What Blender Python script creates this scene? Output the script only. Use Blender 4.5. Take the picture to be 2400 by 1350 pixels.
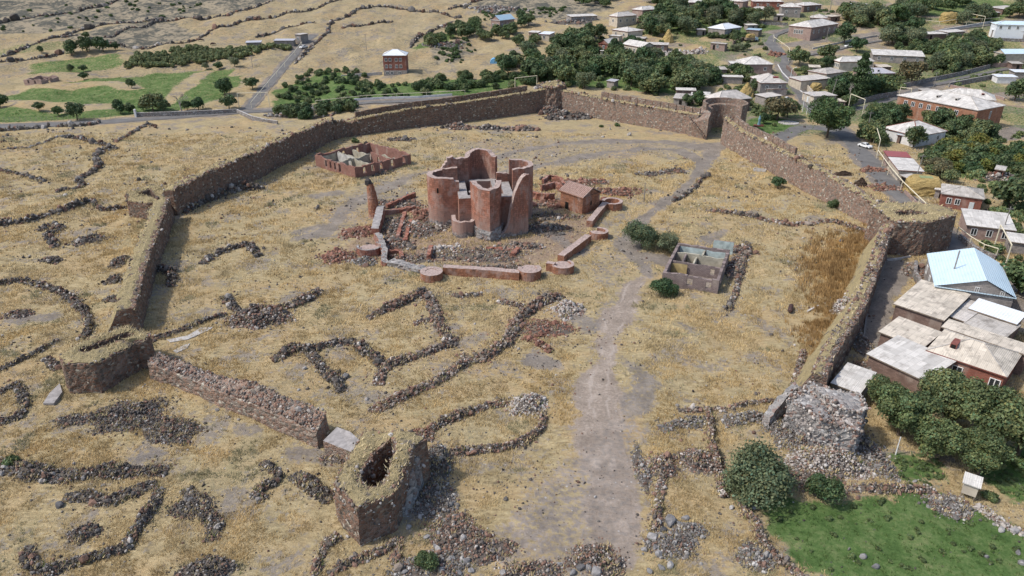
import bpy, math, random
import numpy as np
from mathutils import Vector
R = math.radians
for o in list(bpy.data.objects): bpy.data.objects.remove(o)
random.seed(7); RNG = np.random.default_rng(11)
SC = bpy.context.scene; COL = SC.collection

# ------------------------------------------------------------------ camera, sky, sun
FOC, PITCH, CAMH = 1690.0, R(26.1), 60.0
cd = bpy.data.cameras.new("camera"); cam = bpy.data.objects.new("camera", cd); COL.objects.link(cam)
cam.location = (0, 0, CAMH); cam.rotation_euler = (R(90) - PITCH, 0, 0)
cd.sensor_width = 36; cd.lens = 36 * FOC / 2400; cd.clip_end = 5000; cd.clip_start = 1
SC.camera = cam
SUN_AZ, SUN_EL = R(12), R(52)            # the sun stands to the left, a little behind the camera
SV = Vector((-math.cos(SUN_AZ) * math.cos(SUN_EL), -math.sin(SUN_AZ) * math.cos(SUN_EL), math.sin(SUN_EL)))
w = bpy.data.worlds.new("World"); SC.world = w; w.use_nodes = True
wn = w.node_tree; bg = wn.nodes["Background"]
sky = wn.nodes.new("ShaderNodeTexSky"); sky.sky_type = 'NISHITA'; sky.sun_disc = False
sky.sun_elevation = SUN_EL; sky.sun_rotation = math.atan2(SV.x, SV.y) % (2 * math.pi)
sky.air_density = 1.0; sky.dust_density = 2.0; sky.ozone_density = 1.0
wn.links.new(sky.outputs[0], bg.inputs[0]); bg.inputs[1].default_value = 0.15
sd = bpy.data.lights.new("sun", 'SUN'); so = bpy.data.objects.new("sun", sd); COL.objects.link(so)
sd.energy = 2.8; sd.angle = R(2.0); sd.color = (1.0, 0.95, 0.87)
so.rotation_euler = (-SV).to_track_quat('-Z', 'Y').to_euler()
SC.view_settings.view_transform = 'Standard'; SC.view_settings.look = 'None'
SC.view_settings.exposure = 0.33; SC.view_settings.gamma = 1.0
SC.cycles.max_bounces = 5; SC.cycles.diffuse_bounces = 3; SC.cycles.transparent_max_bounces = 4
SC.render.film_transparent = False

# ------------------------------------------------------------------ the land and its coordinates
def terr(Y):
    t = np.asarray(Y, float) - 250.0
    return np.where(t < 0, 0, np.where(t < 90, .14 * t * t / 180, .14 * (t - 45)))
def ang(py): return PITCH + math.atan((py - 675.0) / FOC)
def G(px, py, h=0.0):
    """world x, y of the place seen at pixel (px, py) of the photograph, h metres above the land"""
    ta = math.tan(ang(py)); lo, hi = 5.0, 1500.0
    for _ in range(50):
        m = (lo + hi) / 2
        if CAMH - m * ta > float(terr(m)) + h: lo = m
        else: hi = m
    Y = lo; z = float(terr(Y)) + h
    dep = Y * math.cos(PITCH) + (CAMH - z) * math.sin(PITCH)
    return (px - 1200.0) / FOC * dep, Y
def GL(pts, h=0.0): return [G(p[0], p[1], h) for p in pts]
def HT(base_py, top_py):
    Y = G(1200, base_py)[1]
    return CAMH - Y * math.tan(ang(top_py)) - float(terr(Y))

def vnoise(x, y, s, seed=0):
    x = np.asarray(x, float) / s + seed * 17.31; y = np.asarray(y, float) / s - seed * 9.77
    xi, yi = np.floor(x), np.floor(y); fx, fy = x - xi, y - yi
    fx = fx * fx * (3 - 2 * fx); fy = fy * fy * (3 - 2 * fy)
    def h(a, b):
        v = np.sin(a * 127.1 + b * 311.7 + seed * 74.7) * 43758.5453
        return v - np.floor(v)
    return (h(xi, yi) * (1 - fx) + h(xi + 1, yi) * fx) * (1 - fy) + (h(xi, yi + 1) * (1 - fx) + h(xi + 1, yi + 1) * fx) * fy
def ss(x, a, b):
    t = np.clip((np.asarray(x, float) - a) / (b - a), 0, 1); return t * t * (3 - 2 * t)
def dpoly(X, Y, pts, wid=None):
    """distance to a polyline, minus its local half width"""
    best = np.full(np.shape(X), 1e9)
    for i in range(len(pts) - 1):
        ax, ay = pts[i]; bx, by = pts[i + 1]; dx, dy = bx - ax, by - ay; L = dx * dx + dy * dy + 1e-9
        t = np.clip(((X - ax) * dx + (Y - ay) * dy) / L, 0, 1)
        d = np.hypot(X - ax - t * dx, Y - ay - t * dy)
        if wid is not None: d = d - (wid[i] * (1 - t) + wid[i + 1] * t)
        best = np.minimum(best, d)
    return best
def inpoly(X, Y, pts):
    ins = np.zeros(np.shape(X), bool); n = len(pts)
    for i in range(n):
        ax, ay = pts[i]; bx, by = pts[(i + 1) % n]
        c = ((ay > Y) != (by > Y)) & (X < (bx - ax) * (Y - ay) / (by - ay + 1e-12) + ax)
        ins ^= c
    return ins
def soft(X, Y, pts, f):
    """1 inside a polygon, fading over f metres across its edge"""
    d = dpoly(X, Y, list(pts) + [pts[0]]); s = np.where(inpoly(X, Y, pts), 1, -1)
    return ss(d * s, -f, f)

ROADS = {  # pixel line, half width in metres
 'highway': ([(-200, 303), (0, 296), (120, 292), (235, 286), (400, 274), (560, 262), (700, 254), (780, 247), (860, 239), (960, 235), (1070, 228), (1150, 222)], 3.2),
 'farm_road': ([(578, 258), (612, 216), (640, 186), (668, 152), (690, 128), (712, 100), (735, 82)], 2.0),
 'village_road': ([(2260, 590), (2175, 515), (2120, 465), (2068, 415), (2025, 365), (1985, 318), (1935, 280), (1903, 252), (1883, 222), (1862, 195), (1842, 168), (1832, 150), (1838, 136), (1822, 118), (1803, 98), (1806, 84), (1832, 74), (1850, 66)], 2.9),
 'gate_road': ([(1985, 318), (1930, 300), (1880, 298), (1835, 318), (1815, 330)], 2.8),
 'school_road': ([(1935, 280), (1990, 258), (2050, 244), (2110, 222), (2160, 205), (2260, 180), (2400, 150)], 2.3),
 'hall_road': ([(1838, 140), (1880, 130), (1940, 120), (2000, 104), (2060, 95), (2150, 84), (2250, 66), (2400, 48)], 2.2),
}
ROADW = {k: GL(v[0]) for k, v in ROADS.items()}
def nearroad(X, Y):
    d = np.full(np.shape(X), 1e9)
    for k, v in ROADS.items(): d = np.minimum(d, dpoly(X, Y, ROADW[k]) - v[1])
    return d

PX = lambda *a: GL(a)
TRK = [[(1440, 1400, 3.0), (1440, 1300, 3.2), (1432, 1200, 3.6), (1418, 1100, 4.4), (1415, 1020, 4.0), (1405, 930, 3.4), (1412, 860, 3.0), (1430, 790, 2.8), (1452, 730, 2.4), (1480, 680, 2.2), (1510, 645, 1.6)]]
GRAV = [[(1515, 640, 2.2), (1500, 610, 2.6), (1470, 575, 2.6), (1490, 530, 2.2), (1530, 492, 1.6), (1585, 458, 1.6), (1630, 415, 1.8), (1655, 380, 2.2), (1680, 345, 2.8)],
 [(1165, 368, 2), (1230, 352, 2.2), (1320, 336, 2.4), (1430, 330, 2.2), (1560, 333, 2.6), (1640, 345, 3.2), (1690, 338, 3.5)],
 [(1160, 405, 2.2), (1260, 392, 2.2), (1340, 372, 2.4), (1430, 356, 2.2), (1520, 348, 2.4), (1590, 352, 2.4), (1650, 378, 2.2)],
 [(960, 418, 2), (900, 440, 4), (850, 470, 3.5), (800, 500, 3), (760, 545, 3), (700, 560, 2)],
 [(1000, 405, 2), (930, 425, 2.5), (880, 450, 3)], [(1235, 850, 2), (1270, 848, 3.2), (1300, 850, 2)],
 [(1510, 600, 3), (1560, 612, 3.2)], [(2100, 620, 4), (2075, 680, 3.2), (2050, 740, 3), (2040, 790, 3.5)],
 [(1960, 330, 2), (2020, 345, 3)], [(1850, 105, 3), (1900, 96, 4), (2000, 90, 5), (2060, 80, 4)],
 [(2330, 330, 3), (2400, 300, 5)], [(2250, 575, 3), (2330, 650, 3), (2400, 740, 3)],
 [(700, 110, 4), (725, 98, 5)], [(600, 740, .5), (700, 690, .5)], [(640, 930, 1.2), (760, 905, 1.4), (870, 880, 1), (1000, 860, .6), (1150, 880, 1.6), (1220, 868, 2)], [(740, 460, 2.5), (790, 452, 2.5)], [(690, 545, 2), (740, 530, 2)], [(660, 690, 1.2), (690, 684, 1.2)], [(330, 1075, 1.5), (360, 1065, 1.2)], [(560, 1000, 1), (600, 1010, 1)], [(690, 1060, 1.8), (780, 1072, 1.8)], [(1050, 770, 1), (1080, 760, 1)], [(1300, 560, 2.5), (1360, 590, 2)], [(1600, 760, 1.5), (1640, 780, 1.2)], [(1660, 560, 3), (1700, 540, 2)], [(1450, 830, 1.5), (1520, 900, 2), (1500, 960, 3)], [(40, 745, 3), (110, 740, 2)], [(1340, 730, 2), (1380, 770, 2)]]
GRAVK = {3: .66, 4: .6, 13: .4, 14: .46}
def wl(L): return [G(a, b) for a, b, _ in L], [c for _, _, c in L]
DRYW = [wl(t) for t in [[(-40, 196, 2), (60, 200, 3), (160, 206, 2.5), (260, 198, 1.5), (320, 210, 2)], [(480, 168, 1.5), (455, 190, 1.5), (420, 215, 1.5), (385, 246, 1)], [(300, 172, 1), (380, 160, 1.5), (470, 152, 1.5), (560, 142, 2)], [(0, 240, 2), (100, 250, 4), (180, 258, 3), (260, 250, 3)], [(560, 175, 2), (590, 160, 4), (600, 140, 4)]]]
TRKW = [wl(t) for t in TRK]; GRAVW = [wl(t) for t in GRAV]
BARE = PX((1190, 1350), (1120, 1300), (1150, 1220), (1240, 1130), (1320, 1060), (1370, 980), (1480, 960), (1530, 1000), (1500, 1100), (1510, 1250), (1500, 1400), (1250, 1400))
GREEN = [PX((1760, 1150), (1900, 1175), (2180, 1160), (2330, 1200), (2500, 1260), (2800, 1300), (2800, 1400), (2000, 1400), (1890, 1370), (1790, 1260)),
 PX((2060, 1060), (2150, 1050), (2220, 1090), (2230, 1150), (2100, 1150), (2070, 1110)), PX((2250, 1060), (2420, 1040), (2800, 1000), (2800, 1220), (2500, 1220), (2320, 1150)),
 PX((-100, 250), (80, 205), (170, 190), (330, 165), (480, 160), (585, 165), (570, 200), (500, 245), (420, 262), (100, 285), (-100, 290)),
 PX((60, 150), (160, 135), (290, 125), (300, 150), (170, 170), (60, 175)), PX((-50, 125), (60, 105), (170, 90), (178, 105), (60, 130), (-50, 140)),
 PX((640, 210), (760, 165), (900, 195), (1000, 185), (1240, 180), (1250, 195), (1100, 225), (880, 232), (640, 250)),
 PX((1180, 185), (1290, 130), (1400, 120), (1560, 130), (1640, 180), (1640, 225), (1500, 215), (1320, 200)),
 PX((1790, 318), (1755, 300), (1750, 280), (1800, 272), (1870, 285), (1845, 305)), PX((960, 110), (1000, 90), (1060, 70), (1080, 85), (1020, 110), (970, 125)),
 PX((2040, 30), (2190, 5), (2330, -5), (2400, 20), (2330, 60), (2200, 40)), PX((1480, 85), (1560, 40), (1700, 40), (1860, 65), (1700, 90), (1550, 80)),
 PX((2080, 130), (2300, 95), (2400, 90), (2400, 160), (2250, 190), (2080, 200)), PX((1960, 190), (2110, 170), (2110, 215), (2000, 250), (1950, 235)),
 PX((2150, 340), (2400, 340), (2440, 470), (2310, 430), (2200, 400)), PX((2000, 270), (2120, 250), (2150, 290), (2090, 350), (2030, 330)),
 PX((1850, 165), (1960, 130), (2050, 130), (1960, 170), (1900, 165))]
GREENW = [.90, .66, .66, .62, .58, .46, .66, .66, .85, .6, .6, .6, .5, .5, .6, .55, .5]
WEED = [PX((1930, 560), (2060, 540), (1990, 680), (1960, 745), (1900, 810), (1880, 780), (1930, 700), (1900, 620)), PX((1330, 425), (1400, 440), (1480, 440), (1480, 465), (1400, 460))]
SCRUB = [PX((-100, -20), (760, -30), (600, 15), (420, 45), (330, 60), (250, 62), (130, 72), (-100, 100)), PX((1110, -10), (1400, -10), (1440, 20), (1300, 50), (1220, 35), (1130, 40)),
 PX((1020, 100), (1080, 92), (1100, 130), (1060, 150), (1010, 145)), PX((150, 80), (400, 50), (480, 80), (330, 110), (200, 110))]
RED = [PX((880, 520), (1000, 470), (1240, 430), (1420, 470), (1400, 540), (1320, 610), (1210, 640), (1020, 620), (900, 620), (760, 600)), PX((1260, 700), (1360, 720), (1360, 790), (1280, 800)),
 PX((730, 830), (1000, 700), (1300, 680), (1200, 830), (900, 960), (780, 930)), PX((1830, 1050), (2060, 1050), (2080, 1120), (1900, 1110)), PX((960, 1200), (1090, 1230), (1200, 1400), (900, 1400))]
GREYP = [PX((700, 560), (760, 470), (870, 412), (1000, 398), (1000, 465), (885, 520), (800, 590)), PX((1430, 480), (1500, 560), (1500, 640), (1400, 680), (1340, 640), (1420, 560)), PX((1050, 330), (1200, 320), (1650, 330), (1660, 360), (1400, 380), (1160, 420))]
def masks(X, Y):
    n1 = vnoise(X, Y, 7, 1) - .5; n2 = vnoise(X, Y, 2.2, 2) - .5; wob = n1 * 1.6 + n2 * 1.2
    dirt = np.zeros(np.shape(X)); grav = dirt.copy(); green = dirt.copy(); weed = dirt.copy(); red = dirt.copy(); scrub = dirt.copy()
    d0 = dpoly(X, Y, TRKW[0][0]); rut = .93 * (1 - ss(np.abs(d0 + n2 * .9 + n1 * .5 - 1.0), .2, 1.0)) * ss(vnoise(X, Y, 4, 61), .2, .75)
    for p, wd in TRKW: dirt = np.maximum(dirt, .76 * (1 - ss(dpoly(X, Y, p, wd) + 1.6 * wob, -2.6, 1.6)))
    grav = np.maximum(grav, .46 * soft(X + 2 * wob, Y + 2 * wob, BARE, 3.5)); dirt = np.maximum(dirt, .50 * soft(X + 1.5 * wob, Y + wob, BARE, 2.5))
    dirt = np.maximum(dirt, rut)
    for i_, (p, wd) in enumerate(GRAVW): grav = np.maximum(grav, GRAVK.get(i_, .62 if i_ > 14 else .92) * (1 - ss(dpoly(X, Y, p, wd) + 1.3 * wob, -2.0, 1.8)))
    for p in GREYP: grav = np.maximum(grav, .49 * soft(X + 2 * wob, Y + 2 * wob, p, 4))
    for p, wt in zip(GREEN, GREENW): green = np.maximum(green, wt * soft(X + 1.6 * wob, Y + 1.6 * wob, p, 2.6))
    for p in WEED: weed = np.maximum(weed, .75 * soft(X + 2 * wob, Y + wob, p, 5))
    for p, k_ in zip(RED, (.75, .6, .36, .6, .5)): red = np.maximum(red, k_ * soft(X + 2 * wob, Y + 2 * wob, p, 5))
    for p in SCRUB: scrub = np.maximum(scrub, soft(X + wob * 3, Y + wob * 3, p, 10))
    for p, wd in DRYW: green = green * ss(dpoly(X, Y, p, wd) + wob, -.5, 3)
    scrub = np.maximum(scrub, .44 * ss(Y, 285, 330) * (1 - ss(X, -20, 40)))
    village = ss(Y, 222, 245) * ss(X, 40, 70)
    green = np.maximum(green, .50 * village * ss(vnoise(X, Y, 16, 8) + .3 * n1, .3, .6)); grav = np.maximum(grav, .55 * village * ss(vnoise(X, Y, 11, 9), .4, .65)); red = np.maximum(red, .6 * village * ss(vnoise(X, Y, 7, 19), .55, .8))
    grav = np.maximum(grav, .9 * (1 - ss(nearroad(X, Y) + wob, .2, 2.2)))
    return dirt, grav, green, weed, red, scrub
def bump(X, Y):
    X = np.asarray(X, float); Y = np.asarray(Y, float)
    amp = np.maximum(1 - ss(Y, 212, 228), (1 - ss(X, -60, -40)) * .9 + (1 - ss(X, -20, 10)) * ss(Y, 255, 280))
    amp = np.clip(amp, 0, 1) * ss(nearroad(X, Y), 0, 9)
    amp = amp * (1 - .85 * (1 - ss(dpoly(X, Y, TRKW[0][0], TRKW[0][1]), -1, 3)))
    far = ss(Y, 240, 300)
    return amp * ((vnoise(X, Y, 9, 3) - .5) * (.7 + 1.6 * far) + (vnoise(X, Y, 2.6, 4) - .5) * .28 + (vnoise(X, Y, 24, 5) - .5) * 1.6 * far)
def gz(X, Y): return terr(Y) + bump(X, Y)

# ------------------------------------------------------------------ mesh tools
class MB:
    def __init__(s): s.v = []; s.f = []; s.n = 0; s.c = []
    def add(s, V, Fs, mat=0, col=None):
        V = np.asarray(V, float).reshape(-1, 3); s.v.append(V)
        if not isinstance(Fs, (list, tuple)): Fs = [Fs]
        for Fa in Fs:
            Fa = np.asarray(Fa, np.int64)
            if Fa.size: s.f.append((Fa + s.n, np.full(len(Fa), mat) if np.isscalar(mat) else np.asarray(mat)))
        s.n += len(V)
        if col is not None:
            col = np.asarray(col, float)
            s.c.append(np.broadcast_to(col, (len(V), 3)) if col.ndim == 1 else col)
        else: s.c.append(np.ones((len(V), 3)))
    def box(s, x0, x1, y0, y1, z0, z1, mat=0, col=None):
        V = [(x0, y0, z0), (x1, y0, z0), (x1, y1, z0), (x0, y1, z0), (x0, y0, z1), (x1, y0, z1), (x1, y1, z1), (x0, y1, z1)]
        s.add(V, [[(0, 3, 2, 1), (4, 5, 6, 7), (0, 1, 5, 4), (1, 2, 6, 5), (2, 3, 7, 6), (3, 0, 4, 7)]], mat, col)
    def poly(s, pts, mat=0): s.add(pts, [[tuple(range(len(pts)))]], mat)
    def prism(s, pts, z0, z1, mat=0, topmat=None):
        """pts counter-clockwise (x, y); z1 a number or one per point"""
        n = len(pts); z1 = np.broadcast_to(np.asarray(z1, float), (n,)); z0 = np.broadcast_to(np.asarray(z0, float), (n,))
        V = [(p[0], p[1], z0[i]) for i, p in enumerate(pts)] + [(p[0], p[1], z1[i]) for i, p in enumerate(pts)]
        s.add(V, [[(i, (i + 1) % n, n + (i + 1) % n, n + i) for i in range(n)]], mat)
        s.add(V[n:], [[tuple(range(n))]], mat if topmat is None else topmat)
    def tube(s, a, b, r0, r1=None, k=6, mat=0, col=None, cap=True):
        r1 = r0 if r1 is None else r1; a = Vector(a); b = Vector(b); d = (b - a).normalized()
        u = d.orthogonal().normalized(); v = d.cross(u); V = []
        for c, r in ((a, r0), (b, r1)):
            for i in range(k):
                t = 2 * math.pi * i / k; p = c + (u * math.cos(t) + v * math.sin(t)) * r; V.append(tuple(p))
        Fs = [[(i, (i + 1) % k, k + (i + 1) % k, k + i) for i in range(k)]]
        if cap: Fs += [[tuple(range(k))[::-1], tuple(range(k, 2 * k))]]
        s.add(V, Fs, mat, col)
    def build(s, name, mats, parent=None, smooth=False, origin=(0, 0, 0), rotz=0.0):
        me = bpy.data.meshes.new(name)
        V = np.concatenate(s.v) if s.v else np.zeros((0, 3))
        V = V - np.asarray(origin, float)
        if rotz:
            c, sn = math.cos(-rotz), math.sin(-rotz)
            V = np.stack([V[:, 0] * c - V[:, 1] * sn, V[:, 0] * sn + V[:, 1] * c, V[:, 2]], 1)
        loops = np.concatenate([a.ravel() for a, _ in s.f]); cnt = np.concatenate([np.full(len(a), a.shape[1]) for a, _ in s.f])
        mi = np.concatenate([m for _, m in s.f])
        me.vertices.add(len(V)); me.vertices.foreach_set("co", V.ravel())
        me.loops.add(len(loops)); me.loops.foreach_set("vertex_index", loops.astype(np.int32))
        me.polygons.add(len(cnt)); st = np.concatenate([[0], np.cumsum(cnt)[:-1]])
        me.polygons.foreach_set("loop_start", st.astype(np.int32))
        me.polygons.foreach_set("material_index", mi.astype(np.int32))
        me.polygons.foreach_set("use_smooth", np.full(len(cnt), bool(smooth)))
        C = np.concatenate(s.c)
        if C.min() < 1 or C.max() > 1:
            at = me.color_attributes.new("col", 'FLOAT_COLOR', 'POINT')
            at.data.foreach_set("color", np.concatenate([C, np.ones((len(C), 1))], 1).astype(np.float32).ravel())
        me.update(calc_edges=True); me.validate()
        for m in (mats if isinstance(mats, (list, tuple)) else [mats]): me.materials.append(m)
        o = bpy.data.objects.new(name, me); COL.objects.link(o)
        if parent is not None: o.parent = parent
        else: o.location = origin; o.rotation_euler = (0, 0, rotz)
        return o
def tag(o, label=None, cat=None, group=None, kind=None):
    if label: o['label'] = label
    if cat: o['category'] = cat
    if group: o['group'] = group
    if kind or label: o['kind'] = kind or 'thing'
    return o
def empty(name, loc, rz=0.0):
    o = bpy.data.objects.new(name, None); COL.objects.link(o); o.location = loc; o.rotation_euler = (0, 0, rz); o.empty_display_size = .3
    return o
def copy_tree(o, parent=None):
    c = o.copy(); COL.objects.link(c)
    if parent is not None: c.parent = parent
    for ch in [x for x in o.children]: copy_tree(ch, c)
    return c

_t = (1 + 5 ** .5) / 2
ICO = np.array([(-1, _t, 0), (1, _t, 0), (-1, -_t, 0), (1, -_t, 0), (0, -1, _t), (0, 1, _t), (0, -1, -_t), (0, 1, -_t), (_t, 0, -1), (_t, 0, 1), (-_t, 0, -1), (-_t, 0, 1)]) / 1.9
ICOF = np.array([(0, 11, 5), (0, 5, 1), (0, 1, 7), (0, 7, 10), (0, 10, 11), (1, 5, 9), (5, 11, 4), (11, 10, 2), (10, 7, 6), (7, 1, 8), (3, 9, 4), (3, 4, 2), (3, 2, 6), (3, 6, 8), (3, 8, 9), (4, 9, 5), (2, 4, 11), (6, 2, 10), (8, 6, 7), (9, 8, 1)])
def rotm(n, rng):
    q = rng.normal(size=(n, 4)); q /= np.linalg.norm(q, axis=1, keepdims=True); a, b, c, d = q.T
    return np.stack([np.stack([1 - 2 * (c * c + d * d), 2 * (b * c - a * d), 2 * (b * d + a * c)], 1), np.stack([2 * (b * c + a * d), 1 - 2 * (b * b + d * d), 2 * (c * d - a * b)], 1), np.stack([2 * (b * d - a * c), 2 * (c * d + a * b), 1 - 2 * (b * b + c * c)], 1)], 1)
def stones(mb, P, S, C, rng, mat=0):
    n = len(P)
    if n == 0: return
    V = np.repeat(ICO[None], n, 0) * (1 + rng.uniform(-.22, .22, (n, 12, 1)))
    V *= rng.uniform(.5, 1.15, (n, 1, 3)); V = np.einsum('nij,nkj->nki', rotm(n, rng), V)
    V = V * np.asarray(S)[:, None, None] + P[:, None, :]
    Fa = (ICOF[None] + np.arange(n)[:, None, None] * 12).reshape(-1, 3)
    mb.add(V.reshape(-1, 3), Fa, mat, np.repeat(np.asarray(C), 12, 0))
FLAV = {  # rows: probability, colour, spread
 'dark': [(.46, (.098, .086, .078), .4), (.24, (.16, .147, .135), .3), (.20, (.18, .112, .085), .35), (.10, (.36, .33, .30), .3)],
 'mix': [(.34, (.125, .11, .10), .4), (.37, (.215, .132, .10), .35), (.18, (.26, .215, .18), .25), (.11, (.43, .39, .355), .25)],
 'red': [(.70, (.235, .122, .09), .35), (.2, (.17, .10, .075), .3), (.1, (.38, .28, .23), .2)],
 'pale': [(.45, (.41, .37, .335), .25), (.2, (.25, .22, .195), .3), (.2, (.28, .185, .15), .3), (.15, (.5, .47, .44), .15)],
 'grey': [(.52, (.16, .148, .138), .3), (.25, (.26, .245, .23), .25), (.15, (.195, .125, .098), .3), (.08, (.42, .40, .375), .2)]}
def stonecol(n, fl, rng):
    T = FLAV[fl]; k = rng.choice(len(T), n, p=[t[0] for t in T])
    c = np.array([t[1] for t in T])[k]; sp = np.array([t[2] for t in T])[k]
    return c * (1 + rng.uniform(-1, 1, n) * sp)[:, None]

def resample(pts, step):
    pts = [Vector((p[0], p[1])) for p in pts]; out = []; seg = []
    for i in range(len(pts) - 1):
        L = (pts[i + 1] - pts[i]).length; n = max(1, int(round(L / step)))
        for k in range(n): out.append(pts[i].lerp(pts[i + 1], k / n))
    out.append(pts[-1]); A = np.array([(p.x, p.y) for p in out])
    d = np.gradient(A, axis=0); d /= np.linalg.norm(d, axis=1, keepdims=True) + 1e-9
    nrm = np.stack([-d[:, 1], d[:, 0]], 1)
    s = np.concatenate([[0], np.cumsum(np.linalg.norm(np.diff(A, axis=0), axis=1))])
    return A, nrm, s
def sweep(mb, pts, prof, mats, step=.8, jit=0.0, rng=RNG, zbase=None, caps=True, capmat=0):
    """carry a cross-section (offset to the left, height) along a line; offsets and heights may be functions of (s, length)"""
    A, N, s = resample(pts, step); K = len(prof); n = len(A); L = s[-1]
    zb = terr(A[:, 1]) if zbase is None else np.full(n, zbase)
    V = np.zeros((n, K, 3))
    for k, (o, z) in enumerate(prof):
        oo = o(s, L) if callable(o) else o; zz = z(s, L) if callable(z) else z
        V[:, k, 0] = A[:, 0] + N[:, 0] * oo; V[:, k, 1] = A[:, 1] + N[:, 1] * oo; V[:, k, 2] = zb + zz
    if jit: V += rng.uniform(-jit, jit, V.shape)
    idx = np.arange(n * K).reshape(n, K); Fs = []; mi = []
    for k in range(K - 1):
        q = np.stack([idx[:-1, k], idx[:-1, k + 1], idx[1:, k + 1], idx[1:, k]], 1)
        Fs.append(q); mi.append(np.full(len(q), mats[k]))
    mb.add(V.reshape(-1, 3), np.concatenate(Fs), np.concatenate(mi))
    if caps:
        mb.add(V[0], [[tuple(range(K))[::-1]]], capmat); mb.add(V[-1], [[tuple(range(K))]], capmat)
    return A, N, s
def wob(amp, f, seed):
    return lambda s: amp * (np.sin(s * f + seed) * .5 + np.sin(s * f * 2.3 + seed * 1.7) * .3 + np.sin(s * f * 5.1 + seed * 2.9) * .35)

# ------------------------------------------------------------------ materials
class NT:
    def __init__(s, name, rough=.9, spec=.15):
        s.m = bpy.data.materials.new(name); s.m.use_nodes = True; s.t = s.m.node_tree; s.b = s.t.nodes["Principled BSDF"]
        s.b.inputs["Roughness"].default_value = rough; s.b.inputs["Specular IOR Level"].default_value = spec
        s.pos = None
    def n(s, kind, **kw):
        d = s.t.nodes.new("ShaderNode" + kind)
        for k, v in kw.items():
            if k in ("operation", "blend_type", "data_type", "feature", "attribute_name", "noise_dimensions", "voronoi_dimensions", "interpolation_type", "wave_type", "bands_direction", "distance", "clamp", "use_clamp"): setattr(d, k, v)
            else: s.set(d.inputs[k], v)
        return d
    def set(s, inp, v):
        if isinstance(v, bpy.types.NodeSocket): s.t.links.new(v, inp)
        elif isinstance(v, (tuple, list)):
            inp.default_value = tuple(v) + (1,) if (len(v) == 3 and inp.type == 'RGBA') else v
        else: inp.default_value = v
    def P(s):
        if s.pos is None: s.pos = s.n("NewGeometry").outputs["Position"]
        return s.pos
    def obj(s): return s.n("TexCoord").outputs["Object"]
    def noise(s, scale, vec=None, detail=3, rough=.55): return s.n("TexNoise", Vector=vec or s.P(), Scale=scale, Detail=detail, Roughness=rough).outputs["Fac"]
    def mapping(s, vec, scale=(1, 1, 1), rot=(0, 0, 0)): return s.n("Mapping", Vector=vec, Scale=scale, Rotation=rot).outputs[0]
    def ramp(s, fac, stops, const=False):
        d = s.n("ValToRGB", Fac=fac); e = d.color_ramp.elements
        if const: d.color_ramp.interpolation = 'CONSTANT'
        while len(e) < len(stops): e.new(.5)
        for i, (p, c) in enumerate(stops):
            e[i].position = p; e[i].color = (c if isinstance(c, tuple) else (c, c, c)) + (1,)
        return d.outputs[0]
    def mix(s, f, a, b, mode='MIX'):
        d = s.n("Mix", data_type='RGBA', blend_type=mode); s.set(d.inputs[0], f); s.set(d.inputs[6], a); s.set(d.inputs[7], b)
        return d.outputs[2]
    def math(s, op, a, b=0.0, c=None):
        d = s.n("Math", operation=op); s.set(d.inputs[0], a); s.set(d.inputs[1], b)
        if c is not None: s.set(d.inputs[2], c)
        return d.outputs[0]
    def smooth(s, v, a, b):
        d = s.n("MapRange", interpolation_type='SMOOTHSTEP', Value=v); d.inputs[1].default_value = a; d.inputs[2].default_value = b
        return d.outputs[0]
    def along(s, sx):
        nn = s.n("SeparateXYZ", Vector=s.n("NewGeometry").outputs["True Normal"])
        return s.math('SUBTRACT', s.math('MULTIPLY', sx.outputs[1], nn.outputs[0]), s.math('MULTIPLY', sx.outputs[0], nn.outputs[1]))
    def col(s, c): s.set(s.b.inputs["Base Color"], c)
    def bump(s, h, strength=.4, dist=.1):
        d = s.n("Bump", Height=h, Strength=strength, Distance=dist); s.t.links.new(d.outputs[0], s.b.inputs["Normal"])
def plain(name, c, rough=.85, var=.25, scale=1.5, spec=.15):
    t = NT(name, rough, spec); f = t.noise(scale, detail=4)
    lo = tuple(x * (1 - var) for x in c); hi = tuple(min(1, x * (1 + var)) for x in c)
    t.col(t.ramp(f, [(.3, lo), (.7, hi)])); return t.m
def m_rubble(name, stops, scale=2.1, mortar=(.21, .172, .142), grime=.3, bump=.6):
    """stones in mortar: every cell its own stone"""
    t = NT(name, .95, .1)
    wv = t.n("Mix", data_type='VECTOR'); t.set(wv.inputs[0], .08); t.set(wv.inputs[4], t.P()); t.set(wv.inputs[5], t.n("TexNoise", Vector=t.P(), Scale=1.6, Detail=2).outputs["Color"])
    vec = t.mapping(wv.outputs[1], (1, 1, 1.35))
    v = t.n("TexVoronoi", Vector=vec, Scale=scale, Randomness=.95); e = t.n("TexVoronoi", feature='DISTANCE_TO_EDGE', Vector=vec, Scale=scale, Randomness=.95)
    h = t.n("SeparateColor", Color=v.outputs["Color"]).outputs[0]
    c = t.ramp(h, stops, True)
    c = t.mix(t.smooth(e.outputs["Distance"], .02, .10), mortar, c)
    big = t.noise(.35, detail=4)
    c = t.mix(t.math('MULTIPLY', t.smooth(big, .42, .68), grime), c, t.mix(.5, c, (.07, .065, .065)))
    c = t.mix(t.math('MULTIPLY', t.smooth(t.noise(.22, detail=3), .5, .72), .3), c, (.27, .20, .17))
    fine = t.noise(9, detail=3); c = t.mix(.35, c, t.ramp(fine, [(.3, .35), (.7, 1.0)]), 'MULTIPLY')
    t.col(c); t.bump(t.math('ADD', t.math('MULTIPLY', t.smooth(e.outputs["Distance"], 0, .25), 1.0), fine), bump, .12)
    return t.m
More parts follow.
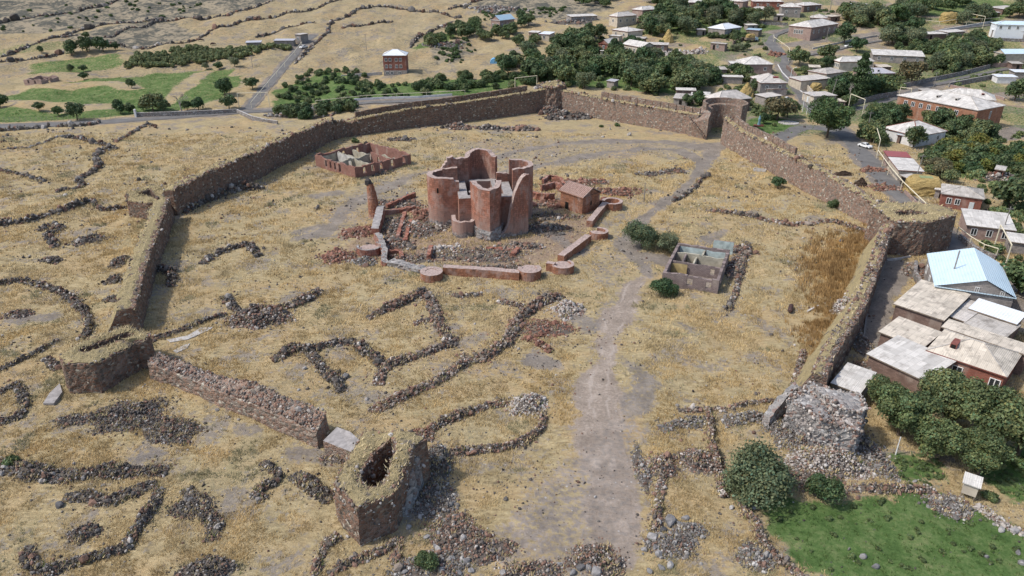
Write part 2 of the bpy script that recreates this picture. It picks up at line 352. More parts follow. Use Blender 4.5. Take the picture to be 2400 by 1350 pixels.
ST_BROWN = [(0, (0.145, 0.088, 0.063)), (.22, (0.215, 0.122, 0.084)), (.44, (0.115, 0.095, 0.079)), (.54, (0.255, 0.152, 0.106)), (.74, (0.190, 0.145, 0.114)), (.84, (0.290, 0.220, 0.167)), (.96, (0.450, 0.410, 0.334))]
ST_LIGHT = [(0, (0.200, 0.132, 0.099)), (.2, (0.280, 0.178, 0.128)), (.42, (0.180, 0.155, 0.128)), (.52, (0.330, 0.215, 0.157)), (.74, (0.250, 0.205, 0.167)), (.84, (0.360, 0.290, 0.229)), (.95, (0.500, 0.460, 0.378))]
ST_GREY = [(0, (.25, .24, .235)), (.25, (.32, .295, .28)), (.45, (.18, .17, .168)), (.6, (.38, .355, .335)), (.75, (.27, .195, .17)), (.9, (.52, .50, .48))]
MT = {}
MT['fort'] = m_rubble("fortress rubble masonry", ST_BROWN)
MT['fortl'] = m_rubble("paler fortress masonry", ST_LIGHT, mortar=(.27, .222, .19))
MT['fortg'] = m_rubble("stripped grey wall core", ST_GREY, 1.8, (.34, .325, .31), .2, .6)
MT['fieldwall'] = m_rubble("field stone walling", ST_GREY, 2.4, (.2, .19, .18))
def m_vcol(name, rough=.92):
    t = NT(name, rough, .12); a = t.n("Attribute", attribute_name="col").outputs["Color"]
    f = t.noise(6, detail=4); t.col(t.mix(.5, a, t.ramp(f, [(.3, .45), (.7, 1.25)]), 'MULTIPLY')); t.bump(f, .5, .08)
    return t.m
MT['stone'] = m_vcol("field stones")
def m_capgrass(name, a=(.26, .21, .115), b=(.47, .385, .22)):
    t = NT(name, .95, .05); f = t.noise(2.2, detail=6, rough=.7); g = t.noise(14, detail=2)
    c = t.ramp(t.math('ADD', t.math('MULTIPLY', f, .65), t.math('MULTIPLY', g, .35)), [(.32, a), (.5, tuple(.6 * x + .4 * y for x, y in zip(b, a))), (.68, b)])
    c = t.mix(t.smooth(t.noise(.6, detail=4), .56, .7), c, (.17, .15, .13)); t.col(c); t.bump(t.math('ADD', f, g), 1, .2); return t.m
MT['cap'] = m_capgrass("dry grass on the wall top")
def m_ashlar(name, base=(.315, .142, .097), dark=(.10, .075, .065), zgrey=None, bs=.95):
    """dressed tuff in courses, stained and partly stripped to the core"""
    t = NT(name, .9, .12); sx = t.n("SeparateXYZ", Vector=t.P())
    u = t.along(sx); z = sx.outputs[2]
    cv = t.n("CombineXYZ", X=u, Y=z).outputs[0]
    bk = t.n("TexBrick", Vector=cv, Scale=1.0)
    for k, v in (("Color1", tuple(x * 1.22 for x in base)), ("Color2", tuple(x * .68 for x in base)), ("Mortar", tuple(x * .45 for x in base))): t.set(bk.inputs[k], v)
    bk.inputs["Mortar Size"].default_value = .022; bk.inputs["Brick Width"].default_value = bs; bk.inputs["Row Height"].default_value = bs * .5; bk.inputs["Bias"].default_value = -.1
    c = bk.outputs[0]
    st = t.noise(1.0, t.mapping(t.P(), (1, 1, .18)), 5, .65)
    c = t.mix(t.math('MULTIPLY', t.smooth(st, .5, .72), .6), c, dark)
    bl = t.noise(.5, t.mapping(t.P(), (1, 1, .6)), 6, .68); c = t.mix(t.math('MULTIPLY', t.smooth(bl, .48, .62), .6), c, (.37, .265, .225))
    sp = t.noise(3.1, detail=2); c = t.mix(t.smooth(sp, .73, .78), c, (.42, .33, .26)); c = t.mix(t.smooth(t.noise(2.3, t.mapping(t.P(), (1, 1, 1.5)), 2), .70, .76), c, (.07, .055, .05))  # pale scars, then dark spots painting the shade of putlog holes
    if zgrey:
        v = t.n("TexVoronoi", Vector=t.P(), Scale=2.6); g = t.ramp(t.n("SeparateColor", Color=v.outputs["Color"]).outputs[0], [(0, (.17, .15, .14)), (.4, (.25, .215, .2)), (.7, (.13, .12, .118)), (.88, (.36, .33, .31))], True)
        lim = t.math('ADD', z, t.math('MULTIPLY', t.math('SUBTRACT', t.noise(.4, detail=4), .5), zgrey[1]))
        c = t.mix(t.math('MULTIPLY', t.math('SUBTRACT', 1.0, t.smooth(lim, zgrey[0] + 1.5, zgrey[0] + 5.5)), .62), c, (.30, .215, .18)); c = t.mix(t.math('SUBTRACT', 1.0, t.smooth(lim, zgrey[0] - .5, zgrey[0] + .5)), c, g)
        c = t.mix(t.math('MULTIPLY', t.smooth(t.noise(.8, t.mapping(t.P(), (1, 1, .25)), 5, .7), .56, .68), .55), c, (.12, .085, .072))
    t.col(c); t.bump(t.math('ADD', bk.outputs[1], t.noise(7, detail=3)), .35, .08); return t.m
MT['tuff'] = m_ashlar("red tuff ashlar", zgrey=(.9, 5))
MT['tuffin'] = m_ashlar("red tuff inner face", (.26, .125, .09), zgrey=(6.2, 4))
MT['tuffb'] = m_ashlar("red tuff blocks", (.27, .12, .085))
MT['tuffo'] = m_ashlar("orange tuff blocks", (.30, .14, .085), bs=.7)
MT['slab'] = plain("pale tuff coping", (.36, .28, .25), .9, .35, 2.2)
MT['slabg'] = plain("grey roof screed", (.30, .28, .27), .9, .3, 1.4)
MT['plaster'] = plain("stained plaster", (.36, .33, .26), .9, .35, .8)
MT['plasterb'] = plain("blue plaster", (.40, .47, .46), .9, .3, .8)
MT['ochre'] = plain("ochre plaster", (.38, .29, .14), .9, .3, .9)
def m_block(name, base, mort, bs=.42):
    t = NT(name, .9, .1); sx = t.n("SeparateXYZ", Vector=t.P()); u = t.along(sx)
    bk = t.n("TexBrick", Vector=t.n("CombineXYZ", X=u, Y=sx.outputs[2]).outputs[0], Scale=1.0)
    t.set(bk.inputs["Color1"], tuple(x * 1.15 for x in base)); t.set(bk.inputs["Color2"], tuple(x * .8 for x in base)); t.set(bk.inputs["Mortar"], mort)
    bk.inputs["Mortar Size"].default_value = .025; bk.inputs["Brick Width"].default_value = bs; bk.inputs["Row Height"].default_value = bs * .5
    c = t.mix(t.math('MULTIPLY', t.smooth(t.noise(.7, detail=5), .5, .7), .45), bk.outputs[0], tuple(x * .45 for x in base))
    c = t.mix(t.math('MULTIPLY', t.smooth(t.noise(.45, t.mapping(t.P(), (1, 1, .4)), 5), .52, .7), .4), c, (.42, .36, .31)); t.col(c); t.bump(t.noise(8), .3, .05); return t.m
MT['blockg'] = m_block("grey-pink block wall", (.24, .19, .18), (.13, .105, .10))
MT['pinkwall'] = m_block("pink tuff wall", (.33, .235, .20), (.25, .19, .17))
MT['redbrick'] = m_block("red brick wall", (.27, .095, .065), (.2, .12, .1), .4)
MT['orange'] = m_block("weathered orange tuff wall", (.34, .165, .10), (.2, .12, .09), .6)
MT['greywall'] = m_block("grey tuff wall", (.29, .26, .24), (.2, .18, .17), .6)
MT['cream'] = plain("cream render", (.47, .41, .33), .9, .2, .8)
MT['white'] = plain("whitewash", (.62, .61, .60), .85, .15, 1)
MT['brownwall'] = m_block("brown stone wall", (.21, .14, .115), (.14, .11, .1), .5)
def m_slate(name, base, gap=1.1, dirt=.35):
    """corrugated sheets laid in rows; object coordinates so the rows follow each roof"""
    t = NT(name, .8, .2); o = t.obj(); sx = t.n("SeparateXYZ", Vector=o)
    bk = t.n("TexBrick", Vector=o, Scale=1.0); t.set(bk.inputs["Color1"], tuple(x * 1.14 for x in base)); t.set(bk.inputs["Color2"], tuple(x * .80 for x in base)); t.set(bk.inputs["Mortar"], tuple(x * .78 for x in base))
    bk.inputs["Mortar Size"].default_value = .03; bk.inputs["Brick Width"].default_value = gap; bk.inputs["Row Height"].default_value = gap * 1.5; bk.offset = 0
    c = bk.outputs[0]; n = t.noise(.6, detail=6, rough=.65); c = t.mix(t.math('MULTIPLY', t.smooth(n, .48, .7), dirt), c, (.16, .14, .12))
    n2 = t.noise(1.0, t.mapping(o, (2.5, .3, 1)), 4); c = t.mix(t.math('MULTIPLY', t.smooth(n2, .55, .7), dirt), c, (.24, .21, .18))
    wv = t.math('SINE', t.math('MULTIPLY', sx.outputs[0], 28.0)); t.col(c); t.bump(wv, .35, .04); return t.m
MT['slate'] = m_slate("pale slate sheet roof", (.50, .465, .43))
MT['slatec'] = m_slate("cream slate sheet roof", (.55, .49, .41), 1.0, .6)
MT['slatew'] = m_slate("light slate sheet roof", (.56, .535, .50), 1.0, .42)
MT['slated'] = m_slate("stained slate sheet roof", (.43, .40, .365), 1.0, .65)
def m_metal(name, base, sp=2.2, rough=.4):
    t = NT(name, rough, .5); o = t.obj(); sx = t.n("SeparateXYZ", Vector=o); wv = t.math('SINE', t.math('MULTIPLY', sx.outputs[0], 2 * math.pi * sp))
    c = t.mix(t.smooth(wv, .75, 1.0), base, tuple(x * .82 for x in base)); c = t.mix(t.math('MULTIPLY', t.smooth(t.noise(.5, detail=5), .5, .7), .3), c, tuple(x * .7 for x in base))
    t.col(c); t.bump(wv, .3, .05); return t.m
MT['blue'] = m_metal("light blue sheet metal", (.55, .68, .76)); MT['blued'] = m_metal("blue sheet metal", (.36, .49, .58))
MT['zinc'] = m_metal("white sheet metal", (.70, .73, .76)); MT['mauve'] = m_metal("grey sheet metal", (.44, .43, .46)); MT['redmet'] = m_metal("red sheet metal", (.30, .07, .06))
MT['tile'] = m_metal("red tuff roof ribs", (.36, .19, .135), 1.1, .9)
MT['fascia'] = plain("brown red boards", (.20, .075, .06), .7, .25, 2)
MT['glass'] = plain("dark window glass", (.025, .03, .035), .15, .2, 1, .5)
MT['frame'] = plain("white window frame", (.72, .72, .70), .6, .06, 1)
MT['door'] = plain("pale door", (.55, .58, .58), .6, .1, 1); MT['dark'] = plain("dark opening", (.018, .016, .015), .9, .2, 1)
MT['pipe'] = plain("cream painted gas pipe", (.62, .56, .42), .6, .1, 2); MT['pole'] = plain("grey pole", (.24, .22, .2), .8, .2, 2)
MT['wood'] = plain("weathered timber", (.2, .16, .125), .9, .3, 2); MT['rust'] = plain("rusty metal", (.075, .045, .04), .7, .3, 2)
MT['conc'] = plain("concrete", (.42, .40, .38), .9, .22, 1.5); MT['whitec'] = plain("white paint", (.75, .75, .74), .4, .05, 1, .4)
MT['rubber'] = plain("black rubber", (.02, .02, .02), .8, .1, 1); MT['bark'] = plain("bark", (.13, .10, .075), .95, .3, 3)
MT['barkp'] = plain("pale bark", (.34, .30, .27), .95, .25, 3)
def m_hay(name, a, b):
    t = NT(name, .95, .05); f = t.noise(1.2, t.mapping(t.P(), (1, 1, 3.5)), 6, .7); t.col(t.ramp(f, [(.3, a), (.68, b)])); t.bump(f, 1, .3); return t.m
MT['hay'] = m_hay("hay", (.22, .155, .06), (.48, .36, .16)); MT['dung'] = m_hay("dung", (.03, .023, .018), (.085, .06, .045))
def m_asphalt():
    t = NT("worn asphalt", .9, .15); f = t.noise(.25, detail=6, rough=.65); g = t.noise(3, detail=3)
    c = t.ramp(f, [(.3, (.115, .11, .108)), (.55, (.16, .155, .15)), (.75, (.22, .20, .18))]); t.col(t.mix(.25, c, t.ramp(g, [(.3, .5), (.7, 1.2)]), 'MULTIPLY')); return t.m
MT['asphalt'] = m_asphalt()
def m_leaf(name, a, b):
    t = NT(name, .6, .25); at = t.n("Attribute", attribute_name="col").outputs["Color"]; r = t.n("ObjectInfo").outputs["Random"]
    c = t.mix(r, a, b); c = t.mix(1.0, c, at, 'MULTIPLY'); t.col(c)
    tr = t.n("BsdfTranslucent", Color=c); mx = t.n("MixShader"); mx.inputs[0].default_value = .22
    t.t.links.new(t.b.outputs[0], mx.inputs[1]); t.t.links.new(tr.outputs[0], mx.inputs[2]); t.t.links.new(mx.outputs[0], t.t.nodes["Material Output"].inputs[0]); return t.m
MT['leaf'] = m_leaf("leaves", (.085, .135, .050), (.175, .20, .092)); MT['leafd'] = m_leaf("dark leaves", (.060, .108, .046), (.115, .15, .066))
MT['leafo'] = m_leaf("olive brown leaves", (.15, .14, .075), (.17, .15, .08)); MT['leafg'] = m_leaf("greyish leaves", (.11, .145, .075), (.17, .19, .108))
MT['leafy'] = m_leaf("yellow green leaves", (.13, .15, .035), (.17, .165, .04))
def m_vcolgrass(name):
    t = NT(name, .9, .05); a = t.n("Attribute", attribute_name="col").outputs["Color"]; t.col(a)
    tr = t.n("BsdfTranslucent", Color=a); mx = t.n("MixShader"); mx.inputs[0].default_value = .25
    t.t.links.new(t.b.outputs[0], mx.inputs[1]); t.t.links.new(tr.outputs[0], mx.inputs[2]); t.t.links.new(mx.outputs[0], t.t.nodes["Material Output"].inputs[0]); return t.m
MT['blade'] = m_vcolgrass("grass blades")

def m_ground():
    t = NT("dry grassland and soil", .97, .04)
    A1 = t.n("Attribute", attribute_name="m1"); A2 = t.n("Attribute", attribute_name="m2")
    s1 = t.n("SeparateColor", Color=A1.outputs["Color"]); s2 = t.n("SeparateColor", Color=A2.outputs["Color"])
    dirt, grav, green = s1.outputs[0], s1.outputs[1], s1.outputs[2]; weed, red, scrub = s2.outputs[0], s2.outputs[1], s2.outputs[2]
    big = t.noise(.045, detail=4); mid = t.noise(.28, detail=5, rough=.62); fine = t.noise(2.6, detail=6, rough=.72)
    stk = t.noise(1.0, t.mapping(t.P(), (.55, 2.0, 1), (0, 0, .5)), 5, .68)
    edge = t.noise(1.3, detail=5, rough=.7)
    g = t.math('ADD', t.math('MULTIPLY', stk, .45), t.math('ADD', t.math('MULTIPLY', fine, .33), t.math('MULTIPLY', mid, .22)))
    straw = t.ramp(g, [(.34, (.135, .106, .066)), (.42, (.255, .198, .112)), (.51, (.375, .298, .168)), (.62, (.51, .425, .262))])
    straw = t.mix(t.math('MULTIPLY', t.smooth(t.math('ADD', t.math('MULTIPLY', mid, .4), t.math('MULTIPLY', t.noise(.07, detail=3), .6)), .46, .58), .6), straw, t.mix(.5, straw, (.38, .24, .12)))
    straw = t.mix(t.math('MULTIPLY', t.smooth(big, .45, .62), .35), straw, (.33, .285, .18))
    soil = t.ramp(fine, [(.3, (.15, .132, .118)), (.6, (.255, .225, .20)), (.75, (.33, .30, .275))])
    pt = t.noise(.13, detail=6, rough=.68)
    bare = t.smooth(t.math('ADD', t.math('MULTIPLY', pt, .62), t.math('MULTIPLY', edge, .38)), .515, .575)
    c = t.mix(t.math('MULTIPLY', bare, .82), straw, soil)
    olive = t.smooth(t.math('ADD', t.math('MULTIPLY', t.noise(.12, detail=3), .5), t.math('MULTIPLY', edge, .5)), .56, .66)
    c = t.mix(t.math('MULTIPLY', olive, .4), c, (.19, .175, .09))
    drk = t.smooth(t.noise(.9, detail=5, rough=.75), .57, .66)
    c = t.mix(t.math('MULTIPLY', drk, .5), c, (.125, .108, .085))
    def msk(v, amp=.7): return t.smooth(t.math('ADD', v, t.math('MULTIPLY', t.math('SUBTRACT', edge, .5), amp)), .36, .62)
    scr = t.mix(t.smooth(t.math('ADD', t.math('MULTIPLY', t.noise(.11, detail=5, rough=.7), .6), t.math('MULTIPLY', t.noise(.5, detail=4), .4)), .44, .55), (.29, .245, .175), t.ramp(fine, [(.35, (.06, .062, .054)), (.65, (.135, .13, .108))]))
    c = t.mix(msk(scrub), c, scr)
    c = t.mix(t.math('MULTIPLY', msk(red, 1.0), .8), c, t.ramp(t.math('ADD', t.math('MULTIPLY', fine, .5), t.math('MULTIPLY', edge, .5)), [(.36, (.12, .085, .07)), (.5, (.25, .18, .145)), (.6, (.34, .26, .17)), (.72, (.42, .33, .27))]))
    c = t.mix(msk(weed), c, t.ramp(g, [(.36, (.11, .06, .025)), (.5, (.25, .145, .05)), (.64, (.38, .25, .10))]))
    c = t.mix(msk(dirt, 1.0), c, t.ramp(t.math('ADD', t.math('MULTIPLY', mid, .5), t.math('MULTIPLY', fine, .5)), [(.36, (.20, .162, .132)), (.5, (.295, .243, .20)), (.62, (.42, .35, .295))]))
    gr = t.ramp(t.math('ADD', t.math('MULTIPLY', mid, .5), t.math('MULTIPLY', fine, .5)), [(.36, (.135, .118, .105)), (.5, (.205, .18, .16)), (.62, (.29, .255, .225))])
    c = t.mix(t.math('MULTIPLY', t.smooth(dirt, .80, 1.0), .65), c, (.46, .395, .345))
    c = t.mix(t.math('MULTIPLY', msk(grav, 1.1), .9), c, gr)
    gg = t.ramp(t.math('ADD', t.math('MULTIPLY', fine, .4), t.math('MULTIPLY', t.noise(.33, detail=6, rough=.7), .6)), [(.36, (.042, .078, .024)), (.48, (.082, .138, .044)), (.58, (.135, .18, .07)), (.68, (.24, .23, .12))])
    c = t.mix(msk(green, 1.05), c, gg)
    v = t.n("TexVoronoi", Vector=t.P(), Scale=1.5); vh = t.n("SeparateColor", Color=v.outputs["Color"])
    peb = t.math('MULTIPLY', t.math('LESS_THAN', v.outputs["Distance"], t.math('MULTIPLY', vh.outputs[1], .22)), t.math('GREATER_THAN', vh.outputs[0], .72))
    c = t.mix(t.math('MULTIPLY', peb, .75), c, t.ramp(vh.outputs[2], [(0, (.08, .075, .075)), (.5, (.16, .12, .105)), (.85, (.42, .40, .38))], True))
    t.col(c); t.bump(t.math('ADD', t.math('MULTIPLY', fine, .6), stk), .9, .28); return t.m
MT['ground'] = m_ground()
# ------------------------------------------------------------------ the ground: one sheet, finer near the camera
def axis(parts):
    out = [parts[0][0]]
    for a, b, d0, d1 in parts:
        x = a
        while x < b - 1e-6:
            t = (x - a) / (b - a); x = min(b, x + d0 + (d1 - d0) * t); out.append(x)
    return np.array(out)
xp = axis([(0, 62, .5, .5), (62, 160, .5, 1.2), (160, 430, 1.2, 3), (430, 1500, 6, 120)]); GX = np.concatenate([-xp[:0:-1], xp])
GY = axis([(18, 110, .42, .42), (110, 300, .45, .9), (300, 480, .9, 2.2), (480, 2200, 4, 160)])
gx, gy = np.meshgrid(GX, GY); fx, fy = gx.ravel(), gy.ravel()
MK = masks(fx, fy)
mb = MB(); ni, nj = len(GY), len(GX); idx = np.arange(ni * nj).reshape(ni, nj)
mb.add(np.stack([fx, fy, gz(fx, fy)], 1), np.stack([idx[:-1, :-1], idx[:-1, 1:], idx[1:, 1:], idx[1:, :-1]], -1).reshape(-1, 4))
ground = mb.build("ground", MT['ground'], smooth=True); ground['kind'] = "structure"
for nm, ch in (("m1", MK[:3]), ("m2", MK[3:])):
    at = ground.data.color_attributes.new(nm, 'FLOAT_COLOR', 'POINT')
    at.data.foreach_set("color", np.stack(list(ch) + [np.ones_like(fx)], 1).astype(np.float32).ravel())

def road(name, key, mat=None):
    pts, hw = ROADW[key], ROADS[key][1]; mb = MB(); w1 = wob(.5, .35, len(key)); w2 = wob(.5, .31, len(key) + 3)
    A, N, s = resample(pts, 1.5)
    for _ in range(6): A[1:-1] = .25 * A[:-2] + .5 * A[1:-1] + .25 * A[2:]
    sweep(mb, A, [(lambda s, L: hw + w1(s), .035), (0, .055), (lambda s, L: -hw + w2(s), .035)], [0, 0], 1.5, caps=False)
    o = mb.build(name, mat or MT['asphalt'], smooth=True); o['kind'] = "structure"; return A
RA = {k: road({'highway': 'highway', 'farm_road': 'farm_road', 'village_road': 'village_road', 'gate_road': 'gate_road', 'school_road': 'school_road', 'hall_road': 'hall_road'}[k], k) for k in ROADS}

# ------------------------------------------------------------------ grass as tufts of blades
def tufts(name, label, cat, n, xr, yr, keep, colf, hgt, wid, blades=6, flat=1.0):
    rng = np.random.default_rng(n)
    u = rng.uniform(0, 1, n); Y = yr[0] * (yr[1] / yr[0]) ** u; dep = Y * .898 + 26
    X = rng.uniform(xr[0], xr[1], n) * dep
    k = rng.uniform(0, 1, n) < keep(X, Y); X, Y = X[k], Y[k]; n = len(X)
    c0 = colf(X, Y, rng); lod = np.clip(Y / 75, .8, 2.6)
    X = np.repeat(X, blades); Y = np.repeat(Y, blades); c = np.repeat(c0, blades, 0) * rng.uniform(.75, 1.2, (n * blades, 1)); lod = np.repeat(lod, blades)
    m = n * blades; X = X + rng.normal(0, .16, m) * lod; Y = Y + rng.normal(0, .16, m) * lod; z = gz(X, Y)
    wind = .9 + .8 * vnoise(X, Y, 6, 21) * 3; th = wind + rng.normal(0, .9, m); h = hgt * rng.uniform(.5, 1.25, m) * np.sqrt(lod); le = flat * rng.uniform(.5, 1.5, m) * h
    w_ = wid * lod * rng.uniform(.6, 1.3, m); dx, dy = np.cos(th), np.sin(th)
    ph = rng.uniform(0, 6.28, m); px, py = np.cos(ph) * w_, np.sin(ph) * w_
    V = np.stack([np.stack([X - px, Y - py, z - .05], 1), np.stack([X + px, Y + py, z - .05], 1), np.stack([X + dx * le, Y + dy * le, z + h], 1)], 1).reshape(-1, 3)
    mb = MB(); mb.add(V, np.arange(m * 3).reshape(m, 3), 0, np.repeat(c, 3, 0))
    o = mb.build(name, MT['blade']); tag(o, label, cat, kind="stuff"); return o
def k_straw(X, Y):
    d, g, gr, wd, rd, sc = masks(X, Y)
    pat = ss(.55 * vnoise(X, Y, 3.4, 31) + .45 * vnoise(X, Y, 1.1, 32), .34, .56)
    pat = pat * (1 - .85 * ss(vnoise(X, Y, 6.5, 36) * .6 + vnoise(X, Y, 2.2, 37) * .4, .55, .66))
    return np.clip(1 - 1.5 * d - 1.7 * g - 1.5 * gr - wd - .45 * rd - sc, 0, 1) * (.08 + .92 * pat) * (1 - ss(Y, 215, 235) * ss(X, 10, 40))
def c_straw(X, Y, rng):
    n = vnoise(X, Y, 9, 33)[:, None]; m = vnoise(X, Y, 2.0, 34)[:, None]
    a = np.array([.57, .465, .275]) * (1 - n) + np.array([.53, .385, .185]) * n
    a = np.where(vnoise(X, Y, 5, 35)[:, None] > .82, np.array([.33, .30, .18]), a)
    return a * (.72 + .5 * m)
tufts("dry_grass", "pale straw-yellow dry grass covering the fortress yard and the fields", "dry grass", 230000, (-.80, .80), (48, 240), k_straw, c_straw, .32, .05, 5, .8)
def k_green(X, Y):
    d, g, gr, wd, rd, sc = masks(X, Y); return np.clip((gr - .35) * 1.8, 0, 1) * (.35 + .65 * vnoise(X, Y, 2, 41))
def c_green(X, Y, rng):
    n = vnoise(X, Y, 4, 42)[:, None]; return (np.array([.07, .13, .036]) * (1 - n) + np.array([.14, .185, .062]) * n) * rng.uniform(.55, 1.45, (len(X), 1))
tufts("green_grass", "lush green grass of the garden below the ruined tower and the orchards", "grass", 60000, (-.80, .80), (46, 330), k_green, c_green, .24, .06, 5, .7)
def k_weed(X, Y): return masks(X, Y)[3] * ss(vnoise(X, Y, 1.6, 45), .2, .6)
def c_weed(X, Y, rng): return np.array([.42, .275, .125]) * rng.uniform(.5, 1.35, (len(X), 1))
tufts("tall_weeds", "tall rusty brown dry weeds along the right fortress wall", "dry weeds", 90000, (.15, .60), (80, 170), k_weed, c_weed, .75, .04, 6, .35)

# ------------------------------------------------------------------ dry-stone walls, heaps, boulders
STONEN = [0]
def grow(mb, XY, Z, n, rng):
    """dry blades standing between the stones, in clumps"""
    if n < 1 or not len(XY): return
    k = np.repeat(rng.integers(0, len(XY), n // 5 + 1), 9); n = len(k); X = XY[k, 0] + rng.normal(0, .22, n); Y = XY[k, 1] + rng.normal(0, .22, n); z = Z[k] - .12; th = 1.2 + rng.normal(0, 1.0, n); h = .42 * rng.uniform(.5, 1.2, n); w_ = rng.uniform(.05, .1, n) * max(1, Y.mean() / 100); ph = rng.uniform(0, 6.28, n)
    V = np.stack([np.stack([X - np.cos(ph) * w_, Y - np.sin(ph) * w_, z], 1), np.stack([X + np.cos(ph) * w_, Y + np.sin(ph) * w_, z], 1), np.stack([X + np.cos(th) * h * .8, Y + np.sin(th) * h * .8, z + h], 1)], 1)
    c = np.where(rng.uniform(0, 1, (n, 1)) < .88, np.array([.52, .42, .24]), np.array([.13, .16, .06])) * rng.uniform(.6, 1.15, (n, 1)); mb.add(V.reshape(-1, 3), np.arange(n * 3).reshape(n, 3), 1, np.repeat(c, 3, 0))
def rubble(name, label, px, width, h, fl='mix', cat='rubble wall', group=None, lod=1.0, core=(.135, .112, .09), world=None, dens=1.0):
    pts = world or GL(px); rng = np.random.default_rng(abs(hash(label)) % 99991 if False else sum(map(ord, label)))
    A, N, s = resample(pts, .7); L = s[-1]; n = len(A); mb = MB()
    width, h = width * .86, h * .9; wv = width / 2 * (.72 + .6 * vnoise(s, s * 0, 2.4, sum(map(ord, label)) % 50)); hv = h * (.55 + .75 * vnoise(s, s * 0, 3.1, sum(map(ord, label)) % 37))
    hv = hv * (.45 + .55 * ss(vnoise(s, s * 0, 1.7, sum(map(ord, label)) % 23), .15, .5)); tap = np.clip(np.minimum(s, L - s) / (.8 * width + .2), .25, 1); hv = hv * tap
    A = A + N * (vnoise(s, s * 0, 4.0, 3 + sum(map(ord, label)) % 11)[:, None] - .5) * width * .5
    zb = gz(A[:, 0], A[:, 1])
    K = [(-.8, -.25), (-.55, .3), (-.22, .55), (.22, .55), (.55, .3), (.8, -.25)]; V = np.zeros((n, 6, 3))
    for k, (o, z) in enumerate(K):
        V[:, k, 0] = A[:, 0] + N[:, 0] * o * wv; V[:, k, 1] = A[:, 1] + N[:, 1] * o * wv; V[:, k, 2] = zb + np.where(z < 0, -.25, z * hv)
    V += rng.uniform(-.07, .07, V.shape); idx = np.arange(n * 6).reshape(n, 6)
    Fs = np.concatenate([np.stack([idx[:-1, k], idx[:-1, k + 1], idx[1:, k + 1], idx[1:, k]], 1) for k in range(5)])[:, ::-1]
    mb.add(V.reshape(-1, 3), Fs, 0, np.array(core))
    Ym = float(np.mean(A[:, 1])); sz = max(.108, .00145 * Ym) * lod
    m = int(dens * L * (width + 1.3 * h) * .95 / (sz * sz) / 2.2); m = min(m, 7000); STONEN[0] += m
    si = rng.uniform(0, n - 1.001, m); i0 = si.astype(int); f = (si - i0)[:, None]
    C = A[i0] * (1 - f) + A[i0 + 1] * f; Nn = N[i0]; W = wv[i0]; Hh = hv[i0]
    u = rng.uniform(-1, 1, m); u = np.sign(u) * np.abs(u) ** .8
    out = rng.uniform(0, 1, m) < .16; u = np.where(out, u * rng.uniform(1.1, 3.2, m), u)
    prof = np.clip(1 - np.abs(u) ** 2.4, 0, 1)
    xy = C + Nn * (u * W)[:, None]; S = sz * .95 * rng.lognormal(0, .5, m)
    S = np.where(out, S * .75, S); z = gz(xy[:, 0], xy[:, 1]) + np.where(out, .02, prof * Hh * rng.uniform(.35, 1.05, m)) + S * .12
    stones(mb, np.stack([xy[:, 0], xy[:, 1], z], 1), S, stonecol(m, fl, rng), rng)
    grow(mb, xy, z, int(m * .28), rng); c = A.mean(0); o = mb.build(name, [MT['stone'], MT['blade']], origin=(c[0], c[1], float(terr(c[1]))))
    return tag(o, label, cat, group)
def heap(name, label, c, rx, ry, h, fl='mix', rot=0.0, cat='rubble heap', group=None, lod=1.0, edge=.35, core=(.12, .102, .088), dens=1.0, z0=0.0):
    cx, cy = c if isinstance(c[0], float) else G(*c); rng = np.random.default_rng(sum(map(ord, label)) + 5); mb = MB()
    cr, sr = math.cos(rot), math.sin(rot)
    def loc(r, a): return cx + (r * rx * np.cos(a)) * cr - (r * ry * np.sin(a)) * sr, cy + (r * rx * np.cos(a)) * sr + (r * ry * np.sin(a)) * cr
    sd_ = sum(map(ord, label)) % 41
    def lim(a): return 1 + edge * (2 * vnoise(np.cos(a) * 1.7 + 5, np.sin(a) * 1.7 + 5, 1, sd_) - 1)
    def hh(r, a, X, Y): return h * np.clip(1 - (r / lim(a)) ** 2, 0, 1) ** .8 * (.55 + .9 * vnoise(X, Y, max(.8, rx * .35), sd_ + 2))
    rr = np.linspace(0, 1.15, 7); aa = np.linspace(0, 2 * math.pi, 25)[:-1]; r_, a_ = np.meshgrid(rr, aa, indexing='ij'); a_f = a_.ravel(); r_f = r_.ravel()
    X, Y = loc(r_f * lim(a_f), a_f); z = gz(X, Y) + z0 + .7 * hh(r_f * lim(a_f), a_f, X, Y) - np.where(r_f > 1.05, .3, 0); idx = np.arange(7 * 24).reshape(7, 24)
    mb.add(np.stack([X, Y, z], 1), np.stack([idx[:-1], np.roll(idx[:-1], -1, 1), np.roll(idx[1:], -1, 1), idx[1:]], -1).reshape(-1, 4)[:, ::-1], 0, np.array(core))
    sz = max(.112, .00145 * cy) * lod; m = min(6000, int(dens * rx * ry * 3.14 / (sz * sz) / 1.5)); STONEN[0] += m
    a = rng.uniform(0, 2 * math.pi, m); r = np.sqrt(rng.uniform(0, 1.3, m)) * lim(a) * np.where(rng.uniform(0, 1, m) < .1, 1.35, 1); X, Y = loc(r, a); S = sz * rng.lognormal(0, .4, m)
    z = gz(X, Y) + z0 + hh(r, a, X, Y) * rng.uniform(.6, 1.1, m) + S * .15
    stones(mb, np.stack([X, Y, z], 1), S, stonecol(m, fl, rng), rng)
    grow(mb, np.stack([X, Y], 1), z, int(m * .2), rng); o = mb.build(name, [MT['stone'], MT['blade']], origin=(cx, cy, float(terr(cy)))); return tag(o, label, cat, group)
RW = rubble
FIELD = "dark field walls on the slopes outside the fortress"
def fw(label, px, width=1.6, h=1.0, fl='dark', lod=1.0): RW("field_wall", label, px, width, h, fl, 'field wall', FIELD, lod, (.125, .108, .09), None, .85)
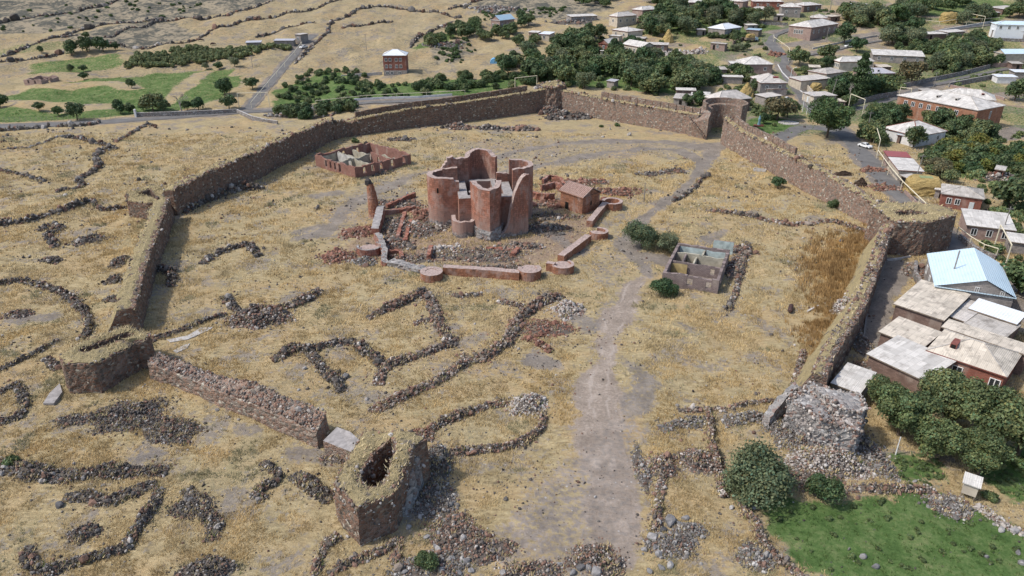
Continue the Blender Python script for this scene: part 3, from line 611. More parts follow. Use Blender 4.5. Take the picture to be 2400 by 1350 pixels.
fw("dark dry-stone wall running from the left edge to the upper-left bastion", [(-60, 530), (0, 527), (60, 522), (110, 508), (165, 490), (205, 475), (216, 470)], 2.0, 1.3)
fw("short stepped dark stone wall joining the upper-left bastion", [(214, 468), (225, 482), (238, 494), (265, 492), (296, 487)], 1.6, 1.0)
fw("curved dark stone wall arcing round a yard left of the long left wall", [(-40, 672), (0, 665), (45, 658), (95, 668), (140, 682), (175, 705), (200, 738), (209, 762), (198, 785), (190, 800)], 1.8, 1.1)
fw("hooked dark stone ruin in the grass below the dark left field wall", [(85, 545), (112, 532), (145, 535), (110, 550), (122, 570), (130, 578)], 2.2, .9)
fw("diagonal low dark wall running up to the left bastion from the left edge", [(-30, 880), (20, 858), (70, 838), (110, 815), (135, 800)], 1.0, .7)
fw("dark stone spur leaning on the left bastion's outer corner", [(108, 838), (125, 852), (135, 868)], 1.6, 1.0)
fw("straggling line of dark stones at the left edge under the bastion", [(-20, 935), (10, 915), (45, 900), (60, 955), (40, 985), (-20, 1000)], 1.6, .7)
fw("broad dark stone bank across the lower left corner", [(-30, 1090), (60, 1100), (110, 1120), (180, 1122), (250, 1108), (330, 1110), (392, 1108)], 3.0, 1.2)
fw("dark stone wall of the roofless yard in the lower left, long side", [(375, 1150), (360, 1185), (340, 1215), (315, 1255), (290, 1290), (235, 1305), (180, 1318), (120, 1338), (105, 1360)], 1.7, 1.0)
fw("short dark wall closing the lower left yard on its left", [(82, 1280), (72, 1305), (78, 1330), (105, 1345)], 1.7, .9)
fw("broken dark bank with boulders beside the lower left yard", [(150, 1170), (210, 1165), (250, 1180), (310, 1160), (370, 1140)], 2.2, .6)
fw("zigzag heap-wall of dark stones left of the front bastion", [(618, 1080), (640, 1098), (655, 1118), (640, 1135), (612, 1145), (598, 1165), (612, 1180)], 1.7, .8)
fw("dark stone wall butting against the front bastion's left face", [(690, 1112), (720, 1135), (750, 1160), (782, 1170)], 2.4, 1.1)
fw("trail of dark stones running down the slope left of the front bastion", [(438, 1150), (455, 1185), (472, 1205), (500, 1240), (488, 1275)], 2.0, .7)
fw("low stone wall curving below the front bastion", [(735, 1365), (752, 1310), (775, 1275), (800, 1262)], 1.3, .8, 'mix')
fw("low stone wall sweeping from the bottom edge to the front bastion's foot", [(770, 1350), (815, 1322), (860, 1305), (905, 1290), (935, 1268)], 1.4, .8, 'mix')
fw("short reddish wall end standing below the front bastion", [(935, 1262), (932, 1290), (925, 1320), (950, 1335)], 1.3, 1.1, 'mix')
far = [("long dark wall dividing the far tan fields", [(487, 77), (567, 53), (700, 27), (800, 0), (870, -22)]), ("dark wall meeting the far road strip in the upper left", [(230, 93), (300, 73), (390, 47), (440, 44), (500, 42), (560, 24), (600, 18), (650, -2)]),
 ("dark wall bounding the grey scrub field in the upper left", [(137, 87), (200, 68), (243, 62), (290, 58), (333, 55), (392, 46)]), ("dark wall below the tan field behind the far orchard", [(247, 100), (287, 107), (350, 110), (423, 98), (460, 90), (493, 78)]),
 ("dark wall along the green strip on the far left", [(-40, 152), (0, 147), (80, 140), (120, 132), (150, 123)]), ("dark wall above the green strip on the far left", [(-40, 140), (20, 132), (67, 112), (120, 92), (180, 80)]),
 ("wall beside the farm road up to the box house", [(690, 152), (720, 122), (750, 97), (770, 72), (780, 47), (815, 38), (843, 20), (910, 13)]), ("wall winding along the far tan field top", [(910, 13), (960, 25), (1000, 27), (1033, 33), (1080, 43)]),
 ("short dark wall below the scrubby far hillside", [(1053, 27), (1080, 18), (1113, 5), (1140, -12)]), ("low dark wall through the middle far field", [(800, 65), (830, 62), (880, 56), (920, 50)]),
 ("low wall running down from the tree beside the farm field", [(960, 110), (975, 95), (985, 82), (1020, 68), (1060, 50)]), ("faint wall in the far field above the box house", [(600, 85), (650, 72), (700, 62), (740, 52)]),
 ("wall at the very top left among the scrub", [(-40, 60), (60, 45), (150, 28), (250, 10), (300, -10)])]
for l, p in far: fw(l, p, 1.5, .9, 'dark', 1.0)
fw("winding dark wall in the dry field behind the left fortress wall, upper stretch", [(155, 320), (200, 330), (240, 337), (272, 350)], 1.6, .9)
fw("winding dark wall in the dry field behind the left fortress wall, hooked stretch", [(272, 350), (245, 353), (226, 362), (224, 376), (238, 388), (215, 404), (190, 412), (184, 428), (195, 438)], 1.8, 1.0)
fw("low dark wall at the left edge in the dry field", [(-30, 398), (30, 406), (75, 416), (108, 426)], 1.5, .8)
fw("low dark wall stub above the upper-left bastion", [(130, 450), (160, 440), (195, 438)], 1.5, .7)
fw("stone wall beside the highway at the left edge", [(-30, 310), (40, 305), (90, 302), (117, 297)], 1.2, 1.5, 'grey')
fw("stone wall piece beside the highway past the gap", [(133, 297), (175, 297), (215, 293), (232, 288)], 1.2, 1.3, 'grey')
fw("stone bank along the far foot of the bushes by the highway", [(620, 270), (680, 272), (740, 274), (800, 268)], 1.4, 1.0, 'grey')
fw("faint stone ring in the dry field near the highway", [(0, 350), (70, 345), (140, 322), (190, 326)], 1.0, .5, 'grey')
fw("dark bank of stones crossing the dry field mid-left", [(270, 335), (310, 310), (345, 292), (365, 300)], 1.5, .5)
IN = "rubble walls of the ruined houses inside the fortress"
def iw(label, px, width=1.9, h=1.1, fl='mix', lod=1.0): RW("rubble_wall", label, px, width, h, fl, 'rubble wall', IN, lod)
iw("U-shaped dark rubble foundation alone in the grass left of the church", [(470, 618), (490, 605), (520, 588), (555, 578), (588, 572), (596, 590), (612, 602)], 1.9, 1.0, 'dark')
iw("rubble wall tapering right into the grass from the big rubble mound", [(628, 735), (665, 725), (705, 710), (735, 692), (750, 680)], 2.4, 1.2)
iw("short rubble arm sticking out of the big mound's upper left", [(525, 695), (535, 712), (555, 730), (590, 738)], 2.2, 1.0, 'dark')
iw("rubble wall running from the big mound to the left bastion", [(350, 805), (385, 790), (430, 776), (475, 756), (530, 738)], 1.5, .8, 'dark')
iw("rubble wall along the upper left edge of the ruined compound", [(862, 745), (885, 735), (915, 722), (950, 705), (985, 692), (1005, 688)], 2.2, 1.3)
iw("rubble wall down the middle of the ruined compound", [(1000, 690), (1012, 710), (1018, 740), (1030, 760), (1038, 785), (1055, 800), (1070, 802)], 2.6, 1.1)
iw("short rubble spur in the compound's upper room", [(970, 762), (995, 752), (1020, 745)], 1.8, .8)
iw("rubble wall around the lower left room of the compound, left side", [(640, 848), (665, 838), (690, 820), (730, 822), (765, 812), (800, 802), (830, 800), (850, 812), (880, 840), (900, 862)], 2.2, 1.2, 'dark')
iw("rubble wall along the middle rooms of the compound", [(885, 905), (895, 875), (910, 858), (950, 845), (985, 835), (1025, 820), (1065, 800)], 2.0, 1.2)
iw("rubble wall dropping from the lower left room toward the front", [(735, 828), (745, 855), (765, 880), (790, 895), (800, 922)], 2.0, 1.0, 'dark')
iw("long rubble wall along the compound's front edge", [(872, 965), (885, 950), (915, 938), (960, 922), (1010, 902), (1060, 872), (1110, 846)], 2.2, 1.2)
iw("long straight rubble wall along the compound's right side", [(1110, 846), (1160, 825), (1195, 805), (1205, 775), (1225, 745), (1250, 722), (1280, 705), (1312, 690)], 2.6, 1.3)
iw("short rubble wall off the compound's right side wall", [(1078, 830), (1090, 845), (1110, 850)], 1.8, .8)
iw("reddish rubble wall stub right of the compound", [(1222, 790), (1250, 800), (1275, 815), (1295, 824)], 1.7, .7, 'red')
iw("low rubble line along the compound's top near the church", [(1060, 690), (1095, 692), (1130, 690)], 1.6, .6)
iw("low rubble line at the compound's upper right corner", [(1165, 705), (1200, 715), (1240, 722)], 2.0, .6)
iw("rubble wall along the top of the oval yard near the front bastion", [(1000, 1036), (1008, 1010), (1030, 992), (1075, 978), (1110, 965), (1150, 950), (1190, 940)], 1.6, 1.1)
iw("rubble wall closing the oval yard on its right and front", [(1270, 962), (1272, 985), (1265, 1012), (1225, 1035), (1180, 1048), (1120, 1058), (1055, 1066)], 1.5, .8)
iw("rubble edge beside the path to the gate", [(1575, 472), (1600, 460), (1628, 442), (1640, 425), (1655, 412)], 1.4, .8, 'dark')
iw("long low rubble wall crossing the right yard to the fortress wall", [(1655, 495), (1700, 502), (1745, 508), (1800, 520), (1850, 530), (1900, 525), (1945, 520), (2000, 535), (2050, 552)], 1.5, .9, 'mix')
iw("stone line along the right side of the pale roofless house", [(1752, 568), (1745, 600), (1735, 640), (1722, 690), (1705, 730)], 1.2, .6, 'dark')
iw("rubble foot of the left fortress wall's inner side", [(430, 500), (465, 480), (505, 462), (560, 446), (620, 440)], 2.5, 1.8, 'dark')
iw("stone spur standing out from the long left wall", [(352, 634), (378, 636), (402, 640), (412, 636)], 1.9, 1.8, 'dark')
iw("broken end of the stone spur by the long left wall", [(412, 640), (402, 658), (398, 672)], 1.8, 1.2, 'dark')
LOW = "low stone walls by the lower right garden"
def lw(label, px, width=1.2, h=.8, fl='mix'): RW("stone_wall", label, px, width, h, fl, 'stone wall', LOW)
lw("low stone wall along the yard's lower right edge to the ruined tower", [(1590, 963), (1640, 962), (1700, 960), (1760, 950), (1830, 942), (1848, 930), (1866, 895), (1876, 850), (1882, 826)], 1.1, .7)
lw("stone bank above the small roofless room near the garden", [(1548, 1012), (1575, 1000), (1610, 992), (1660, 988)], 2.4, .8, 'grey')
lw("stone bank running into the ruined tower's left side", [(1695, 992), (1730, 988), (1770, 985), (1800, 990)], 2.2, 1.1, 'grey')
lw("upright thin stone wall down the middle of the small yard", [(1656, 955), (1664, 985), (1668, 1030), (1676, 1075), (1684, 1110), (1692, 1140), (1700, 1165)], 1.0, 1.5)
lw("thin stone wall beside the track ending in boulders", [(1518, 1080), (1545, 1090), (1552, 1120), (1545, 1150), (1540, 1190), (1535, 1225), (1530, 1245)], 1.3, .9)
lw("short stone wall across the top of the small yard by the track", [(1520, 1078), (1560, 1078), (1600, 1074)], 1.3, .7)
lw("long pinkish stone wall bordering the green garden", [(1738, 1145), (1742, 1175), (1752, 1205), (1772, 1230), (1780, 1262), (1800, 1295), (1830, 1322), (1870, 1350), (1900, 1375)], 1.1, 1.1)
lw("stone wall between the garden and the tower's rubble slope", [(1970, 1150), (2020, 1152), (2080, 1158), (2130, 1152), (2180, 1150), (2195, 1160)], 1.4, .9)
lw("row of pale stones along the lower right garden edge", [(2290, 1180), (2330, 1215), (2370, 1245), (2420, 1258)], 1.6, .6, 'pale')
HP = heap
HP("rubble_mound", "big reddish rubble mound of a fallen house left of the compound", (607, 748), 4.4, 3.6, 1.9, 'mix')
HP("rubble_heap", "large dark flat stone heap outside the front wall", (300, 975), 4.3, 4.2, .9, 'dark', .2); HP("rubble_heap", "dark stone spill trailing right of the large flat heap", (395, 1010), 4.0, 2.6, .5, 'dark', -.3)
HP("rubble_heap", "small ring of dark stones left of the large flat heap", (170, 985), 2.3, 1.5, .4, 'dark')
HP("rubble_heap", "heart-shaped dark stone heap in the left field", (208, 562), 3.4, 2.4, .7, 'dark')
HP("rubble_heap", "dark stone clump beside the long left wall, upper", (277, 615), 1.4, 2.2, .6, 'dark'); HP("rubble_heap", "dark stone clump beside the long left wall, middle", (275, 655), 2.0, 1.6, .9, 'dark')
HP("rubble_heap", "dark stone clump beside the long left wall, lower", (268, 705), 1.7, 1.0, .5, 'dark'); HP("rubble_heap", "small dark heap in the left field below the hooked ruin", (120, 607), 2.4, 1.6, .6, 'dark', -.6)
HP("rubble_heap", "brownish stone heap inside the curved left yard", (40, 735), 2.4, 1.6, .6, 'mix'); HP("rubble_heap", "round dark heap of stones inside the lower left yard", (195, 1255), 1.5, 1.2, .8, 'dark')
HP("rubble_heap", "dark stone heap at the bottom edge left of the front bastion", (490, 1345), 2.6, 1.6, .9, 'dark'); HP("rubble_heap", "dark boulder heap between the lower left yard and the front bastion", (448, 1190), 2.0, 1.9, .7, 'dark')
HP("rubble_heap", "pinkish white rubble heap at the oval yard's far end", (1235, 945), 2.6, 2.6, 1.1, 'pale'); HP("rubble_heap", "bright red brick rubble heap behind the front bastion", (988, 1018), 1.5, 1.3, .9, 'red')
HP("rubble_heap", "pale broken-stone heap at the compound's upper right", (1330, 725), 2.5, 3.4, .9, 'pale'); HP("rubble_heap", "scatter of reddish stones right of the compound", (1270, 770), 4.5, 3.0, .35, 'red', dens=.5)
HP("rubble_heap", "square reddish stone pile inside the small yard by the garden", (1640, 1080), 2.7, 2.2, 1.0, 'mix', edge=.15); HP("rubble_heap", "stone pile at the head of the thin wall by the track", (1548, 1095), 1.9, 2.2, .8, 'mix')
HP("rubble_heap", "grey stone pile in the dry grass beside the garden wall", (1768, 1312), 1.6, 2.2, .7, 'grey', .5); HP("rubble_heap", "grey clump of stones at the left of the lower right grass", (1620, 1240), 1.8, 1.2, .5, 'grey')
HP("rubble_heap", "twig and stone heap at the garden's right", (2225, 1185), 2.4, 2.0, .5, 'grey', edge=.2)
HP("rubble_heap", "long dark mound near the far corner, left part", (1075, 300), 5.0, 2.8, 1.2, 'mix', lod=1.2); HP("rubble_heap", "long dark mound near the far corner, middle part", (1150, 302), 4.6, 2.0, 1.0, 'dark', lod=1.2); HP("rubble_heap", "long dark mound near the far corner, right part", (1220, 304), 5.0, 2.2, 1.1, 'mix', lod=1.2)
HP("rubble_heap", "dark earth mound against the far corner wall", (1335, 275), 7.5, 3.5, 2.2, 'dark', lod=1.2); HP("rubble_heap", "rubble slope in the corner where the far walls meet", (1290, 264), 4.0, 4.0, 2.5, 'mix', lod=1.2)
HP("rubble_heap", "small dark stones near the brick ruin's far end", (940, 328), 4, 1.6, .5, 'dark', lod=1.3); HP("rubble_heap", "dark stone patch in front of the brick ruin", (890, 405), 2.5, 1.5, .4, 'dark')
HP("rubble_heap", "reddish stone scatter beyond the chapel, left", (1380, 430), 5, 2.5, .35, 'red', dens=.5); HP("rubble_heap", "reddish stone scatter beyond the chapel, right", (1450, 450), 6, 3, .35, 'red', dens=.5)
HP("rubble_heap", "dark stones in the far yard by the right path, left", (1520, 408), 3.5, 1.8, .5, 'dark', dens=.6); HP("rubble_heap", "dark stones in the far yard by the right path, right", (1580, 405), 3.5, 2.2, .6, 'dark', dens=.6)
HP("rubble_heap", "red stone debris outside the round pillar", (845, 545), 4.2, 3.6, .7, 'red'); HP("rubble_heap", "red debris left of the overgrown round turret", (800, 600), 4.6, 3.2, .6, 'red', dens=.7)
HP("rubble_heap", "grey rubble below the overgrown round turret", (850, 615), 2.8, 2.0, .7, 'grey'); HP("rubble_heap", "rubble scattered at the church's left foot", (985, 540), 5.5, 4.0, .45, 'mix', dens=.55)
HP("rubble_heap", "rubble scattered before the church's near apse", (1130, 600), 9.0, 3.2, .3, 'mix', dens=.4); HP("rubble_heap", "dark rubble at the church's right foot", (1275, 540), 5.0, 3.4, .5, 'dark', dens=.6)
HP("rubble_heap", "rubble left inside the low ruined rooms by the pillar", (940, 530), 4.0, 5.5, .4, 'mix', dens=.5); HP("rubble_heap", "reddish debris between chapel and church", (1320, 430), 5.0, 2.4, .7, 'red')
HP("rubble_heap", "stones fallen along the pale roofless house", (1725, 625), 1.6, 5.5, .7, 'mix', -.35); HP("rubble_heap", "rubble collapse at the pale roofless house's back corner", (1740, 590), 2.0, 2.6, 1.2, 'mix')
HP("rubble_heap", "stones scattered right of the track at the bottom", (1505, 1100), 1.0, 4.0, .25, 'grey', dens=.5); HP("rubble_heap", "bottom stone bank left of the track, left part", (1240, 1335), 3.4, 1.3, .8, 'mix'); HP("rubble_heap", "bottom stone bank left of the track, right part", (1395, 1315), 3.0, 2.0, 1.0, 'mix')
HP("rubble_heap", "broken stones down the slope below the front bastion, upper", (1010, 1180), 3.0, 3.4, .5, 'grey', dens=.7); HP("rubble_heap", "broken stones down the slope below the front bastion, middle", (1070, 1250), 3.0, 3.0, .5, 'mix', dens=.8); HP("rubble_heap", "broken stones down the slope below the front bastion, lower", (1020, 1330), 4.2, 2.2, .5, 'grey', dens=.8); HP("rubble_heap", "broken stones down the slope, along the bare yard's edge", (1130, 1290), 3.2, 1.6, .5, 'mix', dens=.7)
HP("rubble_heap", "stones beside the track at the lower right, boulder bed", (1570, 1275), 2.6, 2.2, .6, 'grey', dens=.8)
# single boulders and blocks: one mesh each, copied
def boulder_mesh(seed, col):
    import bmesh
    rng = np.random.default_rng(seed); bm = bmesh.new(); bmesh.ops.create_icosphere(bm, subdivisions=2, radius=1)
    for q in range(9):   # chop flat facets off
        n = Vector(rng.normal(size=3)).normalized(); d = rng.uniform(.55, .85)
        for v in bm.verts:
            k = v.co.dot(n)
            if k > d: v.co -= n * (k - d)
    for v in bm.verts: v.co *= 1 + rng.uniform(-.04, .04)
    me = bpy.data.meshes.new("boulder"); bm.to_mesh(me); bm.free()
    t = plain("boulder %d" % seed, col, .92, .4, 2.0); me.materials.append(t); return me
BM = [boulder_mesh(1, (.17, .165, .165)), boulder_mesh(2, (.24, .23, .225)), boulder_mesh(3, (.32, .305, .29)), boulder_mesh(4, (.10, .098, .10))]
def boulder(px, py, s, k, label, group):
    x, y = G(px, py); s *= .82; o = bpy.data.objects.new("boulder", BM[k]); COL.objects.link(o)
    o.location = (x, y, float(gz(x, y)) + s * .25); o.rotation_euler = (random.uniform(-.4, .4), random.uniform(-.4, .4), random.uniform(0, 6.28)); o.scale = (s * random.uniform(.8, 1.25), s * random.uniform(.7, 1), s * random.uniform(.6, .9))
    return tag(o, label, 'boulder', group)
for px, py, s, k in [(958, 1238, .55, 2), (1002, 1262, .6, 1), (1030, 1255, .6, 1), (1020, 1283, .45, 0), (1026, 1292, .65, 2), (1045, 1225, .7, 0), (1070, 1215, .5, 3), (1085, 1265, .75, 2), (1060, 1312, .55, 0), (1092, 1318, .6, 0), (1035, 1345, .8, 2), (1000, 1348, .5, 1), (1128, 1300, .5, 1), (1156, 1292, .6, 0), (970, 1322, .6, 1), (985, 1215, .45, 2), (1105, 1340, .6, 1), (950, 1345, .6, 0), (1075, 1345, .5, 0), (1180, 1345, .55, 1)]:
    boulder(px, py, s, k, "grey basalt boulder on the slope below the front bastion", "boulders below the front bastion")
for px, py, s, k in [(1392, 1310, .95, 0), (1380, 1335, .8, 0), (1360, 1332, .7, 3), (1398, 1340, 1.0, 1), (1275, 1343, .6, 1), (1262, 1330, .5, 0), (1310, 1322, .45, 1), (1342, 1345, .55, 0)]:
    boulder(px, py, s, k, "big grey boulder at the bottom edge just left of the track", "boulders left of the track")
for px, py, s, k in [(1530, 1262, .9, 1), (1535, 1285, .7, 0), (1570, 1225, 1.0, 0), (1595, 1232, .8, 0), (1555, 1240, .6, 3), (1545, 1300, .6, 1), (1570, 1325, .65, 2), (1550, 1332, .5, 0), (1510, 1290, .5, 1), (1522, 1340, .55, 0), (1605, 1215, .6, 1), (1585, 1255, .5, 0)]:
    boulder(px, py, s, k, "grey boulder at the bottom end of the thin wall right of the track", "boulders right of the track")
for px, py, s, k in [(2345, 1245, .6, 2), (2372, 1248, .7, 1), (2395, 1258, .6, 2), (2325, 1205, .5, 2), (2350, 1220, .5, 1), (2390, 1325, .55, 1), (2310, 1310, .35, 0), (2385, 1300, .4, 0), (2330, 1232, .35, 2)]:
    boulder(px, py, s, k, "grey stone block lying at the right edge of the green garden", "stone blocks by the garden")
boulder(1765, 1185, .6, 2, "single pinkish block in the green grass under the round bush", None); boulder(812, 886, .8, 0, "rounded dark boulder in the compound's lower left room", None); boulder(714, 868, .5, 2, "small pale round stone left of the compound", None)
boulder(508, 958, .55, 1, "grey boulder against the front wall's foot", None); boulder(2020, 1310, .7, 1, "split stump-like grey block in the middle of the green garden", None); boulder(2050, 1332, .5, 0, "grey stone below the split block in the garden", None)
boulder(2145, 1128, .4, 1, "grey stone on the bank above the garden", None); boulder(447, 1178, .8, 3, "dark boulder cluster's biggest stone left of the front bastion", None); boulder(140, 1190, .8, 3, "big dark boulder in the lower left yard's bank", None)

for l, c, rx, ry, h, fl in [("pale building debris in the yard above the grove, left", (1585, 126), 6, 4, .7, 'pale'), ("pale building debris in the yard above the grove, right", (1630, 122), 6, 3, .7, 'pale'), ("reddish timber and stone litter at the road bend", (1818, 128), 4, 3, .6, 'red'), ("pink stone slabs lying outside the right wall, upper", (2040, 398), 4, 2.4, .25, 'red'), ("pink stone slabs lying outside the right wall, lower", (2070, 440), 4, 2.4, .25, 'red'), ("brown woodpile and stones at the garden's right edge", (2345, 418), 6, 3, 1.0, 'mix'), ("stone heap in the yard left of the blue-roofed house", (2150, 640), 2.2, 4, .9, 'mix'), ("rubble against the near farm's big corrugated roof", (2062, 868), 5, 2, 1.0, 'mix'), ("rubble at the foot of the right wall beside the small shed", (2010, 800), 1.6, 3.5, .8, 'grey'), ("rubble along the lane below the right bastion", (2290, 600), 5, 1.8, .8, 'mix'), ("reddish debris spread between pillar and church, upper", (930, 480), 5, 2.4, .4, 'mix'), ("reddish debris spread before the front enclosure wall's left", (960, 610), 5, 2.2, .4, 'mix'), ("brown debris at the right of the church, near the chapel", (1300, 510), 5, 2.2, .35, 'mix'), ("brown debris behind the long front enclosure wall", (1150, 630), 7, 1.6, .3, 'mix'), ("rocky outcrop scatter on the far hillside, left", (1040, 110), 9, 6, .9, 'grey'), ("rocky outcrop scatter on the far hillside, right", (1345, 52), 9, 5, .9, 'grey'), ("rocky outcrop scatter on the far hillside, top", (1160, 22), 16, 8, 1.0, 'grey')]:
    heap("rubble_heap", l, c, rx, ry, h, fl, edge=.6, dens=.6)
for l, c, rx, ry, h, fl in [("large red blocks tumbled left of the church's left apse", (1000, 505), 3.5, 4, .8, 'red'), ("large red blocks tumbled in front of the broken shard", (1225, 580), 4, 2, .5, 'mix'), ("pale mortar patch with stones before the low apse", (1030, 585), 3.5, 1.6, .3, 'pale'), ("brown blocks spilled inside the enclosure's left corner", (925, 575), 3, 4, .5, 'mix'), ("red blocks tumbled between broken shard and chapel", (1290, 480), 4, 2.2, .6, 'red')]:
    heap("rubble_heap", l, c, rx, ry, h, fl, edge=.6, lod=1.5)
# small loose stones strewn over the ground
def strewn():
    rng = np.random.default_rng(77); n = 26000; u = rng.uniform(0, 1, n); Y = 50 * (250 / 50) ** u; X = rng.uniform(-.82, .82, n) * (Y * .898 + 26)
    d, g, gr, wd, rd, sc = masks(X, Y); dn = ss(vnoise(X, Y, 11, 51) * .55 + vnoise(X, Y, 3, 52) * .45, .46, .74); dn = np.maximum(dn * (1 - gr) * (1 - .6 * d), .6 * rd) + .05
    dn = dn * (1 - .8 * ss(Y, 205, 225) * ss(X, 30, 60)); k = rng.uniform(0, 1, n) < dn * .8; X, Y = X[k], Y[k]; m = len(X); S = np.maximum(.10, .0013 * Y) * rng.lognormal(0, .4, m)
    fl = np.where((masks(X, Y)[4] > .3)[:, None], stonecol(m, 'mix', rng), stonecol(m, 'dark', rng)); mb = MB(); stones(mb, np.stack([X, Y, gz(X, Y) + S * .2], 1), S, fl, rng)
    tag(mb.build("scattered_stones", MT['stone']), "small loose stones strewn over the yard and fields", "loose stones", kind="stuff")
strewn()
# ------------------------------------------------------------------ fortress walls
def lerpf(vals):
    v = np.asarray(vals, float); return lambda s, L: np.interp(s / L * (len(v) - 1), np.arange(len(v)), v)
def vface(o0, o1, h, n, first=-.6):
    """points of a face climbing from below ground to height h(s, L)"""
    return [((lambda s, L, k=k: o0 + (o1 - o0) * k / n + 0 * s), (lambda s, L, k=k: first + (h(s, L) - first) * k / n)) for k in range(n + 1)]
def blades_on(mb, XY, Z, n, rng, hgt=.3, mat=1):
    if not len(XY): return
    k = rng.integers(0, len(XY), n); X = XY[k, 0] + rng.normal(0, .25, n); Y = XY[k, 1] + rng.normal(0, .25, n); z = Z[k] - .06
    th = 1.2 + rng.normal(0, 1.0, n); h = hgt * rng.uniform(.5, 1.3, n); w_ = rng.uniform(.04, .1, n) * max(1, XY[:, 1].mean() / 110); ph = rng.uniform(0, 6.28, n)
    V = np.stack([np.stack([X - np.cos(ph) * w_, Y - np.sin(ph) * w_, z], 1), np.stack([X + np.cos(ph) * w_, Y + np.sin(ph) * w_, z], 1), np.stack([X + np.cos(th) * h * .9, Y + np.sin(th) * h * .9, z + h], 1)], 1)
    c = np.array([.54, .45, .275]) * rng.uniform(.6, 1.2, (n, 1)); mb.add(V.reshape(-1, 3), np.arange(n * 3).reshape(n, 3), mat, np.repeat(c, 3, 0))
def fort(label, px, hs, thick=2.6, side=1, mat='fort', group="walls of the fortress", rough=.12, ragged=.35, cap=(.3, 2.3), para=None, inner=None, top2=None, loose=4.0, capmat='cap', nv=7):
    pts = GL(px); rng = np.random.default_rng(sum(map(ord, label))); sd_ = sum(map(ord, label)) % 17; base = lerpf(hs)
    wb = wob(ragged, .5, sd_); wb2 = wob(ragged, .45, sd_ + 4)
    h = lambda s, L: base(s, L) + wb(s); t2 = lerpf(top2) if top2 else base; h2 = lambda s, L: t2(s, L) + wb2(s)
    mb = MB(); pr = vface(0, .15, h, nv) + [(thick * .35, lambda s, L: h(s, L) * .65 + h2(s, L) * .35 + .05), (thick * .7, lambda s, L: h(s, L) * .3 + h2(s, L) * .7 + .05)]
    if inner: pr += [(thick, h2)] + [(thick + inner * k / 4, (lambda s, L, k=k: (h2(s, L) + .4) * (1 - k / 4) ** 1.2 - .4)) for k in range(1, 5)]
    else: pr += vface(thick, thick - .1, h2, nv)[::-1]
    pr = [((lambda s, L, o=o: side * (o(s, L) if callable(o) else o)), z) for o, z in pr]
    A, N, s = sweep(mb, pts, pr, [0] * (nv + 3) + ([2] * (len(pr) - nv - 4) if inner else [0] * (len(pr) - nv - 4)), .7, rough, rng)
    L = s[-1]
    m = int(L * loose)
    if m:   # loose stones lying along both top edges
        i = rng.integers(0, len(A) - 1, m); fr = rng.uniform(0, 1, (m, 1)); o_ = rng.uniform(.3, thick + .1, m) if loose > 20 else np.where(rng.uniform(0, 1, m) < .5, rng.normal(.3, .3, m), rng.normal(thick - .3, .35, m)); f_ = np.clip(o_ / thick, 0, 1); hh = h(s, L)[i] * (1 - f_) + h2(s, L)[i] * f_
        xy = A[i] * (1 - fr) + A[i + 1] * fr + N[i] * (side * o_)[:, None]; S = np.maximum(.13, .0014 * xy[:, 1]) * rng.lognormal(0, .4, m)
        stones(mb, np.stack([xy[:, 0], xy[:, 1], terr(xy[:, 1]) + hh + S * .2], 1), S, stonecol(m, 'mix', rng), rng, 1)
    c = A.mean(0); org = (c[0], c[1], float(terr(c[1])))
    o = mb.build("fortress_wall", [MT[mat], MT['stone'], MT['cap']], origin=org); tag(o, label, 'fortress wall', group)
    if cap:
        cb = MB(); a, b = cap; a2 = wob(.35, .8, sd_ + 2); b2 = wob(.35, .9, sd_ + 7)
        zz = lambda f: (lambda s, L: h(s, L) * (1 - f) + h2(s, L) * f)
        cp = [(lambda s, L: side * (a + a2(s)), lambda s, L: zz(a / thick)(s, L) - .05), (side * (a * .7 + b * .3), lambda s, L: zz(.35)(s, L) + .22), (side * (a * .3 + b * .7), lambda s, L: zz(.65)(s, L) + .2), (lambda s, L: side * (b + b2(s)), lambda s, L: zz(b / thick)(s, L) - .05)]
        sweep(cb, pts, cp, [0, 0, 0], .7, .06, rng)
        VV = np.concatenate(cb.v[:1]); sel = VV[:, 2] > -9; blades_on(cb, VV[sel][:, :2], VV[sel][:, 2], int(L * 16), rng, .35)
        e = cb.build("grass_cap", [MT[capmat], MT['blade']], origin=org, parent=o)
    if para:
        p0, p1, ph, po = para; pb = MB(); L0 = L * p0; L1 = L * p1; seg = 3.0; q = L0
        while q < L1 - .5:
            q1 = min(q + seg - .22, L1); ii = np.linspace(q, q1, 4); P = np.stack([np.interp(ii, s, A[:, 0]), np.interp(ii, s, A[:, 1])], 1)
            hh = np.interp(ii, s, h(s, L)); n_ = len(ii); NN = np.stack([np.interp(ii, s, N[:, 0]), np.interp(ii, s, N[:, 1])], 1)
            pv = []
            for of in (po, po + .65):
                for dz in (-.3, ph):
                    xy = P + NN * side * of; pv.append(np.stack([xy[:, 0], xy[:, 1], terr(xy[:, 1]) + hh + dz + (rng.uniform(-.05, .05, n_) if dz > 0 else 0)], 1))
            V = np.stack([pv[0], pv[1], pv[3], pv[2]], 1); K = 4; idx = np.arange(n_ * 4).reshape(n_, 4)
            Fs = np.concatenate([np.stack([idx[:-1, k], idx[:-1, (k + 1) % 4], idx[1:, (k + 1) % 4], idx[1:, k]], 1) for k in range(4)])
            pb.add(V.reshape(-1, 3), [Fs, [tuple(idx[0])[::-1], tuple(idx[-1])]], 0); q += seg
        pb.build("parapet", [MT[mat]], origin=org, parent=o)
    return o
H_ = lambda b, t: HT(b, t)
fort("long dark far-left fortress wall sloping into the grass behind it", [(418, 505), (470, 478), (540, 448), (610, 418), (700, 372), (788, 328)], [6.0, 6.8, 7.2, 7.3, 7.0, 6.6], 2.6, 1, 'fort', ragged=.6, cap=(.5, 2.9), inner=6.0)
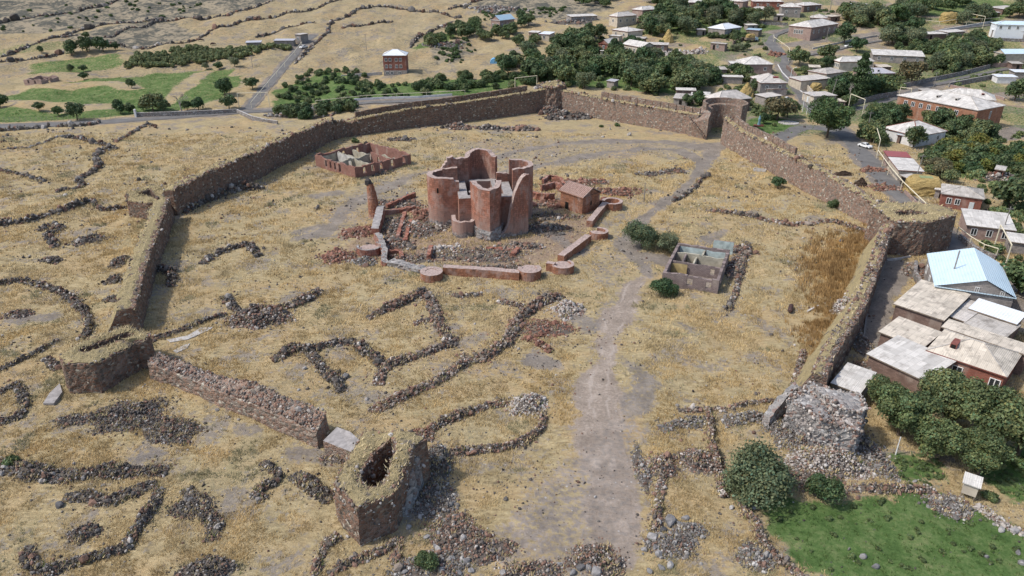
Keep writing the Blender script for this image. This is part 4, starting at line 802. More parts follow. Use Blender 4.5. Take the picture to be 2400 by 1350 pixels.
fort("low broken dark wall between the far-left wall and the far wall's restored part", [(785, 330), (812, 322), (846, 317)], [6.2, 4.6, 4.8], 3.0, 1, 'fort', ragged=.9, cap=(.6, 2.6))
fort("straight far fortress wall with walkway and slotted parapet, left of the far corner", [(843, 318), (960, 300), (1067, 290), (1180, 274), (1286, 261)], [H_(318, 279), H_(300, 257), H_(288, 241), H_(273, 225), H_(261, 208)], 2.6, 1, 'fort', rough=.08, ragged=.1, cap=(.1, 1.7), para=(.0, .89, 1.9, 1.9), loose=1.0)
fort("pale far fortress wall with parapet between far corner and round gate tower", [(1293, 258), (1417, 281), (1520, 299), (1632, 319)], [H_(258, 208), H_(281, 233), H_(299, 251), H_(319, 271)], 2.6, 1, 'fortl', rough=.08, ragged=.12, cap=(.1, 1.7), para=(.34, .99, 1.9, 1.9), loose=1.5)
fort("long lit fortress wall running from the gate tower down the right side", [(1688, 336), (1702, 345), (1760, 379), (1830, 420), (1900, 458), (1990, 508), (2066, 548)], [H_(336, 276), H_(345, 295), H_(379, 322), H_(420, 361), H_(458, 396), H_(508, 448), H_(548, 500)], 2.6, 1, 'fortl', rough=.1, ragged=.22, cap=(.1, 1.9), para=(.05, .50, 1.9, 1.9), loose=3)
fort("right fortress wall standing above the village alley, wide grassy rubble top", [(2078, 604), (2062, 650), (2048, 690), (2024, 762), (1985, 838), (1950, 895), (1932, 935), (1925, 962)], [7.0, 5.4, 4.8, 4.4, 4.6, 5.2, 5.4, 5.0], 2.2, -1, 'fort', ragged=.6, cap=(.7, 2.2), inner=3.0, loose=38)
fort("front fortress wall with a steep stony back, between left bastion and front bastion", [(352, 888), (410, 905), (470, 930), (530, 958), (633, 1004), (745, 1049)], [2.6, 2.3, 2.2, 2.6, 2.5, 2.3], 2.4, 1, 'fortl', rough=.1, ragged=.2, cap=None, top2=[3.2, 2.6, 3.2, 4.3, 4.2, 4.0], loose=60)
fort("long left fortress wall with a thick pale grass top", [(410, 512), (396, 560), (380, 608), (363, 657), (348, 717), (334, 778)], [5.2, 5.2, 5.0, 4.9, 4.8, 4.6], 3.0, -1, 'fort', ragged=.3, cap=(.6, 3.4), inner=3.0)

def loop_by_angle(poly, c, N):
    a = np.linspace(0, 2 * math.pi, N, endpoint=False); out = []
    P = [(p[0] - c[0], p[1] - c[1]) for p in poly]; n = len(P)
    for t in a:
        dx, dy = math.cos(t), math.sin(t); best = 0
        for i in range(n):
            ax, ay = P[i]; bx, by = P[(i + 1) % n]; ex, ey = bx - ax, by - ay; den = dx * ey - dy * ex
            if abs(den) < 1e-9: continue
            r = (ax * ey - ay * ex) / den; u = (ax * dy - ay * dx) / den
            if r > 0 and -1e-6 <= u <= 1 + 1e-6: best = max(best, r)
        out.append((c[0] + dx * best, c[1] + dy * best))
    return np.array(out)
def tower(name, label, poly, h, hollow=None, zfl=1.0, mat='fort', taper=1.04, ragged=.35, cat='bastion', group=None, cap=True, rough=.1, loose=60, N=72, nv=8, topvar=None, capmat='cap', stone='mix', facest=0):
    rng = np.random.default_rng(sum(map(ord, label)))
    c = np.mean(hollow, 0) if hollow is not None else np.mean(poly, 0)
    O = loop_by_angle(poly, c, N); I = loop_by_angle(hollow, c, N) if hollow is not None else c + (O - c) * .06
    zg = terr(O[:, 1]); hv = h + ragged * (2 * vnoise(O[:, 0], O[:, 1], 2.6, 7) - 1) + (topvar(O[:, 0], O[:, 1]) if topvar else 0)
    pc = np.mean(poly, 0); mb = MB(); rings = []
    for k in range(nv + 1):
        f = k / nv; sc = taper + (1 - taper) * f; XY = pc + (O - pc) * sc; z = zg - .6 + (hv + .6) * f
        rings.append(np.stack([XY[:, 0], XY[:, 1], z], 1) + rng.uniform(-rough, rough, (N, 3)))
    for f in ((.33, .67) if hollow is not None else (.3, .6, .85)):
        XY = O * (1 - f) + I * f; rings.append(np.stack([XY[:, 0], XY[:, 1], zg + hv + .1], 1) + rng.uniform(-rough, rough, (N, 3)))
    if hollow is not None:
        for k in range(5):
            f = k / 4; rings.append(np.stack([I[:, 0], I[:, 1], (zg + hv) * (1 - f) + (zg + zfl) * f], 1) + rng.uniform(-rough, rough, (N, 3)))
    else: rings.append(np.stack([I[:, 0], I[:, 1], zg * 0 + float(np.mean(zg + hv))], 1))
    V = np.concatenate(rings); n = len(rings); idx = np.arange(n * N).reshape(n, N)
    mb.add(V, np.stack([idx[:-1], np.roll(idx[:-1], -1, 1), np.roll(idx[1:], -1, 1), idx[1:]], -1).reshape(-1, 4))
    mb.add(rings[-1], [[tuple(range(N))]])
    if loose:
        i = rng.integers(0, N, loose); f = np.abs(rng.normal(0, .12, loose)); XY = O[i] * (1 - f[:, None]) + I[i] * f[:, None] + rng.normal(0, .2, (loose, 2)); S = np.maximum(.17, .0016 * XY[:, 1]) * rng.lognormal(0, .35, loose)
        stones(mb, np.stack([XY[:, 0], XY[:, 1], zg[i] + hv[i] + .1], 1), S, stonecol(loose, stone, rng), rng, 1)
    if facest:
        kk = rng.integers(0, len(rings) - 1, facest); ii = rng.integers(0, N, facest); RR = np.stack(rings[:len(rings) - 1]); fr = rng.uniform(0, 1, (facest, 1)); Pq = RR[kk, ii] * (1 - fr) + RR[kk, (ii + 1) % N] * fr + rng.normal(0, .15, (facest, 3)); S = np.maximum(.13, .0014 * Pq[:, 1]) * rng.lognormal(.05, .4, facest); Cq = np.where((rng.uniform(0, 1, facest) < .82)[:, None], stonecol(facest, 'pale', rng), stonecol(facest, stone, rng)); stones(mb, Pq, S, Cq, rng, 1)
    org = (pc[0], pc[1], float(terr(pc[1]))); o = mb.build(name, [MT[mat], MT['stone']], origin=org); tag(o, label, cat, group)
    if cap:
        cb = MB(); cr = []
        for f, dz in ((.06, .0), (.3, .22), (.6, .25), (.86, .03)):
            XY = O * (1 - f) + I * f + rng.normal(0, .12, (N, 2)); cr.append(np.stack([XY[:, 0], XY[:, 1], zg + hv + .12 + dz], 1))
        V = np.concatenate(cr); idx = np.arange(4 * N).reshape(4, N); cb.add(V, np.stack([idx[:-1], np.roll(idx[:-1], -1, 1), np.roll(idx[1:], -1, 1), idx[1:]], -1).reshape(-1, 4))
        blades_on(cb, V[:, :2], V[:, 2], 900, rng, .4); cb.build("grass_cap", [MT[capmat], MT['blade']], origin=org, parent=o)
    return o
BG = "bastions of the fortress"
sb = tower("bastion", "front bastion at the bottom, square corner and grassy ring round a dark hollow", GL([(780, 1131), (835, 1191), (922, 1156), (940, 1118), (962, 1085), (972, 1060), (1003, 1044), (975, 1034), (930, 1030), (880, 1006), (850, 1014), (815, 1072)], 5.4), 5.4,
      GL([(838, 1114), (860, 1084), (890, 1054), (920, 1044), (928, 1062), (910, 1112), (888, 1138), (858, 1138)], 5.4), 1.2, taper=1.03, loose=150, group=BG, topvar=lambda X, Y: -1.3 * ss(Y, 70, 79) * ss(-X, 13, 19) + 1.1 * ss(X, -16.5, -12.5) * ss(Y, 62, 68), facest=600)
cb_ = MB(); rng0 = np.random.default_rng(3)
for i, (px, py, hh, r) in enumerate([(948, 1185, 2.6, 1.2), (958, 1165, 4.0, 1.3), (968, 1140, 4.6, 1.3), (982, 1112, 4.4, 1.2), (935, 1200, 1.4, 1.1)]):
    cx, cy = G(px, py); a = np.linspace(0, 6.283, 9)[:-1]; K = []
    for f in (0, .35, .7, 1): K.append(np.stack([cx + np.cos(a) * r * (1.15 - .45 * f) + rng0.normal(0, .14, 8), cy + np.sin(a) * r * (1.15 - .45 * f) + rng0.normal(0, .14, 8), np.full(8, -.5 + (hh + .5) * f) + rng0.normal(0, .15, 8)], 1))
    V = np.concatenate(K); ix = np.arange(32).reshape(4, 8); cb_.add(V, np.stack([ix[:-1], np.roll(ix[:-1], -1, 1), np.roll(ix[1:], -1, 1), ix[1:]], -1).reshape(-1, 4)); cb_.add(K[-1], [[tuple(range(8))]])
p = cb_.build("broken_core", MT['fortg'], origin=tuple(sb.location), parent=sb); p['label'] = "grey broken wall core"
q = MB(); PF = GL([(757, 1033), (827, 1062), (842, 1034), (822, 1018), (790, 1002)], 2.0); q.prism(PF, -.5, [2.0, 2.1, 2.3, 2.4, 2.1], 0, 1); c = np.mean(np.array(PF), 0); tag(q.build("wall_platform", [MT['fortl'], MT['slabg']], origin=(c[0], c[1], 0)), "low wall platform with a bare pale top behind the front bastion", 'wall platform')
tower("bastion", "left bastion with two dark-red faces and a long dark slit in its grassy top", GL([(146, 858), (220, 857), (300, 813), (318, 800), (345, 800), (352, 782), (300, 768), (240, 782), (180, 806), (140, 838)], 4.7), 4.7, GL([(190, 828), (185, 819), (240, 798), (300, 780), (318, 783), (312, 790), (270, 802), (225, 822)], 4.7), 1.2, loose=110, group=BG)
tower("bastion", "small ruined bastion at the upper left end of the long left wall", GL([(296, 470), (345, 478), (372, 475), (398, 452), (382, 438), (345, 436), (297, 450)], 4.3), 4.3, GL([(318, 453), (330, 447), (352, 445), (368, 460), (362, 464), (340, 457)], 4.3), 1.6, loose=80, group=BG)
fa, fb, fc = [np.array(G(*q)) for q in ((2080, 597), (2152, 599), (2218, 582))]
ep = [fa, (fa + fb) / 2 + (0, -.1), fb, (fb + fc) / 2 + (.2, -.2), fc, fc + (1.6, 2.2), fc + (1.9, 5), fc + (.6, 8), fa + (7, 12), fa + (1.5, 12), fa + (-1.2, 8)]
tower("bastion", "rounded dark-red right bastion standing over the village", ep, 7.3, [fa + (2.2, 4.0), fa + (5, 3.6), fa + (8.6, 4.2), fa + (8.8, 5.8), fa + (5, 6.2), fa + (2.4, 5.6)], 4.6, loose=130, group=BG, taper=1.05)
cc = np.array(G(1292, 256)); cp = [cc + (5.2 * math.cos(t), 4.2 * math.sin(t)) for t in np.linspace(0, 6.28, 11)[:-1]]
tower("corner_tower", "ruined tower mound where the two far walls meet", cp, 8.6, None, mat='fort', taper=1.35, ragged=.9, cat='ruined tower', loose=90, rough=.3, topvar=lambda X, Y: 2.6 * np.exp(-((X - cc[0] - 1.2) ** 2 + (Y - cc[1]) ** 2) / 9))
se = tower("ruined_tower", "broken grey rubble tower at the lower right end of the wall", GL([(1846, 944), (1925, 984), (2012, 1008), (2032, 965), (1985, 930), (1905, 900), (1868, 915)], 5.0), 5.0, None, mat='fortg', taper=1.03, ragged=.5, cat='ruined tower', rough=.14, loose=320, facest=1000, nv=12, cap=False, stone='mix', topvar=lambda X, Y: 1.0 * ss(Y, 80, 88))
q = MB(); V0 = GL([(1900, 905), (2018, 930), (2030, 972), (1965, 958)], 6.0)
a = np.array(V0); ctr = a.mean(0); L_ = loop_by_angle(V0, ctr, 28); rr = []
for f in np.linspace(0, 1, 7): rr.append(np.stack([ctr[0] + (L_[:, 0] - ctr[0]) * (1.03 - .03 * f), ctr[1] + (L_[:, 1] - ctr[1]) * (1.03 - .03 * f), np.full(28, -.5 + 6.7 * f)], 1) + rng0.normal(0, .12, (28, 3)))
V = np.concatenate(rr); ix = np.arange(7 * 28).reshape(7, 28); q.add(V, np.stack([ix[:-1], np.roll(ix[:-1], -1, 1), np.roll(ix[1:], -1, 1), ix[1:]], -1).reshape(-1, 4)); q.add(rr[-1], [[tuple(range(28))]])
RR = np.stack(rr); kk = rng0.integers(0, 7, 1100); ii = rng0.integers(0, 28, 1100); fr = rng0.uniform(0, 1, (1100, 1)); Pq = RR[kk, ii] * (1 - fr) + RR[kk, (ii + 1) % 28] * fr + rng0.normal(0, .15, (1100, 3)); stones(q, Pq, .15 * rng0.lognormal(.05, .4, 1100), np.where((rng0.uniform(0, 1, 1100) < .82)[:, None], stonecol(1100, 'pale', rng0), stonecol(1100, 'mix', rng0)), rng0, 1)
q.build("upper_block", [MT['fortg'], MT['stone']], origin=tuple(se.location), parent=se)
q = MB(); sweep(q, GL([(1800, 1008), (1835, 985), (1860, 975)]), vface(0, .1, lambda s, L: 2.0 + s * .5, 5) + vface(1.1, 1.0, lambda s, L: 2.2 + s * .5, 5)[::-1], [0] * 11, .6, .14); q.build("wall_stub", MT['fortg'], origin=tuple(se.location), parent=se)
for nm, c, rx, ry, h, f, fl in [("pale rubble slope below the ruined tower's near corner", (1945, 1085), 5.2, 3.0, 1.6, .3, 'pale'), ("rubble slope right of the ruined tower", (2035, 1070), 2.4, 4.6, 1.4, .3, 'grey'), ("rubble at the left foot of the ruined tower", (1850, 1030), 2.6, 3.4, 1.2, .3, 'grey'),
    ("rubble behind the garden trees at the ruined tower", (1900, 1120), 3.4, 1.8, .7, .3, 'mix'), ("loose rubble where the right wall meets the ruined tower", (1905, 925), 2.2, 3.5, 3.2, .3, 'pale'), ("loose rubble shelf on top of the right wall, middle", (1985, 745), 2.0, 4.5, 3.4, .3, 'pale')]:
    heap("rubble_heap", nm, c, rx, ry, h, fl)
heap("rubble_heap", "grey rubble slope beside the front bastion's right wing", (1018, 1090), 2.4, 2.6, 2.2, 'grey'); heap("rubble_heap", "rubble patch between front wall and front bastion platform", (805, 1070), 2.4, 1.4, .5, 'mix')

# gate tower: an arc of wall with walkway and parapet, stairs at both sides
gc = np.array(G(1692, 306)); RO = 7.3
arc = lambda a0, a1, r, n=26, c=gc: [(c[0] + r * math.cos(R(t)), c[1] + r * math.sin(R(t))) for t in np.linspace(a0, a1, n)]
gb = MB(); sweep(gb, arc(200, -58, RO), [(0, -.5)] + [(0, z) for z in (2, 4, 6, 8.0)] + [(-.6, 8.0), (-2.7, 7.9)] + [(-2.7, z) for z in (6, 4, 2, -.5)], [0] * 11, .8, .06)
gt = gb.build("gate_tower", [MT['fortl']], origin=(gc[0], gc[1], 0)); tag(gt, "round gate tower with parapet and open dark inner arch", 'gate tower')
pb = MB(); sweep(pb, arc(200, -58, RO + .05), [(0, 7.9), (0, 9.7), (-.7, 9.7), (-.7, 7.9), (0, 7.9)], [0] * 4, .9, .04); pb.build("parapet", MT['fortl'], origin=(gc[0], gc[1], 0), parent=gt)
def stairs(parent, p0, p1, h0, h1, n, org, mat='fortl'):
    mb = MB(); p0 = Vector(p0); p1 = Vector(p1); d = (p1 - p0).normalized(); nn = Vector((d.y, -d.x)); st = (p1 - p0).length / n
    for i in range(n):
        z = h0 + (h1 - h0) * (i + .5) / n; a = p0 + d * st * i; b = p0 + d * (st * (i + 1) - .12); c = [a, b, b + nn * .75, a + nn * .75]
        mb.prism([(v.x, v.y) for v in c][::-1], z - .55, z)
    return mb.build("stairs", MT[mat], origin=org, parent=parent)
pl = MB(); P1 = GL([(1612, 318), (1655, 327), (1660, 318), (1640, 300), (1618, 308)]); pl.prism(P1, -.5, [4.2, 6.8, 7.6, 7.6, 6.2]); pl.build("stair_pier", MT['fortl'], origin=(gc[0], gc[1], 0), parent=gt)
stairs(gt, G(1612, 319), G(1652, 328), 6.6, 1.6, 13, (gc[0], gc[1], 0)); pr_ = G(1694, 337); stairs(gt, (pr_[0] + .3, pr_[1] + 1.6), (pr_[0] + 5.2, pr_[1] - 1.6), 9.2, 6.6, 7, (gc[0], gc[1], 0))

# ------------------------------------------------------------------ the church
CC = np.array((-6.7, 159.0)); cr_, sr_ = math.cos(R(7)), math.sin(R(7))
def CL(u, v): return (CC[0] + u * cr_ - v * sr_, CC[1] + u * sr_ + v * cr_)
church = empty("church_ruin", (CC[0], CC[1], 0)); tag(church, "large roofless red tuff church of four broken round apses in the fortress yard", 'church ruin')
def wallpath(mb, pts, t, zb=-.5, mat=0, top=1, side=-1, jit=.0, step=.7, nv=5, inner=None):
    P = [CL(p[0], p[1]) for p in pts]; cl = np.concatenate([[0], np.cumsum([math.dist(P[i], P[i + 1]) for i in range(len(P) - 1)])]); zz = [p[2] for p in pts]
    jg = np.random.default_rng(len(pts)).uniform(-.16, .16, 400); h = lambda s, L: np.interp(s, cl, zz) + np.interp(s, np.arange(400) * .45, jg)
    pr = vface(0, 0, h, nv, zb) + vface(side * t, side * t, h, nv, zb)[::-1]
    mats = [mat] * nv + [top] + [mat if inner is None else inner] * nv
    sweep(mb, P, pr, mats, step, jit, capmat=mat)
def arcp(cu, cv, r, a0, a1, z, n=14):
    z = z if callable(z) else (lambda t, z=z: z)
    return [(cu + r * math.cos(R(a)), cv + r * math.sin(R(a)), z(i / (n - 1))) for i, a in enumerate(np.linspace(a0, a1, n))]
CM = [MT['tuff'], MT['slab'], MT['tuffin']]
def cpart(name, fn, label=None, mats=CM):
    mb = MB(); fn(mb); o = mb.build(name, mats, origin=(CC[0], CC[1], 0), parent=church)
    if label: o['label'] = label
    return o
cpart("apse", lambda m: wallpath(m, [(-5.6, 3.7, 12.0), (-9.0, 3.7, 11.8)] + arcp(-9.0, 0, 3.7, 95, 265, 11.5) + [(-9.0, -3.7, 11.4), (-6.8, -3.7, 11.2), (-6.6, -3.7, 10.7), (-5.6, -3.7, 10.6)], 1.25, side=1, inner=2), "smooth round left apse")
cpart("apse", lambda m: wallpath(m, [(-9.4, 4.5, 11.6), (-9.0, 4.5, 12.1), (-8.98, 4.5, 12.5), (-8.5, 4.6, 12.6), (-8.48, 4.6, 13.1), (-8.0, 4.7, 13.2), (-7.98, 4.7, 14.1), (-6.6, 4.9, 14.2), (-6.58, 4.9, 13.7), (-3.6, 5.3, 13.7)] + arcp(-.1, 5.3, 3.6, 178, 2, lambda t: 13.8 + .9 * math.sin(math.pi * t)) + [(3.9, 5.2, 13.6)], -1.2, side=1, mat=0, inner=2, step=.45), "tall far apse with stepped broken left end")
cpart("apse", lambda m: wallpath(m, [(6.6, 5.1, 12.9), (8.1, 5.1, 12.9)] + arcp(8.1, 1.4, 3.7, 88, -88, lambda t: 12.9 - .3 * t) + [(6.6, -2.3, 12.4)], -1.1, side=1, inner=2), "curved right apse")
cpart("apse", lambda m: wallpath(m, [(-3.4, -8.3, 12.1), (-3.0, -9.8, 11.9), (-2.0, -12.0, 11.6), (.3, -13.8, 11.5), (2.4, -12.0, 11.7), (3.2, -9.8, 11.9), (3.4, -8.4, 12.1)], 1.2, side=1, inner=2), "angular near apse with facets")
cpart("stripped_plinth", lambda m: wallpath(m, [(-3.6, -8.3, 3.0), (-3.2, -9.9, 2.7), (-2.2, -12.4, 2.6), (.3, -14.3, 2.2), (2.7, -12.4, 2.8), (3.5, -9.9, 2.4), (3.7, -8.4, 2.6)], .5, side=1, jit=.12), None, [MT['fortg'], MT['fortg'], MT['fortg']])
def core(m):
    wallpath(m, [(-6.0, 5.0, 8.3), (-6.0, -8.6, 8.3), (6.2, -8.6, 8.3), (6.2, 4.5, 8.3)], 2.1, side=1, mat=0, top=1, inner=2, step=1.2)
    wallpath(m, [(-3.0, 4.8, 8.4), (4.2, 4.8, 8.4)], 1.6, side=-1, mat=2, step=1.2); wallpath(m, [(-3.4, -3.4, 8.0), (3.4, -3.4, 8.2)], 1.2, side=1, mat=2, step=1.2)
    wallpath(m, [(3.0, -7.6, 7.9), (3.0, 3.0, 8.6)], 1.0, side=1, mat=2, step=1.2)
cpart("central_walls", core, None, [MT['tuff'], MT['slabg'], MT['tuffin']])
cpart("wall_remnant", lambda m: wallpath(m, [(3.4, 2.0, 10.6), (6.4, 2.2, 10.2)], .8, side=1, mat=0, inner=2))
cpart("wall_remnant", lambda m: wallpath(m, [(2.6, -12.4, .9), (3.6, -12.1, 1.4), (4.4, -12.0, 2.6), (4.9, -11.9, 4.6), (5.1, -11.85, 6.8), (5.5, -11.8, 8.2), (5.8, -11.75, 9.6), (6.5, -11.6, 11.0), (6.9, -11.5, 12.3), (7.6, -11.3, 13.4), (8.4, -11.1, 14.0), (9.0, -10.9, 13.8)], 1.3, side=1, jit=.07, step=.35), "tall broken shard with a ragged left edge")
cpart("wall_remnant", lambda m: wallpath(m, [(9.0, -10.9, 13.8), (9.3, -9.4, 13.7), (9.2, -8.2, 13.2), (8.6, -7.2, 12.9)], 1.0, side=1), "curved top of the broken shard")
cpart("low_apse", lambda m: wallpath(m, [(-7.7, -6.6, 3.9)] + arcp(-5.0, -8.8, 2.7, 182, 352, 3.8) + [(-2.4, -8.6, 3.6)], .9, side=1, inner=2), "low round apse at the near left")
cpart("window_slit", lambda m: [m.box(*b) for b in [(CL(-10.6, -3.95)[0], CL(-10.6, -3.95)[0] + .35, CL(-10.6, -3.72)[1] - .3, CL(-10.6, -3.72)[1], 8.2, 9.3)]], None, [MT['dark']])
cpart("floor", lambda m: m.prism([CL(*q) for q in [(-5, -8), (6, -8), (6, 4.5), (-5, 4.5)]], -.4, .25), None, [MT['tuffb']])
# chips: putlog holes' shade is painted into the colour, pale scars are the stone's
def enc(name, label, pts, h, t=1.1, side=1, cat='enclosure wall', top='slab', mat='tuffo', jit=.05, group="low red walls and turrets around the church", hs=None):
    mb = MB(); P = GL(pts) if not isinstance(pts[0][0], float) else pts; hf = lerpf(hs) if hs else (lambda s, L: h + 0 * s)
    sweep(mb, P, vface(0, 0, hf, 3) + vface(side * t, side * t, hf, 3)[::-1], [0, 0, 0, 1, 0, 0, 0], .7, jit)
    c = np.mean(np.array(P), 0); return tag(mb.build(name, [MT[mat], MT[top]], origin=(c[0], c[1], 0)), label, cat, group)
def uturret(label, px, r, h, a0, a1, t=.9, fill=None, top='slab', mat='tuffo'):
    c = np.array(G(*px)); mb = MB(); sweep(mb, [(c[0] + r * math.cos(R(a)), c[1] + r * math.sin(R(a))) for a in np.linspace(a0, a1, 18)], vface(0, 0, lambda s, L: h + 0 * s, 3) + vface(t, t, lambda s, L: h + 0 * s, 3)[::-1], [0, 0, 0, 1, 0, 0, 0], .5, .03)
    o = mb.build("wall_turret", [MT[mat], MT[top]], origin=(c[0], c[1], 0)); tag(o, label, 'wall turret', "low red walls and turrets around the church")
    if fill is not None:
        f = MB(); f.prism([(c[0] + (r - t * .5) * math.cos(R(a)), c[1] + (r - t * .5) * math.sin(R(a))) for a in np.linspace(0, 345, 24)], -.3, fill); f.build("turret_floor", MT['slab'], origin=(c[0], c[1], 0), parent=o)
    return o
enc("enclosure_wall", "long low red enclosure wall in front of the church", [(1038, 646), (1090, 649), (1150, 653), (1216, 659)], 1.75, 1.5)
uturret("half-round turret at the right end of the long front wall", (1241, 649), 2.3, 1.9, -200, 40, .9, 1.75)
enc("enclosure_wall", "short straight red wall end left of the entrance turret", [(1279, 637), (1298, 640)], 1.9, 1.2); uturret("half-round entrance turret with a sunken rim at the path", (1318, 636), 2.3, 1.7, -185, 50, .6, 1.35)
enc("enclosure_wall", "low red wall climbing between the entrance turret and the middle turret", [(1322, 618), (1350, 596), (1386, 568)], 1.7, 1.5); uturret("horseshoe turret halfway up the right enclosure wall", (1403, 556), 2.1, 1.6, -170, 95, .65, .95)
enc("enclosure_wall", "low speckled red wall between the middle turret and the chapel turret", [(1388, 535), (1408, 510), (1424, 490)], 1.7, 1.4); uturret("hollow ring turret next to the chapel", (1434, 486), 2.6, 1.7, -150, 175, .8, .4)
uturret("solid round turret at the left end of the front wall", (1012, 655), 2.2, 1.8, -350, 8, 1.0, 1.7)
enc("enclosure_wall", "broken low stone wall left of the solid round turret", [(905, 624), (935, 632), (965, 640), (992, 647)], 1.1, 2.0, jit=.18, mat='fortg', top='fortg')
enc("enclosure_wall", "red wall with a grey slab top running down from the round pillar", [(903, 508), (897, 530), (889, 552)], 2.2, -1.7, jit=.08, hs=[2.8, 2.5, 1.7], top='slabg', mat='tuffb')
enc("enclosure_wall", "ragged leaning red wall below the slab-topped wall by the overgrown turret", [(889, 558), (900, 578), (909, 600), (909, 624)], 2.2, -1.2, jit=.2, hs=[1.4, 2.5, 2.0, .9], top='fortg', mat='tuffb')
uturret("overgrown half-round turret on the left enclosure corner", (866, 592), 2.6, 1.6, -190, 60, .5, .9, 'fortg', 'tuffb')
for lab, p, h in [("low ruined room wall near the round pillar, far side", [(895, 505), (930, 500), (975, 492)], .9), ("low ruined room wall near the round pillar, running forward", [(945, 503), (938, 525), (928, 560)], .8), ("low ruined room wall near the church's left apse", [(958, 520), (952, 545), (945, 568)], .6), ("dark broken wall at the left apse's far side", [(910, 490), (940, 478), (975, 462)], 1.2), ("low broken wall at the front inside the enclosure", [(905, 600), (935, 598), (940, 612)], 1.0), ("short leaning wall fragment inside the enclosure by the front wall", [(1010, 612), (1016, 590)], 1.6), ("wall fragment in front of the broken shard", [(1206, 605), (1218, 590)], 1.0), ("low kerb of red blocks before the near apse", [(1140, 585), (1175, 588), (1215, 590)], .5), ("low red ruined walls between church and chapel, near", [(1248, 465), (1275, 470), (1300, 468)], 1.6), ("low red ruined walls between church and chapel, far", [(1270, 448), (1300, 440), (1318, 452)], 1.5), ("curved red wall remains behind the chapel", [(1275, 430), (1290, 420), (1310, 425), (1318, 440)], 1.2), ("red wall running from chapel to ring turret", [(1398, 490), (1412, 480), (1420, 474)], 1.4)]:
    enc("ruined_wall", lab, p, h, .8, cat='ruined wall', jit=.16, mat='tuffb', top='tuffb', group="ruined low walls beside the church")
pc = np.array(G(878, 507)); mb = MB(); rng1 = np.random.default_rng(5)
for k in range(12):
    z0, z1 = k * .68 - .3, (k + 1) * .68 - .3; 
    for z, rr_ in (((z0, z1), 1.32 - .028 * k),): pass
K = []; n = 20
for k in range(26):
    z = -.4 + k * .34; r = 1.4 - .018 * k + rng1.uniform(-.04, .04); lean = -.035 * z; a = np.linspace(0, 6.283, n + 1)[:-1]; cut = np.where((k > 17), 1 - .35 * ss((k - 17) / 8, 0, 1) * (np.cos(a - .2) > .3), 1)
    K.append(np.stack([pc[0] + lean + np.cos(a) * r * cut + rng1.normal(0, .03, n), pc[1] + np.sin(a) * r * cut + rng1.normal(0, .03, n), np.full(n, z)], 1))
V = np.concatenate(K); ix = np.arange(26 * n).reshape(26, n); mb.add(V, np.stack([ix[:-1], np.roll(ix[:-1], -1, 1), np.roll(ix[1:], -1, 1), ix[1:]], -1).reshape(-1, 4)); mb.add(K[-1], [[tuple(range(n))]])
pil = mb.build("round_pillar", MT['tuffo'], origin=(pc[0], pc[1], 0)); tag(pil, "tall leaning round red pillar, the stump of a turret, left of the church", 'pillar')
mb = MB(); stones(mb, np.array([[pc[0] - .75, pc[1], 8.45]]), [1.0], [(.09, .08, .075)], rng1); mb.build("cap_stone", MT['stone'], origin=(pc[0], pc[1], 0), parent=pil)

# ------------------------------------------------------------------ roofless houses
def panel(mb, p0, p1, h, t, ops, mat=0, rng=RNG, jag=.25, z0=-.4):
    """wall of boxes between openings (a, b, sill, head) along p0 -> p1; thickness to the left"""
    p0 = Vector(p0); p1 = Vector(p1); L = (p1 - p0).length; d = (p1 - p0) / L; n = Vector((-d.y, d.x)); cuts = sorted(ops); x = 0; segs = []
    def bx(a, b, za, zb, zb2=None):
        zb2 = zb if zb2 is None else zb2; c = [p0 + d * a, p0 + d * b, p0 + d * b + n * t, p0 + d * a + n * t]; mb.prism([(v.x, v.y) for v in c], za, [zb, zb2, zb2, zb], mat)
    ed = [0]
    for a, b, s, hd in cuts:
        segs.append((ed[-1], a)); ed.append(b); bx(a, b, z0, s)
        if hd < h: bx(a, b, hd, h - rng.uniform(0, jag))
    segs.append((ed[-1], L))
    for a, b in segs:
        k = max(1, int((b - a) / 1.2)); z = [h - rng.uniform(0, jag) for _ in range(k + 1)]
        for i in range(k): bx(a + (b - a) * i / k, a + (b - a) * (i + 1) / k, z0, z[i], z[i + 1])
def ruin(name, label, A, B, D, h, wmat, ops, parts, jag=.3, cat='ruined house', t=.55, lining=None):
    A = Vector(A); B = Vector(B); L = (B - A).length; d = (B - A) / L; n = Vector((-d.y, d.x)); C_ = B + n * D; E = A + n * D; root = empty(name, (A.x, A.y, float(terr(A.y)))); tag(root, label, cat); rng = np.random.default_rng(len(label)); org = (A.x, A.y, 0)
    for k, (q0, q1) in enumerate([(A, B), (B, C_), (C_, E), (E, A)]):
        e = (q1 - q0).normalized(); mb = MB(); panel(mb, q0 + e * (0 if k % 2 == 0 else t), q1 - e * (0 if k % 2 == 0 else t), h, t, ops.get(k, []), 0, rng, jag); mb.build("wall", MT[wmat], origin=org, parent=root)
    for (u0, v0, u1, v1, hh, m, op) in parts:
        mb = MB(); panel(mb, A + d * u0 * L + n * v0 * D, A + d * u1 * L + n * v1 * D, hh, .32, op, 0, rng, jag); mb.build("partition", MT[m], origin=org, parent=root)
    mb = MB(); c = [A + d * .3 + n * .3, B - d * .3 + n * .3, C_ - d * .3 - n * .3, E + d * .3 - n * .3]; mb.prism([(v.x, v.y) for v in c], -.3, .22); mb.build("floor", MT['rubblefloor'], origin=org, parent=root)
    for (u0, v0, u1, v1, m, hh) in (lining or []):
        mb = MB(); panel(mb, A + d * u0 * L + n * v0 * D, A + d * u1 * L + n * v1 * D, hh, .04, [], 0, rng, .3); mb.build("plaster", MT[m], origin=org, parent=root)
    return root
MT['ruinbrick'] = m_block('ruined brown brick', (.27, .135, .105), (.2, .13, .11), .4); MT['plasterw'] = plain('grey white plaster', (.44, .43, .40), .9, .3, .8)
